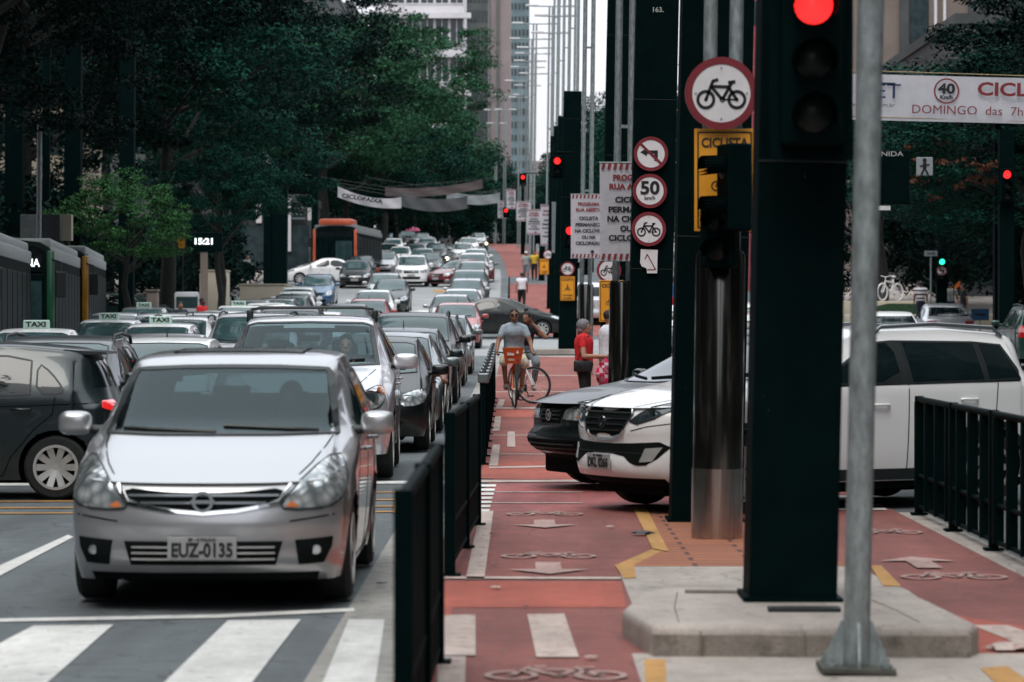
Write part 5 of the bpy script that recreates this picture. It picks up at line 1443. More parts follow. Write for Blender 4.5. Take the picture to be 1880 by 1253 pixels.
post_banner('distant square white banner behind its nearer neighbour', 948, 370, 186, .85, 1.2)
post_banner('tall distant banner beside the tiny red light', 930, 348, 205, .60, 1.3)
post_banner('leftmost distant banner of the median', 914, 369, 230, .45, 1.3)
# banners across the street
def street_banner(label, y, xl, xr, zl, zr, hh, m, y2=None, twist=0.0):
    t = thing('street_banner', label, 'banner', (0, 0, 0))
    bm = bmesh.new(); n = 30; g = []
    for i in range(n+1):
        u = i/n; sag = .25*4*u*(1-u); yy = y+((y2 or y)-y)*u
        hx = hh*(1-twist*abs(math.sin(u*PI))*.5)
        g.append([bm.verts.new((xl+(xr-xl)*u, yy+.05*math.sin(u*20+k), zl+(zr-zl)*u - sag + hx*(k/4-.5))) for k in range(5)])
    for i in range(n):
        for k in range(4): bm.faces.new((g[i][k], g[i+1][k], g[i+1][k+1], g[i][k+1]))
    bmesh.ops.solidify(bm, geom=bm.faces[:], thickness=.004); obj('cloth', bm, m, t, smooth=60)
    bm = bmesh.new(); tube(bm, [(xl-5, y, zl+hh/2+.8), (xl, y, zl+hh/2), (xr, y2 or y, zr+hh/2), (xr+4, y2 or y, zr+hh/2+.8)], .012, 5); obj('rope', bm, M['trim'], t)
    return t
sb = street_banner('white lettered banner strung over the orange bus, leftmost of the far banners', 165, PX(620, 165), PX(737, 165), PZ(352, 165), PZ(376, 165)+.1, .58, CL, twist=.3)
text_obj('writing', 'CICLOFAIXA', .30, TXB, sb, (PX(665, 165), 164.85, PZ(362, 165)-.1), bold=.012, width=2.2, rot=(PI/2, R(9), 0))
street_banner('grey banner hanging right of the white lettered one', 168, PX(733, 168), PX(858, 168), PZ(373, 168)+.2, PZ(375, 168)+.1, .68, mat('banner_grey_cloth', (.13, .14, .15), .8, var=.1, bump=.3))
street_banner('brown-grey banner, highest across the far street', 195, PX(707, 195), PX(886, 195), PZ(352, 195), PZ(338, 195), .55, mat('banner_brown_cloth', (.15, .12, .12), .8, var=.1))
street_banner('pale banner reaching the leftmost far masts', 200, PX(820, 200), PX(918, 200), PZ(358, 200), PZ(363, 200), .62, mat('banner_pale_cloth', (.35, .38, .40), .8, var=.1))
Y = 68; xl, xr = PX(1540, Y), PX(2050, Y)
t = thing('street_banner', 'wide white banner with red and black lettering strung across the right-hand lanes', 'banner', ((xl+xr)/2, Y, PZ(184, Y)-.0)); t.rotation_euler = (0, R(1.4), 0)
obj('cloth', cloth_sheet(xr-xl, 1.0, .03, 60, 10), CL, t, smooth=60)
def bx_(px): return PX(px, Y)-(xl+xr)/2
text_obj('writing', 'CET', .46, TXN, t, (bx_(1612), -.06, .12), width=.95, bold=.0); text_obj('writing', 'www.cetsp.com.br', .13, TXB, t, (bx_(1598), -.06, -.17), width=1.05)
bm = bmesh.new(); bar2d(bm, (bx_(1575), .30), (bx_(1642), .30), .05, -.062, -.06); obj('logo_bar', bm, TXN, t)
bm = bmesh.new(); disc(bm, bx_(1736), .17, .28, -.062, -.058, 32, r_in=.245); obj('ring', bm, TXR, t)
text_obj('writing', '40', .30, TXB, t, (bx_(1736), -.062, .21), bold=.012, width=.38); text_obj('writing', 'Km/h', .12, TXB, t, (bx_(1736), -.062, .03), bold=.006, width=.28)
text_obj('writing', 'CICLO', .40, TXR, t, (bx_(1792), -.062, .22), bold=.012, align='LEFT', width=1.5)
text_obj('writing', 'DOMINGO  das  7h', .27, TXR, t, (bx_(1672), -.062, -.25), bold=.0, align='LEFT', width=2.42)
for s in (1, -1):
    bm = bmesh.new(); tube(bm, [(-(xr-xl)/2-4.9, 0, s*.5+.12), ((xr-xl)/2+4, 0, s*.5)], .010, 5); obj('rope', bm, mat('cord_yellow', (.35, .27, .15), .8, var=.2), t)
# ================================================================ buildings
def facade_box(name, label, px0, px1, y, ztop, wallm, depth=14, z0=None, cols=0, rows=0, winm=None, ww=.6, wh=.6, cat='building', frame=None, x0=None, x1=None, floors_from=0.0, group=None):
    x0 = PX(px0, y) if x0 is None else x0; x1 = PX(px1, y) if x1 is None else x1; z0 = zg(y) if z0 is None else z0
    t = thing(name, label, cat, ((x0+x1)/2, y, z0), 0, group); w_ = x1-x0; h = ztop-z0
    bm = bmesh.new(); box(bm, -w_/2, w_/2, 0, depth, 0, h); obj('wall', bm, wallm, t)
    bm = bmesh.new(); box(bm, -w_/2-.1, w_/2+.1, -.12, depth+.1, h, h+.5); obj('roof', bm, wallm, t)
    if cols and rows:
        n = 0
        for r in range(rows):
            zc = floors_from + (h-floors_from)*(r+.5)/rows
            if rows*cols > 90:   # small far windows: one band per storey
                bm = bmesh.new()
                for c in range(cols):
                    xc = -w_/2 + w_*(c+.5)/cols; a, b = w_/cols*ww/2, (h-floors_from)/rows*wh/2
                    box(bm, xc-a, xc+a, -.05, .05, zc-b, zc+b)
                o = obj('window_row', bm, winm, t)
            else:
                for c in range(cols):
                    xc = -w_/2 + w_*(c+.5)/cols; a, b = w_/cols*ww/2, (h-floors_from)/rows*wh/2
                    bm = bmesh.new(); box(bm, xc-a, xc+a, -.04, .04, zc-b, zc+b); o = obj('window', bm, winm, t)
                    if frame:
                        bm = bmesh.new(); box(bm, xc-a-.1, xc+a+.1, -.10, -.045, zc-b-.14, zc-b); box(bm, xc-.05, xc+.05, -.09, -.045, zc-b, zc+b); obj('frame', bm, frame, o)
    return t
WALLW = mat('white_render', (.55, .53, .55), .8, var=.1, scale=.3); WALLG = mat('grey_facade', (.10, .105, .10), .8, var=.2, scale=.4); WALLP = mat('pinkish_concrete', (.24, .20, .20), .85, var=.12, scale=.3)
WALLB = mat('slate_blue_facade', (.10, .145, .16), .6, var=.25, scale=.3); WALLBR = mat('brown_stone_facade', (.17, .135, .115), .85, var=.14, scale=.5); WALLR = mat('red_cladding', (.26, .05, .06), .7, var=.2, scale=.4)
WALLD = mat('dark_shopfront', (.045, .05, .05), .8, var=.4, scale=.5); WIN = glass_mat('office_glass', (.03, .045, .05)); WALLBE = mat('beige_render', (.42, .37, .29), .85, var=.15, scale=.4)  # WALLD: plain dark grey for shopfront, far faces and small boxes
b1 = facade_box('office_building', 'white modern office block with large framed windows above the big tree', 690, 852, 400, 62, WALLW, 20, cols=6, rows=10, winm=WIN, ww=.82, wh=.72, frame=WALLW)
bm = bmesh.new(); 
for k in range(9): box(bm, -5.8, 6.6, -1.1, -.06, 4+k*5, 4.7+k*5)
obj('balcony', bm, WALLW, b1)
b2 = facade_box('office_building', 'grey gridded tower between the white block and the pinkish tower', 848, 896, 430, 78, WALLG, 20, cols=7, rows=24, winm=WIN, ww=.7, wh=.6)
bm = bmesh.new(); box(bm, -1.95, -1.45, -.5, -.06, 0, 60); obj('white_fin', bm, WALLW, b2)
b3 = facade_box('office_building', 'pinkish concrete tower with blank side beside the far masts', 890, 938, 470, 90, WALLP, 25, cols=0, rows=0)
for xx in (-1.6, -.2): bm = bmesh.new(); box(bm, xx, xx+.35, -.4, -.02, 0, 80); obj('pier', bm, WALLG, b3)
b4 = facade_box('office_building', 'blue-grey glass tower rising behind the far lamp masts', 914, 972, 560, 95, WALLB, 25, cols=8, rows=34, winm=WIN, ww=.65, wh=.5)
facade_box('apartment_building', 'distant pale apartment block seen low down the avenue', 900, 1010, 640, 34, WALLP, 20, cols=9, rows=12, winm=WIN, ww=.5, wh=.5)
b5 = facade_box('office_building', 'brown stone building with pale vertical pipes above the right-hand banner', 1560, 1795, 190, 52, WALLBR, 20, cols=0)
for i, xx in enumerate((-.9, 1.2, 1.75, 3.3)):
    bm = bmesh.new(); (box(bm, xx, xx+.5, -.3, .05, 0, 44) if i in (0, 3) else box(bm, xx, xx+.16, -.3, .02, 0, 44)); obj('pilaster' if i in (0, 3) else 'pipe', bm, WALLD if i in (0, 3) else WALLW, b5)
bm = bmesh.new(); box(bm, -.3, .9, -.05, .05, 8, 44); obj('window_strip', bm, WIN, b5)
b6 = facade_box('office_building', 'narrow red-clad building glimpsed right of the nearest lamp mast', 1365, 1420, 160, 40, WALLR, 12, cols=1, rows=9, winm=WIN, ww=.5, wh=.3)
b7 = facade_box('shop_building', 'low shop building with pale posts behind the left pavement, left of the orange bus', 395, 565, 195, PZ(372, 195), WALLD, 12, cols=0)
for px_, pw, pa, pb in ((476, .17, 410, 366), (529, .20, 462, 364), (572, .22, 405, 378)):
    bm = bmesh.new(); x = PX(px_, 195)-(b7.location.x); box(bm, x-pw, x+pw, -.35, .05, PZ(pa, 195)-zg(195), PZ(pb, 195)-zg(195)); obj('white_post', bm, WALLW, b7)
for a, b_, c, d in ((441, 472, 388, 396), (538, 558, 380, 384), (536, 560, 400, 403), (537, 556, 392, 395), (441, 470, 365, 386), (404, 425, 412, 445)):
    bm = bmesh.new(); x0 = PX(a, 194.8)-b7.location.x; x1 = PX(b_, 194.8)-b7.location.x; box(bm, x0, x1, -.28, -.2, PZ(d, 194.8)-zg(195), PZ(c, 194.8)-zg(195)); obj('sign_panel', bm, WALLB if c in (388, 380, 400, 392) else WALLBR, b7)
bm = bmesh.new(); box(bm, -3.0, 3.0, -.2, -.05, .3, 3.0); obj('shop_window', bm, WIN, b7)
facade_box('apartment_building', 'beige building glimpsed through the gaps of the left-hand trees', -140, 128, 150, 30, WALLBE, 12, cols=5, rows=9, winm=WIN, ww=.4, wh=.4)
facade_box('apartment_building', 'dark building behind the middle trees on the left', 128, 420, 210, 36, WALLD, 12, cols=6, rows=9, winm=WIN, ww=.4, wh=.4)
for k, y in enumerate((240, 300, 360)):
    facade_box('apartment_building', ['dark building face behind the orange bus', 'dark building face deep behind the big tree', 'farthest dark building face at the end of the trees'][k], 0, 0, y, 30+4*k, WALLD, 50, cols=0, x0=-34-k*2, x1=-17.5-k)
facade_box('office_building', 'dark frontage added behind the right-hand trees to block sky gaps', 0, 0, 150, 16, WALLD, 40, x0=21, x1=60, cols=8, rows=5, winm=WIN, ww=.6, wh=.5)  # added behind the trees so that no sky shows through
facade_box('office_building', 'dark frontage added further down the right side to block sky gaps', 0, 0, 215, 26, WALLD, 60, x0=18, x1=45, cols=6, rows=6, winm=WIN, ww=.6, wh=.5)

# ================================================================ trees
BARK = mat('bark', (.014, .015, .013), .9, var=.4, scale=5, bump=.8)
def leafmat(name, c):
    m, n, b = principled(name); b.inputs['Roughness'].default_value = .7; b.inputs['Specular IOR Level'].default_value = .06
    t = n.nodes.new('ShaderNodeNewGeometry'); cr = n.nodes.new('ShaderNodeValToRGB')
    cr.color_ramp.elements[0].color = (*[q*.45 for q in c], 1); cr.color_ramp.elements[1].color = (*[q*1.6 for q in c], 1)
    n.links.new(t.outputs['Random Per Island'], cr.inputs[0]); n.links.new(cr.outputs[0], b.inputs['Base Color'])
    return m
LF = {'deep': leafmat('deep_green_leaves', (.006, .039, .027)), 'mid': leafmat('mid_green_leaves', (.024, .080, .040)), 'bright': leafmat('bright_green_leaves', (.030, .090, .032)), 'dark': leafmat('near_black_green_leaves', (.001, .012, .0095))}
def crown_mesh(name, seed, rx, ry, rz, nclump, nleaf, leaf, flat=.42, cr=1.3, hollow=.45):
    rng = np.random.default_rng(seed)
    th = rng.uniform(0, 2*PI, nclump); u = rng.uniform(-.75, 1, nclump); rr = rng.uniform(hollow, 1, nclump)**.5
    s = np.sqrt(1-u*u)
    lump = 1 + .22*np.sin(th*3+seed) + .14*np.sin(th*5+u*6)
    C = np.stack([rx*rr*s*np.cos(th)*lump, ry*rr*s*np.sin(th)*lump, rz*rr*u*(.85+.3*rng.random(nclump))], 1)
    size = cr*rng.uniform(.55, 1.25, nclump)
    N = nclump*nleaf
    d = rng.normal(size=(N, 3)); d /= np.linalg.norm(d, axis=1)[:, None]; d *= (rng.random(N)**.4)[:, None]
    ci = np.repeat(np.arange(nclump), nleaf)
    P = C[ci] + d*size[ci][:, None]*np.array([1, 1, flat])
    n = rng.normal(size=(N, 3)); n[:, 2] = np.abs(n[:, 2])+.5; n /= np.linalg.norm(n, axis=1)[:, None]
    a = np.cross(n, rng.normal(size=(N, 3))); a /= np.linalg.norm(a, axis=1)[:, None]; b = np.cross(n, a)
    L = leaf*rng.uniform(.6, 1.4, N)[:, None]
    q = np.stack([P-a*L, P-b*L*.45, P+a*L, P+b*L*.45], 1).reshape(-1, 3)
    me = bpy.data.meshes.new(name); me.vertices.add(4*N); me.vertices.foreach_set('co', q.ravel().astype(np.float32))
    me.loops.add(4*N); me.loops.foreach_set('vertex_index', np.arange(4*N, dtype=np.int32))
    me.polygons.add(N); me.polygons.foreach_set('loop_start', np.arange(0, 4*N, 4, dtype=np.int32)); me.polygons.foreach_set('loop_total', np.full(N, 4, dtype=np.int32))
    me.update(calc_edges=True); me.validate()
    return me
CR = {'broad': crown_mesh('crown', 3, 8.5, 8.5, 5.2, 300, 230, .115), 'round': crown_mesh('crown', 8, 6.3, 6.3, 6.2, 260, 220, .11),
      'near': crown_mesh('crown', 12, 5.2, 6.5, 4.6, 420, 210, .070, cr=.85, hollow=.3), 'small': crown_mesh('crown', 21, 2.6, 2.6, 1.9, 150, 220, .052, cr=.5), 'far': crown_mesh('crown', 31, 8, 8, 6.5, 240, 170, .17, cr=1.6)}
def tree(label, kind, x, y, zc, leaf, sc=1.0, seed=0, group='street trees along the avenue', r0=.28, szz=1.0, cdx=0.0):
    z0 = zg(y)+.1; t = thing('street_tree', label, 'tree', (x, y, z0), 0, group); rng = random.Random(seed)
    H = zc-z0
    bm = bmesh.new(); k = [(0, 0, -.1), (.1, .05, H*.25), (-.1, .15, H*.5), (.05, 0, H*.78)]; k = [(a+cdx*(c/H)**2*.8, b, c) for a, b, c in k]; tube(bm, k, [r0*1.25, r0, r0*.8, r0*.5], 10); bl = {'small': .42, 'near': .8}.get(kind, 1)
    for i in range(8):
        a = i*PI/4+rng.random(); L = (3.2+rng.random()*2)*sc*bl; b0 = Vector((cdx*.5, .05, H*(.60+.04*i*.7)))
        e = b0 + Vector((math.cos(a)*L, math.sin(a)*L, H*.18+rng.random()*2)); mid = (b0+e)/2 + Vector((0, 0, -.3))
        tube(bm, [b0, mid, e], [r0*.45, r0*.3, r0*.1], 6)
    obj('trunk', bm, BARK, t, smooth=60)
    me = CR[kind]; o = link('crown', me, t)
    if not me.materials: me.materials.append(LF[leaf])
    o.material_slots[0].link = 'OBJECT'; o.material_slots[0].material = LF[leaf]
    o.location = (cdx, 0, H); o.rotation_euler = (0, 0, rng.random()*6.28); o.scale = (sc, sc, sc*szz)
    return t
# left side, near to far
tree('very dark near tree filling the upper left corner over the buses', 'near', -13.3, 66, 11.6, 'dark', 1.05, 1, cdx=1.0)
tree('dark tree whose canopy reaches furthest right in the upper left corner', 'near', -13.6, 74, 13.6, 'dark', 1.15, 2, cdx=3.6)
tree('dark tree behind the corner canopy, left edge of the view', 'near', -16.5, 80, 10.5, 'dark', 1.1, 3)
tree('small bright green tree above the taxis on the left', 'small', -12.2, 96, 4.7, 'bright', .80, 4, r0=.12)
tree('second small green tree right of the bright one', 'small', -10.9, 112, 6.2, 'deep', .85, 5, r0=.12)
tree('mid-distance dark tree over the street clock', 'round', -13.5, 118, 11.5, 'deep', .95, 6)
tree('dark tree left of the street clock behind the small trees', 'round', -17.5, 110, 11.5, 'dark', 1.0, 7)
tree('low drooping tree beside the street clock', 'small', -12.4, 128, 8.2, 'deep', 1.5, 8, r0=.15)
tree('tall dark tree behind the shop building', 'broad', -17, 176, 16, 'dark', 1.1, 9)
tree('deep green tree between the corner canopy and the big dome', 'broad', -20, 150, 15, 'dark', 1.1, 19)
tree('biggest domed tree with pale green upper clumps over the orange bus', 'broad', -13.5, 212, 16.2, 'mid', 1.08, 10, r0=.4)
tree('lower dark boughs of the domed tree row above the far banners', 'broad', -12.8, 228, 12.5, 'deep', .95, 11)
tree('rounded tree right of the big dome', 'broad', -11.6, 262, 22.3, 'mid', 1.0, 12)
tree('deep green tree lower right of the big dome', 'broad', -11.2, 275, 14.5, 'deep', 1.0, 13)
tree('far rounded tree nearest the pinkish tower', 'far', -11.5, 330, 20, 'mid', 1.05, 14)
tree('far deep green tree under the rounded one', 'far', -9.5, 345, 15, 'deep', 1.0, 15)
tree('last tree of the left row before the masts', 'far', -8.5, 400, 17, 'deep', 1.0, 16)
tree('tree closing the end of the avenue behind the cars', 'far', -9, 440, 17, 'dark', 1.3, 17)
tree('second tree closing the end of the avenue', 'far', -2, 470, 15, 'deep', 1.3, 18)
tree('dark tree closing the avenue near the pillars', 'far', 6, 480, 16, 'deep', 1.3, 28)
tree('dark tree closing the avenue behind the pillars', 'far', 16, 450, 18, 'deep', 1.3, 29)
# right side
for i, (k, x, y, zc, lf, sc, lab) in enumerate((
    ('near', 15.6, 95, 6.9, 'deep', 1.15, 'dark tree under the right-hand banner with a few brown leaves'), ('near', 21.0, 95, 11.5, 'dark', 1.3, 'tall dark tree at the right edge above the banner'),
    ('near', 18.5, 103, 6.8, 'dark', 1.2, 'dark tree behind the banner lettering'), ('round', 20, 112, 7.6, 'dark', 1.0, 'dark tree low behind the striped-shirt person'),
    ('round', 15.5, 140, 6.6, 'dark', .85, 'dark round tree behind the ghost bicycle'), ('round', 28, 126, 13, 'dark', 1.2, 'dark round tree deep at the right edge'),
    ('small', 14.8, 128, 8.5, 'deep', 1.5, 'small low tree behind the ghost bicycle'), ('round', 12.8, 165, 10, 'deep', .8, 'tree behind the red-clad building edge'),
    ('broad', 13.2, 205, 13, 'deep', .9, 'deep green tree glimpsed between the tall pillars'), ('broad', 13, 250, 15, 'deep', .95, 'distant tree glimpsed right of the short pillar'),
    ('far', 12, 310, 18, 'deep', 1.0, 'distant tree right of the far masts'), ('far', 10.5, 380, 19, 'deep', .9, 'farthest tree right of the far masts'))):
    tr_ = tree(lab, k, x, y, zc, lf, sc, 40+i, szz=.62 if i in (0, 2, 3) else 1)
    if i == 0:
        bl_ = link('brown_leaves', crown_mesh('brown_leaves', 55, 1.9, 1.2, 1.3, 16, 26, .085, cr=.32, hollow=.2), tr_); bl_.data.materials.append(leafmat('brown_leaves', (.16, .065, .045))); bl_.location = (PX(1725, 90)-x, -4.6, PZ(320, 90)-zg(95))
# undergrowth closing the pavement edges
def hedge(label, x0, x1, y0, y1, h, lf, seed, n=500):
    rng = np.random.default_rng(seed); me = crown_mesh('foliage', seed, (x1-x0)/2, (y1-y0)/2, h/2, n, 70, .14, flat=.8, cr=.7, hollow=.1)
    o = link('hedge', me); me.materials.append(LF[lf]); o.location = ((x0+x1)/2, (y0+y1)/2, zg((y0+y1)/2)+h/2)
    return tag(o, label, 'hedge', kind='thing')
hedge('dark shrubs behind the striped-shirt person and the white bicycle', 15.5, 30, 122, 150, 7, 'dark', 71)
hedge('dark shrubs behind the buses on the left pavement', -24, -14.5, 84, 130, 6.5, 'dark', 72)
hedge('dark shrubs behind the taxis near the small trees', -20, -12.6, 132, 160, 4.0, 'dark', 73)
hedge('dark shrubs filling the left pavement behind the orange bus', -24, -13.2, 196, 300, 8, 'dark', 74)
hedge('far dark shrubs along the left kerb', -16, -11, 300, 420, 8, 'dark', 75)
hedge('far dark shrubs right of the far median', 9, 22, 250, 420, 9, 'deep', 76)
hedge('dark shrubs at the end of the avenue', -16, 24, 430, 470, 9, 'dark', 77)
hedge('dark shrubs right of the parked cars at the edge of the view', 15.4, 26, 92, 118, 6, 'dark', 78)

# ================================================================ buses
# unseen blocks and trees, added round the camera to shade street and reflections
for i, (x0, x1, y0, dep, h, lab) in enumerate(((20, 60, -95, 80, 42, 'unseen tall block added on the right behind the camera to shade the street'), (20, 60, -8, 75, 36, 'unseen tall block added on the right beside the camera to shade the street'), (-60, -20, -95, 85, 40, 'unseen tall block added on the left behind the camera to shade the street'), (-60, -20, -2, 78, 34, 'unseen tall block added on the left beside the camera to shade the street'), (-60, 60, -190, 30, 30, 'unseen block added across the avenue far behind the camera to darken reflections'))):
    facade_box('office_building', lab, 0, 0, y0, h, WALLG, dep, z0=0, x0=x0, x1=x1, cols=0)
for i, (x, y, lab) in enumerate(((-15, -12, 'unseen tree added for shade behind the camera on the left, nearest'), (-15, -34, 'unseen tree added for shade behind the camera on the left, second'), (-15, -58, 'unseen tree added for shade behind the camera on the left, third'), (15, -10, 'unseen tree added for shade behind the camera on the right, nearest'), (15, -32, 'unseen tree added for shade behind the camera on the right, second'), (15, -56, 'unseen tree added for shade behind the camera on the right, third'), (-16, 22, 'unseen tree added for shade left of the crosswalk'), (16, 20, 'unseen tree added for shade right of the island'), (16, 44, 'unseen tree added for shade right of the white crossover'), (-17, 44, 'unseen tree added for shade left of the dark wagon'))):
    tree(lab, 'far', x, y, 10.5, 'deep', .95, 90+i)
GLB = mat('bus_glass', (.002, .009, .010), .45, spec=.04, var=.8, scale=4, stretch=(1, 3, .3)); BUSD = mat('bus_dark_body', (.006, .010, .010), .8, spec=.04, var=.5, scale=3); ROOFW = mat('bus_roof_grey', (.27, .29, .29), .6, var=.25, scale=5, bump=.2, stretch=(1, 8, 1))
def bus(label, x, y, rz, trim, L=12.0, H=3.2, dest=None, top=None):
    t = thing('city_bus', label, 'bus', (x, y, zg(y)), rz, None); W = 2.5
    sect = [(-1.22, .35), (-1.25, .8), (-1.25, 2.75), (-1.17, 3.02), (-.95, H-.06), (-.4, H), (.4, H), (.95, H-.06), (1.17, 3.02), (1.25, 2.75), (1.25, .8), (1.22, .35)]
    bm = bmesh.new(); rows = []
    for yy, k, dz in ((0.0, .93, -.10), (.10, .985, -.03), (.3, 1, 0), (L-.3, 1, 0), (L-.1, .985, -.03), (L, .95, -.08)):
        rows.append([bm.verts.new((a*k, yy, b+(dz if b > 2 else 0))) for a, b in sect])
    for a, b in zip(rows, rows[1:]):
        for i in range(len(sect)): bm.faces.new((a[i], b[i], b[(i+1) % len(sect)], a[(i+1) % len(sect)]))
    bm.faces.new(rows[0]); bm.faces.new(rows[-1][::-1]); bmesh.ops.recalc_face_normals(bm, faces=bm.faces[:])
    obj('body', bm, BUSD, t, smooth=30)
    bm = bmesh.new(); box(bm, -1.20, 1.20, .25, L-.25, H-.22, H+.02, 0, .06); box(bm, -1.262, 1.262, .22, L-.2, 2.76, 3.03, 0, .03); obj('roof', bm, ROOFW, t, smooth=40)
    bm = bmesh.new(); box(bm, -1.05, 1.05, -.03, .05, 1.15, 2.45, 0, .02); obj('windscreen', bm, GLB, t)
    bm = bmesh.new(); box(bm, .05, 1.0, -.045, -.035, 1.2, 2.3); obj('windscreen_pane', bm, M['glass_pale'], t)
    bm = bmesh.new(); box(bm, -1.0, 1.0, -.035, .04, 2.5, 2.85); o = obj('destination_box', bm, M['glass_dark'], t)
    if dest: text_obj('destination', dest, .24, M['whitelit'], o, (0.52, -.04, 2.68), bold=.004, width=.88)
    for s in (-1, 1):
        bm = bmesh.new(); box(bm, min(s*1.10, s*1.262), max(s*1.10, s*1.262), -.035, .14, .6, 2.95, 0, .03); obj('corner_pillar', bm, trim, t, smooth=40)
        for i in range(8):
            bm = bmesh.new(); y0 = .5+i*1.4; box(bm, min(s*1.2, s*1.266), max(s*1.2, s*1.266), y0, y0+1.25, 1.15, 2.55, 0, .01); obj('side_window', bm, GLB, t)
        bm = bmesh.new(); box(bm, min(s*1.2, s*1.262), max(s*1.2, s*1.262), .3, L-.3, .7, .95); obj('side_stripe', bm, trim, t)
        bm = bmesh.new(); box(bm, s*.85-.16, s*.85+.16, -.03, .04, .62, .80, 0, .02); obj('headlight', bm, M['lamp'], t)
        bm = bmesh.new(); tube(bm, [(s*1.1, .1, 2.8), (s*1.4, -.2, 2.7), (s*1.42, -.2, 2.5)], .02, 6); box(bm, s*1.42-.11, s*1.42+.11, -.24, -.18, 1.95, 2.5, 0, .02); obj('mirror', bm, M['trim'], t)
        for wy in (2.5, L-3.2):
            bm = bmesh.new(); lathe(bm, [(.02, s*1.10), (.30, s*1.12), (.48, s*1.12), (.48, s*1.255), (.30, s*1.26), (.28, s*1.20), (.02, s*1.19)], 28, 'x', (0, wy, .48)); obj('wheel', bm, M['rubber'], t, smooth=40)
    if top:
        bm = bmesh.new(); box(bm, -.95, .95, .25, 2.6, H-.02, H+.38, 0, .12); obj('roof_pod', bm, top, t, smooth=50)
    return t
GB = mat('bus_green', (.004, .085, .035), .4, coat=.5, var=.1); YB = mat('bus_yellow', (.50, .22, .01), .4, coat=.5, var=.1); OB = mat('bus_orange', (.72, .13, .05), .4, coat=.5, var=.1)
a5 = R(5.4)
bus('nearest dark bus, only its ribbed side in view at the left edge', PX(50, 64)-1.25+1.05, 53.0, a5, GB)
bus('dark bus with green corner pillar and lit destination, second in line', PX(97, 66)-1.25, 66.0, a5, GB, dest='TERM. NA')
bus('dark bus with yellow corner pillar, third in line', PX(160, 79.5)-1.25, 79.5, a5, YB)
bus('distant bus with orange corner pillars and orange roof pod', PX(655, 177)-1.25, 177, -R(4.5), OB, L=12, top=OB)
for px_, y, wd, m_, lab in ((37, 82, 31, ROOFW, 'pale roof box above the second bus'), (70, 82.6, 40, WALLD, 'dark roof box beside the pale one'), (113, 83, 18, WALLBE, 'patterned narrow panel above the third bus')):
    t = thing('shelter_panel', lab, 'panel', (PX(px_+wd/2, y), y, zg(y))); bm = bmesh.new(); w2 = wd*y/FPX/2; zt = PZ(394, y)-zg(y); box(bm, -w2, w2, 0, .3, zt-.70, zt, 0, .01); obj('panel', bm, m_, t)
    bm = bmesh.new(); box(bm, -.05, .05, .1, .2, 0, zt-.7); obj('post', bm, M['trim'], t)
bm = bmesh.new(); tube(bm, [(0, 0, 0), (0, 0, PZ(228, 81)-zg(81))], .065, 12); o = obj('lamp_post', bm, M['steel'], smooth=60); o.location = (PX(69, 81), 81, zg(81)); o.rotation_euler = (0, R(.5), 0); tag(o, 'thin pale grey post between dark columns above the buses', 'post', kind='thing')
for px0, px1, top, y, lab in ((6, 38, 225, 95, 'leftmost dark square column above the buses'), (75, 88, 225, 98, 'thin dark column right of the pale grey post'), (115, 145, 225, 96, 'dark square column over the third bus'), (216, 243, 228, 100, 'dark square column in front of the bright green tree'),
                              (425, 441, 352, 165, 'dark column at the left end of the shop building'), (483, 497, 300, 150, 'dark column with a white box at its top'), (498, 526, 286, 150, 'broad dark column before the shop building'), (571, 583, 297, 194, 'slim dark column above the white saloon')):
    wd = (px1-px0)*y/FPX; bm = bmesh.new(); box(bm, 0, wd, 0, wd, 0, PZ(top, y)-zg(y)+ (3 if top < 230 else 0)); o = obj('steel_column', bm, M['pillar']); o.location = (PX(px0, y), y, zg(y)); o.rotation_euler = (0, R(.4), 0); tag(o, lab, 'column', 'dark square columns on the left side', 'thing')
bm = bmesh.new(); box(bm, -.18, .18, 0, .3, -.22, .22, 0, .03); o = obj('camera_box', bm, ROOFW, smooth=40); o.location = (PX(490, 149.6), 149.5, PZ(294, 149.6)); tag(o, 'small white box on top of a dark column on the left', 'box', kind='thing')
# street clock
t = thing('street_clock', 'dark street clock with white lit digits reading 15:21', 'clock', (PX(374, 104), 104, zg(104))); z = PZ(444, 104)-zg(104)
bm = bmesh.new(); box(bm, -.62, .62, 0, .25, z-.32, z+.32, 0, .03); obj('housing', bm, M['pillar'], t); bm = bmesh.new(); box(bm, -.12, .12, .05, .2, 0, z-.35); obj('post', bm, WALLBR, t)
text_obj('digits', '15:21', .28, M['whitelit'], t, (0, -.01, z), bold=.010, width=.60)
# white minibus / kiosk front
t = thing('minibus', 'small white minibus front beside the beige stall on the left', 'minibus', (PX(343, 112), 112, zg(112)+.35), R(6)); bm = bmesh.new()
box(bm, -.45, .45, 0, 3.2, .2, 1.32, 0, .09); obj('body', bm, M['white'], t, smooth=40)
bm = bmesh.new(); box(bm, -.39, .39, -.02, .05, .72, 1.15, 0, .03); obj('windscreen', bm, M['glass_pale'], t); bm = bmesh.new(); box(bm, -.42, .42, -.025, .02, .40, .60, 0, .02); obj('grille', bm, M['under'], t)
for s in (-1, 1): bm = bmesh.new(); lathe(bm, [(.001, s*.36), (.17, s*.37), (.17, s*.46), (.001, s*.455)], 20, 'x', (0, .7, .17)); obj('wheel', bm, M['rubber'], t, smooth=40)
t = thing('yellow_sign', 'small yellow board standing above the white minibus', 'sign', (PX(335, 113), 113, PZ(442, 113))); bm = bmesh.new(); prism(bm, [(-.14, -.28), (.16, -.28), (.22, .12), (.10, .28), (-.08, .28), (-.20, .10)], 0, .08); obj('board', bm, YL, t)
bm = bmesh.new(); tube(bm, [(0, .1, -.25), (0, .1, -1.9)], .03, 6); obj('post', bm, M['trim'], t)
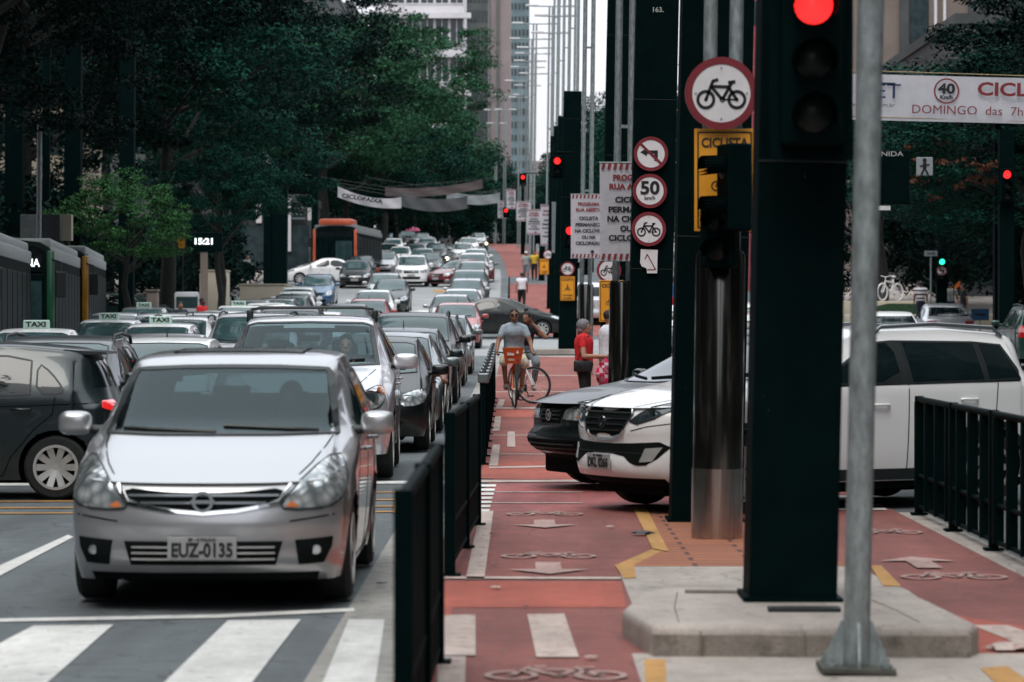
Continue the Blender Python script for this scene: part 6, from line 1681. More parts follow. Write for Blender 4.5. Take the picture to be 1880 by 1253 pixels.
# beige planters, stalls and rough wall on the left
for px0, px1, pyt, y, d, m_, lab in ((366, 412, 498, 135, 2.5, WALLBE, 'beige rough-topped stall beside the people under the clock'), (440, 522, 524, 128, 5, WALLBE, 'long low pale wall behind the dark green wagon'), (268, 288, 535, 100, .6, WALLBR, 'small beige pillar box left of the white car')):
    t = thing('low_wall', lab, 'wall', (PX((px0+px1)/2, y), y, zg(y))); w2 = (px1-px0)*y/FPX/2; bm = bmesh.new(); box(bm, -w2, w2, 0, d, 0, PZ(pyt, y)-zg(y), 0, .06); obj('wall', bm, m_, t, smooth=40)
    bm = bmesh.new(); box(bm, -w2-.03, w2+.03, -.03, d, PZ(pyt, y)-zg(y), PZ(pyt, y)-zg(y)+.06); obj('coping', bm, m_, t)
# right pavement: planter wall, ghost bicycle, boards
yb = 121
t = thing('planter_wall', 'long beige planter wall on the right with a white bicycle standing on it', 'wall', (PX(1640, yb), yb, zg(yb))); zt = PZ(553, yb)-zg(yb)
bm = bmesh.new(); box(bm, -3.2, 1.35, 0, 4, 0, zt, 0, .05); obj('wall', bm, WALLBE, t, smooth=40)
bm = bmesh.new(); prism(bm, [(-.9, zt-.25), (-.2, zt-.10), (1.3, zt-.12), (1.3, zt-.62), (.2, zt-.60)], -.10, -.01); obj('grass_bank', bm, M['grass'], t)
bm = bmesh.new(); box(bm, -2, 4.2, -2.2, -.6, 0, .55, 0, .04); obj('step', bm, WALLBE, t, smooth=40)
WB = mat('white_painted_bike', (.62, .60, .62), .5, var=.08)
make_bicycle('all-white ghost bicycle standing on the beige planter wall', WB, (PX(1634, yb+.8), yb+.8, zg(yb)+zt), R(-42) , r=.36, tyre=.03, frame_r=.03, all_white=WB)
for lab, px_, py_, y, wd, hh, m_ in (('white pedestrian crossing box sign on the right, high before the trees', 1697, 306, 71.8, .38, .42, GR), ('white parking plate upper on the dark post at the right edge', 1843, 447, 94, .36, .80, WH), ('white notice low on the dark post at the right edge', 1842, 544, 94, .20, .30, WH), ('grey street name plate on a thin post beside the green light', 1709, 466, 117, .5, .2, GR), ('blue board beside the dark hedge on the right', 1799, 578, 112, .65, .42, mat('blue_board', (.01, .07, .16), .6, var=.3))):
    t = thing('board_sign', lab, 'sign', (PX(px_, y), y, PZ(py_, y))); bm = bmesh.new(); box(bm, -wd/2, wd/2, 0, .04, -hh/2, hh/2, 0, .01); obj('plate', bm, m_, t)
    bm = bmesh.new()
    if 'pedestrian' in lab: disc(bm, 0, .14, .05, -.01, -.005, 12); bar2d(bm, (0, .09), (.0, -.04), .08, -.01, -.005); bar2d(bm, (0, -.03), (.08, -.2), .045, -.01, -.005); bar2d(bm, (0, -.03), (-.08, -.2), .045, -.01, -.005); bar2d(bm, (-.11, .0), (.11, .04), .035, -.012, -.010)
    elif 'parking' in lab: disc(bm, 0, .20, .13, -.01, -.005, 20, r_in=.09); bar2d(bm, (-.12, -.15), (.12, -.15), .05, -.01, -.005); bar2d(bm, (-.12, -.25), (.05, -.25), .05, -.01, -.005)
    else: bar2d(bm, (-wd*.3, 0), (wd*.3, 0), hh*.15, -.01, -.005)
    obj('print', bm, BK, t)
    if 'street name' in lab or 'blue' in lab: bm = bmesh.new(); tube(bm, [(0, .07, hh/2), (0, .07, zg(y)-t.location.z)], .035, 8); obj('post', bm, M['steel'], t)
round_sign('small no-turn sign under the green light', 1729, 498, 117.9, .20, 'noleft'); round_sign('small no-pedestrians sign on the dark post at the right edge', 1842, 497, 93.9, .15, 'noleft')
bm = bmesh.new(); box(bm, -.35, .35, 0, .4, 0, 8.5); o = obj('steel_column', bm, M['pillar']); o.location = (PX(1846, 94.2), 94.1, zg(94)); tag(o, 'dark square column with white notices at the right edge', 'column', kind='thing')
t = thing('name_sign', 'dark overhead sign box with pale letters behind the grey pole', 'sign', (PX(1650, 72), 72, PZ(320, 72))); bm = bmesh.new(); box(bm, -.75, .25, 0, .25, -.7, .55, 0, .02); obj('housing', bm, M['pillar'], t)
text_obj('writing', 'AVENIDA', .16, mat('pale_letters', (.4, .4, .4), .6, var=.1), t, (-.35, -.01, .46), width=.9); bm = bmesh.new(); box(bm, -.55, -.2, -.02, .0, -.84, -.74); obj('strip', bm, WH, t); bm = bmesh.new(); tube(bm, [(-.7, .1, .55), (-1.9, .1, .60)], .05, 8); obj('arm', bm, M['pillar'], t)
t = thing('orange_flag', 'small orange flag against the dark shrubs on the right', 'flag', (PX(1757, 115), 115, PZ(525, 115))); bm = bmesh.new(); prism(bm, [(-.13, -.17), (-.10, .0), (.08, .17), (.13, .15), (.10, -.02)], 0, .02); obj('cloth', bm, mat('orange_cloth', (.75, .2, .03), .7, var=.1), t)
bm = bmesh.new(); tube(bm, [(-.13, .01, .1), (-.13, .01, zg(115)-t.location.z)], .015, 6); obj('pole', bm, M['trim'], t)
t = thing('umbrella', 'pink umbrella in the distance left of the far cars', 'umbrella', (PX(758, 290), 290, zg(290)+1.6)); bm = bmesh.new()
lathe(bm, [(.72, .18), (.62, .36), (.35, .50), (.02, .56)], 16); obj('canopy', bm, mat('pink_canopy', (.40, .06, .14), .7, var=.1), t); bm = bmesh.new(); tube(bm, [(0, 0, .5), (0, 0, -1.2)], .02, 6); obj('shaft', bm, M['trim'], t)
KIA = (0.70, 27.4, -62); BLK = (0.20, 31.0, -66); HSD = (-7.68, 29.9, -88)
# ================================================================ traffic
def place(r, x, y, rz=0.0, slope=True):
    r.location = (x, y, zg(y)); e = [0, 0, rz]
    if slope and abs(math.cos(rz)) > .7:
        dz = (zg(y+3.5)-zg(y))/3.5; e[0] = math.atan(dz)*math.cos(rz)
    r.rotation_euler = e
    r.location.z += .012
def YT(pyt, h, lo=72.0):   # distance at which a roof of height h shows at this photo row
    a, b = lo, 410.0
    f = lambda y: VPY - FPX/y*(h+zg(y)-CAM_H) - pyt
    for _ in range(50):
        m = (a+b)/2
        if f(m) > 0: a = m
        else: b = m
    return (a+b)/2
hero = [('hatch_near', 'silver', -1.845, 17.95, 0, 'nearest silver hatchback with plate EUZ-0135 at the crosswalk'),
        ('suv_near', 'silver2', -2.30, 32.2, R(1.0), 'large pale silver SUV with dark roof bars behind the nearest hatchback'),
        ('crossover_near', 'white', None, None, None, 'white crossover crossing between the pillars with its plate low on the bumper'),
        ('dark_crossover', 'black', None, None, None, 'black crossover nosing out just behind the white one'),
        ('hatch_side', 'grey', None, None, None, 'dark grey hatchback crossing leftwards behind the nearest silver car')]
for kind, col, x, y, a, lab in hero:
    nm = 'crossing_car' if x is None else 'car'
    r = make_car(S[kind], M[col], nm); tag(r, lab, 'car')
    if kind == 'crossover_near': r.location = (KIA[0], KIA[1], .012); r.rotation_euler = (0, 0, R(KIA[2]))
    elif kind == 'dark_crossover': r.location = (BLK[0], BLK[1], .012); r.rotation_euler = (0, 0, R(BLK[2]))
    elif kind == 'hatch_side': r.location = (HSD[0], HSD[1], .012); r.rotation_euler = (0, 0, R(HSD[2]))
    else: place(r, x, y, a)
proto = {k: make_car(S[k], M['silver'], 'car') for k in ('hatch', 'sedan', 'suv', 'wagon')}
used = set()
GRP = 'cars queueing in the oncoming lanes'
def car(kind, col, x, y, lab, rz=0.0, cat='car', group=GRP, taxi=False):
    if kind in used: r = copy_tree(proto[kind], None, M[col])
    else:
        r = proto[kind]; used.add(kind)
        for c in r.children_recursive:
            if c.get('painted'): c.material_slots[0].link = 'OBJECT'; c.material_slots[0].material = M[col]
    place(r, x, y, rz); tag(r, lab, 'taxi' if taxi else cat, group)
    if taxi:
        H = S[kind]['H']; bm = bmesh.new(); yy = S[kind]['header']+.35
        box(bm, -.22, .22, yy, yy+.12, H-.03, H+.12, 0, .02); o = obj('taxi_light', bm, mat('taxi_box', (.45, .62, .55), .4, var=.05), r)
        text_obj('taxi_letters', 'TAXI', .12, M['plate_ink'], o, (0, yy-.004, H+.045), bold=.004, width=.34)
    return r
near = [ # kind, colour, x, y, label
 ('hatch', 'black', -1.98, 39.2, 'black hatchback behind the silver SUV with a driver resting an arm outside'),
 ('sedan', 'grey2', -2.00, 45.0, 'grey saloon second behind the silver SUV, mostly its black-trimmed mirror side in view'),
 ('hatch', 'grey', -2.02, 51.0, 'dark grey hatchback third behind the silver SUV'),
 ('suv', 'black', -2.06, 56.6, 'black SUV with an arched roof rail behind three small cars'),
 ('wagon', 'black', -2.05, 67.0, 'dark estate car tucked behind the black SUV with the arched rail'),
 ('hatch', 'grey2', -2.0, 76.0, 'grey hatchback between the dark estate and the red hatchback'),
 ('wagon', 'grey', -5.15, 32.4, 'dark wagon with roof rails at the left edge behind the crossing hatchback'),
 ('hatch', 'white', -4.60, 38.0, 'white hatchback of which only the roof shows left of the near car'),
 ('sedan', 'silver', -5.30, 43.5, 'silver saloon roof with a stub aerial left of the near car'),
 ('suv', 'silver2', -4.95, 55.5, 'silver SUV with a broad pale windscreen left of the large SUV'),
]
for k, c, x, y, l in near: car(k, c, x, y, l)
car('hatch', 'white', PX(175, 66), 66, 'white taxi with lit TAXI box in front of the yellow-cornered bus', taxi=True)
car('hatch', 'white', PX(270, 58), 58, 'white taxi right of the other near taxi, roof box lit', taxi=True)
car('sedan', 'white', PX(24, 50), 50, 'white taxi at the left edge with its roof box cut by the dark wagon', taxi=True)
car('wagon', 'white', PX(278, 74), 74, 'white estate with black roof bars behind the near taxis')
car('sedan', 'silver', PX(246, 91), 91, 'silver taxi beside the yellow-cornered bus', taxi=True)
car('sedan', 'white', PX(378, 99), 99, 'white rounded car turned half sideways by the person in red', rz=R(-55))
car('wagon', 'green', PX(350, 116), 116, 'dark green wagon crossing sideways on the left', rz=R(88))
car('sedan', 'white', PX(425, 94), 94, 'white taxi with roof box in front of the dark green wagon', taxi=True)
car('sedan', 'white', PX(478, 99), 99, 'white saloon right of the taxi before the green wagon')
for k, c, px_, y, l in (('wagon', 'white', 312, 67, 'white estate between the near taxis and the broad-screened silver SUV'), ('hatch', 'silver', 345, 81, 'silver hatchback below the sideways white car'), ('sedan', 'white', 392, 84, 'white saloon below the taxi by the green wagon'), ('hatch', 'grey', 452, 80, 'dark hatchback just above the broad-screened silver SUV'),
                        ('suv', 'black', 520, 71, 'black SUV roof over the left end of the crossbar'), ('hatch', 'white', 575, 82, 'white hatchback roof above the crossbar of the large SUV'), ('sedan', 'silver2', 190, 80, 'pale saloon behind the taxi in front of the buses'), ('hatch', 'grey2', 500, 108, 'grey hatchback in the left lanes below the three in line'), ('sedan', 'silver', 450, 105, 'silver saloon behind the taxi by the green wagon')):
    car(k, c, PX(px_, y), y, l)
car('sedan', 'black', PX(1040, 112), 112, 'black saloon crossing the median at the second junction', rz=R(90), group=None)
far = [ # kind, colour, px centre, py top, label
 ('hatch', 'red', 839, 556, 'red hatchback with a dusty roof in the lane beside the median'),
 ('hatch', 'silver', 828, 541, 'silver hatchback directly behind the red hatchback'),
 ('sedan', 'silver2', 847, 531, 'pale saloon second behind the red hatchback'),
 ('hatch', 'silver', 857, 512, 'silver hatchback third behind the red one, near the far railing'),
 ('suv', 'grey2', 862, 496, 'dark grey SUV fourth behind the red hatchback'),
 ('sedan', 'silver', 868, 480, 'silver saloon with a lit headlamp beside the distant red car'),
 ('sedan', 'grey2', 880, 470, 'grey saloon just before the distant crossing red car'),
 ('sedan', 'grey', 635, 558, 'dark saloon in the middle lane just above the large SUV roof'),
 ('hatch', 'red', 676, 549, 'dull red hatchback roof in the middle lane'),
 ('sedan', 'white', 685, 533, 'white saloon behind the dull red one in the middle lane'),
 ('sedan', 'grey', 718, 513, 'dark grey saloon with empty road to its right'),
 ('hatch', 'silver', 707, 502, 'silver hatchback directly behind the dark grey saloon'),
 ('hatch', 'blue', 584, 505, 'blue hatchback in the left lanes below the sideways white saloon'),
 ('hatch', 'grey', 534, 543, 'dark hatchback nearest of the three in line left of the blue one'),
 ('sedan', 'white', 541, 536, 'white saloon second in line left of the blue hatchback'),
 ('hatch', 'white', 546, 528, 'white hatchback third in line left of the blue hatchback'),
 ('sedan', 'black', 654, 478, 'black saloon facing us below the orange bus'),
 ('hatch', 'grey', 662, 470, 'grey hatchback right behind the black saloon below the orange bus'),
 ('suv', 'white', 757, 469, 'white pickup-like SUV alone before the third junction'),
 ('sedan', 'grey', 788, 463, 'dark saloon right behind the lone white SUV'),
 ('sedan', 'silver', 776, 456, 'silver saloon far off between the lone SUV and the motorcycle'),
 ('sedan', 'silver2', 785, 436, 'pale saloon far off, second above the lone white SUV'),
 ('suv', 'silver', 787, 419, 'silver SUV at the far end of the middle lane'),
 ('hatch', 'white', 712, 447, 'white hatchback beside the orange bus tail'),
 ('hatch', 'silver', 706, 462, 'silver hatchback just right of the orange bus'),
 ('sedan', 'white', 722, 438, 'white saloon above the orange bus tail'),
 ('suv', 'grey', 748, 424, 'dark SUV far off near the pink umbrella'),
 ('hatch', 'grey2', 725, 428, 'grey hatchback far off left of the pink umbrella'),
 ('sedan', 'white', 860, 436, 'white saloon far off in the lane beside the median'),
 ('sedan', 'white', 874, 457, 'white roof low between two silver cars near the median'),
 ('hatch', 'silver', 860, 424, 'silver hatchback farther behind the far white saloon'),
 ('sedan', 'white', 884, 417, 'white saloon very far beside the median'),
 ('suv', 'grey2', 905, 411, 'dark van-like SUV farthest beside the median'),
 ('hatch', 'grey', 812, 423, 'dark hatchback far off between the two lanes of pale cars'),
 ('sedan', 'silver', 832, 416, 'silver saloon among the farthest cars'),
 ('hatch', 'white', 735, 453, 'white hatchback left of the lone SUV, one row behind'),
 ('sedan', 'black', 800, 447, 'black saloon between the motorcycle and the far pale saloon'),
 ('sedan', 'silver2', 764, 448, 'pale saloon close behind the silver one far up the middle lane'),
 ('hatch', 'white', 850, 446, 'white hatchback left of the far white saloon near the median'),
 ('suv', 'white', 868, 465, 'white SUV close behind the silver saloon near the red car'),
 ('hatch', 'silver', 775, 428, 'silver hatchback deep in the middle lane'),
 ('sedan', 'white', 850, 417, 'small white saloon deep in the median lane'),
 ('hatch', 'grey2', 760, 413, 'small grey hatchback at the far end of the left lanes'),
 ('sedan', 'white', 806, 409, 'tiny white saloon at the crest of the avenue'),
 ('hatch', 'silver', 878, 428, 'silver hatchback deep beside the median kerb'),
]
for k, c, px_, pt, l in far:
    y = YT(pt, S[k]['H']); car(k, c, PX(px_, y), y-1.8, l)
y = 166; car('sedan', 'darkred', PX(800, y), y, 'dark red saloon crossing sideways at the third junction', rz=R(-36), group=None)
y = 171; car('sedan', 'white', PX(520, y), y, 'white saloon turned sideways in front of the orange bus', rz=R(-84), group=None)
car('sedan', 'silver', PX(545, 182), 182, 'silver saloon behind the sideways white saloon', rz=R(-70))
# cars going away on the right
GR2 = 'cars driving away in the right-hand lanes'
for k, c, px_, y, l in (('sedan', 'white', 1612, 88, 'white saloon showing its rear window beside the grey pole'), ('sedan', 'silver2', 1712, 103, 'pale low car roof between the white saloon and the dark SUV on the right'), ('suv', 'green', 1880, 84, 'dark green SUV at the right edge seen from behind'),
                        ('suv', 'white', 1378, 62, 'white SUV glimpsed in the slit right of the nearest lamp mast'), ('sedan', 'silver', 1372, 48, 'silver car low in the slit right of the nearest lamp mast'),
                        ('hatch', 'black', 1262, 56, 'black hatchback glimpsed between two pillars with a red tail lamp'), ('suv', 'white', 1242, 84, 'white van-like vehicle glimpsed above the black hatchback'), ('sedan', 'white', 1250, 70, 'white saloon glimpsed between the pillars'), ('suv', 'white', 1376, 92, 'tall white vehicle behind the one in the slit'), ('suv', 'silver2', 1078, 128, 'pale SUV glimpsed under the second striped banner')):
    car(k, c, PX(px_, y), y, l, rz=PI, group=GR2)
# arched rail of the black SUV
# motorcycles with lit lamps between the lanes
def motorcycle(lab, px_, y, col):
    t = thing('motorcycle', lab, 'motorcycle', (PX(px_, y), y, zg(y)), 0, None)
    for wy in (-.65, .65):
        bm = bmesh.new(); lathe(bm, [(.22+.06*(1+math.cos(a)), .055*math.sin(a)) for a in [2*PI*k/8 for k in range(8)]], 24, 'x', (0, wy, .31), closed=True); obj('wheel', bm, M['rubber'], t, smooth=60)
    bm = bmesh.new(); ellip(Vector((0, -.1, .78)), .16, .32, .16)(bm); ellip(Vector((0, .45, .75)), .14, .42, .09)(bm); ellip(Vector((0, 0, .45)), .16, .25, .2)(bm); obj('body', bm, M['black'], t, smooth=180)
    bm = bmesh.new(); tube(bm, [(-.36, -.28, 1.06), (0, -.42, 1.0), (.36, -.28, 1.06)], .02, 8); tube(bm, [(-.08, -.42, .95), (-.09, -.65, .31)], .025, 8); tube(bm, [(.08, -.42, .95), (.09, -.65, .31)], .025, 8); obj('handlebar', bm, M['trim'], t)
    bm = bmesh.new(); ellip(Vector((0, -.50, .88)), .12, .08, .12)(bm); obj('headlight', bm, M['warmlit'], t, smooth=180)
    for s in (-1, 1): bm = bmesh.new(); tube(bm, [(s*.3, -.28, 1.06), (s*.36, -.3, 1.25)], .008, 6); ellip(Vector((s*.37, -.3, 1.27)), .06, .02, .04)(bm); obj('mirror', bm, M['trim'], t)
    return t
motorcycle('motorcycle with a bright headlamp above the dark red saloon', 821, 196, 0); motorcycle('motorcycle with a bright headlamp near the farthest median cars', 893, 262, 0)

# ================================================================ people
grey_shirt = cloth('grey_blue_shirt', (.30, .36, .42)); beige = cloth('beige_shorts', (.52, .46, .36)); blackc = cloth('black_cloth', (.008, .010, .012)); redc = cloth('red_cloth', (.60, .015, .02)); whitec = cloth('white_cloth', (.66, .66, .72)); greyc = cloth('grey_leggings', (.13, .16, .18)); navy = cloth('navy_cloth', (.012, .02, .035)); palegrey = cloth('pale_grey_cloth', (.30, .31, .30))
orange = mat('orange_frame_paint', (.62, .14, .02), .35, coat=.6, var=.1); yellowc = cloth('yellow_cloth', (.55, .38, .03))
def cyclist_pose(look=0):
    J = dict(pelvis=(0, .20, 1.00), waist=(0, .16, 1.14), chest=(0, .06, 1.36), neck=(0, .02, 1.52), head=(0, -.03, 1.645))
    for s, sx in (('L', 1), ('R', -1)):
        J['sh'+s] = (sx*.18, .04, 1.415); J['el'+s] = (sx*.285, -.02, 1.18); J['wr'+s] = (sx*.31, -.17, 1.02); J['hip'+s] = (sx*.10, .18, .96)
    J['knL'] = (.17, -.20, .78); J['anL'] = (.13, .02, .34); J['toeL'] = (.13, -.12, .27)
    J['knR'] = (-.19, -.22, .82); J['anR'] = (-.15, -.04, .40); J['toeR'] = (-.15, -.18, .33)
    return J
yc = 55.6
make_bicycle('orange share bicycle with an orange front basket ridden towards us', orange, (PX(944, yc), yc, zg(yc)+.012), R(2), steer=R(3))
t = thing('bicycle_basket', 'orange plastic basket with white marks on the front of the share bicycle', 'basket', (PX(942, yc), yc-.50, zg(yc)+.80))
bm = bmesh.new(); vs = []
for z, wx, wy in ((0, .135, .09), (.28, .19, .14)): vs.append([bm.verts.new((a*wx, b*wy, z)) for a, b in ((-1, -1), (1, -1), (1, 1), (-1, 1))])
for i in range(4): bm.faces.new((vs[0][i], vs[0][(i+1) % 4], vs[1][(i+1) % 4], vs[1][i]))
bm.faces.new(vs[0][::-1]); bmesh.ops.solidify(bm, geom=bm.faces[:], thickness=.006); obj('shell', bm, mat('basket_orange', (.62, .13, .03), .5, var=.1), t)
text_obj('writing', 'bike', .07, WH, t, (-.04, -.136, .17), bold=.003); text_obj('writing', 'ITAU', .05, WH, t, (-.03, -.112, .07), bold=.001)
bm = bmesh.new(); disc(bm, .085, .065, .018, -.115, -.110, 12); obj('logo_dot', bm, TXN, t)
bm = bmesh.new(); prism(bm, [(.05, .19), (.09, .24), (.10, .18)], -.140, -.136); obj('logo_bird', bm, WH, t)
make_person('cyclist in grey polo shirt, beige shorts and dark glasses riding the orange bicycle', cyclist_pose(), 'tan', {'shirt': grey_shirt, 'sleeve': .62, 'trousers': beige, 'leg': .50, 'bulk': 1.18, 'curl': 1.1}, loc=(PX(944, yc), yc, zg(yc)+.012), rz=R(2), fine=True, glasses=True, shoes=cloth('grey_shoes', (.14, .12, .12)))
y2 = 57.6
make_bicycle('dark bicycle with a large front wheel turned sideways behind the orange one', M['white'], (PX(962, y2), y2, zg(y2)+.012), R(20), steer=R(48), r=.345)
J = cyclist_pose(); J['elL'] = (.36, -.04, 1.27); J['wrL'] = (.15, .0, 1.50)
make_person('cyclist in black top and grey leggings behind, hand raised to her neck', J, 'tan', {'shirt': blackc, 'sleeve': .3, 'trousers': greyc, 'leg': .86, 'bulk': .9, 'curl': .6}, loc=(PX(967, y2), y2+.1, zg(y2)), rz=R(6), face=R(-38), fine=True, hair_style='bun', scale=.97, shoes=cloth('white_shoes', (.4, .4, .4)))
# woman in red
J = stand(1.60); J['wrL'] = (.16, -.34, 1.00); J['elL'] = (.25, -.06, 1.02); J['wrR'] = (-.10, -.34, 1.02); J['elR'] = (-.26, -.05, 1.02)
wx, wy_ = PX(1072, 50.5), 50.5
make_person('grey-haired woman in a red T-shirt facing right beside the lamp mast', J, 'light', {'shirt': redc, 'sleeve': .5, 'trousers': blackc, 'leg': .97, 'bulk': 1.22, 'curl': 1.2}, hair=GREYHAIR, loc=(wx, wy_, zg(wy_)+.012), rz=R(78), hair_style='full', fine=True, glasses=False)
def check_mat():
    m, n, b = principled('pink_check_cloth'); b.inputs['Roughness'].default_value = .85; t_ = n.nodes.new('ShaderNodeTexCoord'); c = n.nodes.new('ShaderNodeTexChecker'); c.inputs['Scale'].default_value = 12
    c.inputs['Color1'].default_value = (.62, .02, .10, 1); c.inputs['Color2'].default_value = (.66, .50, .56, 1); n.links.new(t_.outputs['Object'], c.inputs['Vector'])
    c2 = n.nodes.new('ShaderNodeTexChecker'); c2.inputs['Scale'].default_value = 7; c2.inputs['Color1'].default_value = (1, 1, 1, 1); c2.inputs['Color2'].default_value = (.35, .05, .12, 1); n.links.new(t_.outputs['Object'], c2.inputs['Vector'])
    mx = n.nodes.new('ShaderNodeMix'); mx.data_type = 'RGBA'; mx.blend_type = 'MULTIPLY'; mx.inputs[0].default_value = .8; n.links.new(c.outputs[0], mx.inputs[6]); n.links.new(c2.outputs[0], mx.inputs[7]); n.links.new(mx.outputs[2], b.inputs['Base Color'])
    return m
t = thing('cloth_bundle', 'pink and white checked cloth bag held by the woman in red', 'bag', (wx+.33, wy_-.14, zg(wy_)+.60))
bm = bmesh.new(); bmesh.ops.create_uvsphere(bm, u_segments=24, v_segments=16, radius=1)
for v in bm.verts:
    c = v.co; k = 1+.10*math.sin(c.z*7+c.x*5)+.07*math.sin(c.x*13); v.co = Vector((c.x*(.13-.05*c.z)*k, c.y*.09*k, c.z*.24+.18))
obj('bag', bm, check_mat(), t, smooth=180)
t = thing('shoulder_bag', 'black shoulder bag hanging at the hip of the woman in red', 'bag', (wx-.02, wy_-.20, zg(wy_)+.80))
bm = bmesh.new(); box(bm, -.15, .15, -.06, .04, -.02, .17, 0, .03); obj('bag', bm, M['trim'], t, smooth=40); bm = bmesh.new(); tube(bm, [(-.10, .0, .15), (.02, -.02, .45), (.12, .12, .62)], .010, 6); tube(bm, [(-.08, -.075, .12), (-.02, -.075, .04)], .006, 6); obj('strap', bm, M['trim'], t)
J = stand(1.76, lean=.05); J['wrR'] = (-.12, -.30, 1.08); J['elR'] = (-.26, .0, 1.08)
make_person('person in a white shirt and grey trousers half hidden by the lamp sleeve', J, 'tan', {'shirt': whitec, 'sleeve': .6, 'trousers': palegrey, 'bulk': 1.25}, loc=(PX(1116, 52), 52, zg(52)+.012), rz=R(110), fine=False)
def person(lab, px_, y, h, skin, cl, rz=0.0, **k):
    kw = dict(group=None); kw.update(k); st_ = kw.pop('stride', .35)
    return make_person(lab, stand(h, st_, 1.0), skin, cl, loc=(PX(px_, y), y, zg(y)+kw.pop('dz', .012)), rz=rz, **kw)
person('walker in a white vest top with dark sleeves seen from behind on the bike path', 958, 137, 1.72, 'tan', {'shirt': whitec, 'sleeve': .3, 'trousers': blackc, 'bulk': 1.1}, rz=PI)
person('distant person with a pale helmet on the bike path', 966, 176, 1.7, 'tan', {'shirt': palegrey, 'sleeve': .6, 'trousers': greyc}, rz=0, cap=WH)
person('distant person in yellow beside the helmeted one', 981, 178, 1.7, 'tan', {'shirt': yellowc, 'sleeve': .6, 'trousers': blackc}, rz=0)
person('person in a red shirt standing among the taxis on the left', 371, 92, 1.75, 'dark', {'shirt': redc, 'sleeve': .6, 'trousers': navy}, rz=R(60))
person('dark-haired person walking between cars left of the one in red', 331, 93.5, 1.6, 'tan', {'shirt': navy, 'sleeve': .6, 'trousers': navy}, rz=R(20))
person('person in orange near the beige stall under the street clock', 409, 140, 1.7, 'tan', {'shirt': mat('orange_top', (.5, .16, .06), .8, var=.1), 'sleeve': .3, 'trousers': palegrey}, rz=R(80), dz=.15)
person('person in black left of the one in orange', 398, 141, 1.72, 'tan', {'shirt': blackc, 'sleeve': 1.5, 'trousers': blackc}, rz=R(30), dz=.15)
person('person in white shirt walking past the sideways white saloon', 502, 158, 1.72, 'dark', {'shirt': whitec, 'sleeve': .6, 'trousers': blackc}, rz=R(-70), dz=.15)
person('person in pale clothes before the shop building', 455, 160, 1.7, 'tan', {'shirt': palegrey, 'sleeve': .6, 'trousers': navy}, rz=R(10), dz=.15)
person('distant person by the dark post near the shop', 423, 160, 1.7, 'tan', {'shirt': blackc, 'sleeve': 1.5, 'trousers': navy}, rz=R(10), dz=.15)
def stripes():
    m, n, b = principled('striped_jersey'); b.inputs['Roughness'].default_value = .85; t_ = n.nodes.new('ShaderNodeTexCoord'); s_ = n.nodes.new('ShaderNodeSeparateXYZ'); w1 = n.nodes.new('ShaderNodeMath'); w1.operation = 'MULTIPLY'; w1.inputs[1].default_value = 42
    w2 = n.nodes.new('ShaderNodeMath'); w2.operation = 'SINE'; cr = n.nodes.new('ShaderNodeValToRGB'); cr.color_ramp.interpolation = 'CONSTANT'; cr.color_ramp.elements[0].color = (.55, .52, .55, 1); cr.color_ramp.elements[1].color = (.01, .015, .025, 1); cr.color_ramp.elements[1].position = .35
    n.links.new(t_.outputs['Object'], s_.inputs[0]); n.links.new(s_.outputs['Z'], w1.inputs[0]); n.links.new(w1.outputs[0], w2.inputs[0]); n.links.new(w2.outputs[0], cr.inputs[0]); n.links.new(cr.outputs[0], b.inputs['Base Color']); return m
person('person in a black and white striped jersey standing on the right pavement', 1690, 119, 1.75, 'dark', {'shirt': stripes(), 'sleeve': .6, 'trousers': navy, 'bulk': 1.1}, rz=PI, dz=.15, stride=.05)
person('dim person in shorts right of the green light post', 1745, 119, 1.7, 'tan', {'shirt': palegrey, 'sleeve': .6, 'trousers': navy, 'leg': .5}, rz=R(160), dz=.15)
person('dim person at the right edge before the shrubs', 1768, 117, 1.7, 'tan', {'shirt': blackc, 'sleeve': .6, 'trousers': navy}, rz=R(-90), dz=.15)
person('person in blue and red glimpsed between the two nearest pillars', 1237, 110, 1.75, 'dark', {'shirt': cloth('blue_cloth', (.02, .10, .28)), 'sleeve': .6, 'trousers': redc}, rz=PI, dz=.5)
for i, (px_, y, c1) in enumerate(((995, 200, palegrey), (1003, 196, blackc), (870, 268, blackc), (600, 236, navy), (690, 240, palegrey))):
    person(['small figure far down the median', 'small dark figure beside the far median poles', 'tiny dark figure between the farthest lanes', 'small figure on the pavement behind the bus roof', 'small pale figure behind the bus'][i], px_, y, 1.7, 'tan', {'shirt': c1, 'sleeve': .6, 'trousers': navy}, rz=.4*i)
# drivers' arms outside the windows
def arm_person(lab, sh, el, wr, skin, loc):
    t = thing('person', lab, 'person', loc)
    ch = [[(Vector((-.35, .15, .55)), (.13, .11)), (Vector((-.35, .15, .95)), (.16, .11))], [(Vector((-.35, .15, .95)), .10), (Vector(sh), .06), (Vector(el), .045), (Vector(wr), .030)], [(Vector((-.35, .15, .95)), (.16, .11)), (Vector((-.35, .12, 1.10)), .055)]] + hand_chains(wr, el, .9)
    me = skin_mesh(ch, voxel=.010, extra=[ellip(Vector((-.35, .08, 1.21)), .075, .095, .11)]); me.materials.clear(); me.materials.append(SK[skin]); link('body', me, t)
    sm = skin_mesh([[(Vector((-.35, .15, .55)), (.15, .13)), (Vector((-.35, .15, .95)), (.18, .13))], [(Vector((-.35, .15, .95)), .11), (Vector(sh), .075), (Vector(sh).lerp(Vector(el), .5), .06)]]); sm.materials.clear(); sm.materials.append(navy); link('shirt', sm, t)
    return t
arm_person('driver of the black hatchback resting a bare arm on the door', (-.12, .10, .98), (.18, -.02, .97), (.20, -.26, .90), 'tan', (-1.98+.75, 41.2, .02))
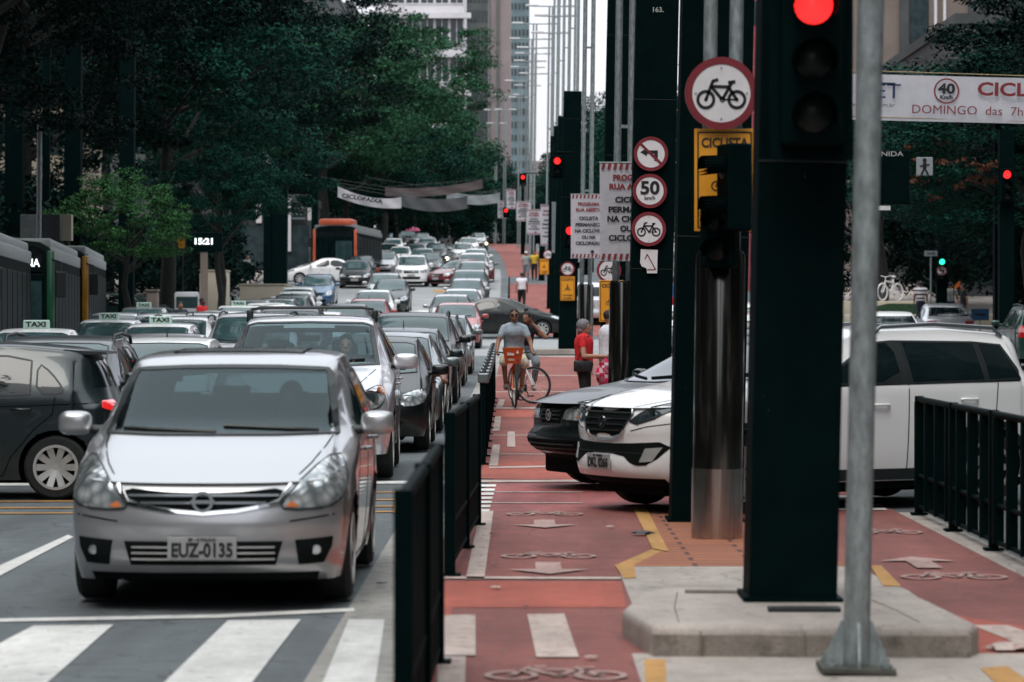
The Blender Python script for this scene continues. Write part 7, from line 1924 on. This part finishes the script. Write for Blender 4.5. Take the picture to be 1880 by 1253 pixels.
arm_person('driver of the third car behind the silver SUV with an elbow outside', (-.12, .10, .98), (.16, -.05, 1.00), (.02, -.28, 1.02), 'tan', (-2.02+.72, 53.2, .1))
J = dict(pelvis=(0, 0, .62), waist=(0, .02, .78), chest=(0, .03, 1.02), neck=(0, 0, 1.17), head=(0, -.02, 1.30))
for s_, sx in (('L', 1), ('R', -1)):
    J['sh'+s_] = (sx*.18, .02, 1.10); J['el'+s_] = (sx*.24, -.16, .96); J['wr'+s_] = (sx*.13, -.36, 1.13 if sx < 0 else 1.08); J['hip'+s_] = (sx*.1, -.05, .6); J['kn'+s_] = (sx*.12, -.45, .66); J['an'+s_] = (sx*.12, -.6, .35); J['toe'+s_] = (sx*.12, -.72, .3)
make_person('driver in dark clothes with hands on the wheel of the large silver SUV', J, 'light', {'shirt': blackc, 'sleeve': 1.4, 'trousers': blackc}, loc=(-2.30+.36, 32.2+1.30+.93, .12), fine=True)
make_person('driver dimly seen behind the smoked windscreen of the nearest hatchback', J, 'tan', {'shirt': navy, 'sleeve': .6, 'trousers': blackc}, loc=(-1.845+.36, 17.95+1.22+.90, -.12))
# small litter on the paths
for i, (px_, py_, s) in enumerate(((1180, 985, .05), (1855, 1198, .07), (1120, 972, .02), (910, 1085, .02), (903, 985, .015), (1085, 1215, .02), (965, 1120, .012), (700, 1078, .02), (1290, 983, .03))):
    c = G(px_, py_); bm = bmesh.new(); bmesh.ops.create_icosphere(bm, subdivisions=2, radius=s)
    for v in bm.verts: v.co = Vector((v.co.x*(1.7+math.sin(v.co.y*90)*.5), v.co.y*(1.4+math.sin(v.co.x*120)*.4), max(0, v.co.z*.45)))
    o = obj('litter_scrap', bm, M['trim'] if i in (0, 4, 6, 7) else F_, smooth=60); o.location = (c[0], c[1], zg(c[1])+.022)
    tag(o, ['black crumpled scrap on the yellow line of the brick paving', 'crumpled white scrap on the right-hand bike path', 'tiny pale scrap near the brick paving edge', 'pale fleck on the bright red patch', 'dark fleck beside the white edge strip', 'pale fleck below the white crossing block', 'small dark fleck on the red patch', 'dark fleck on the concrete gutter', 'small pale scrap beside the stainless base'][i], 'litter', 'scraps of litter on the paths', 'thing')
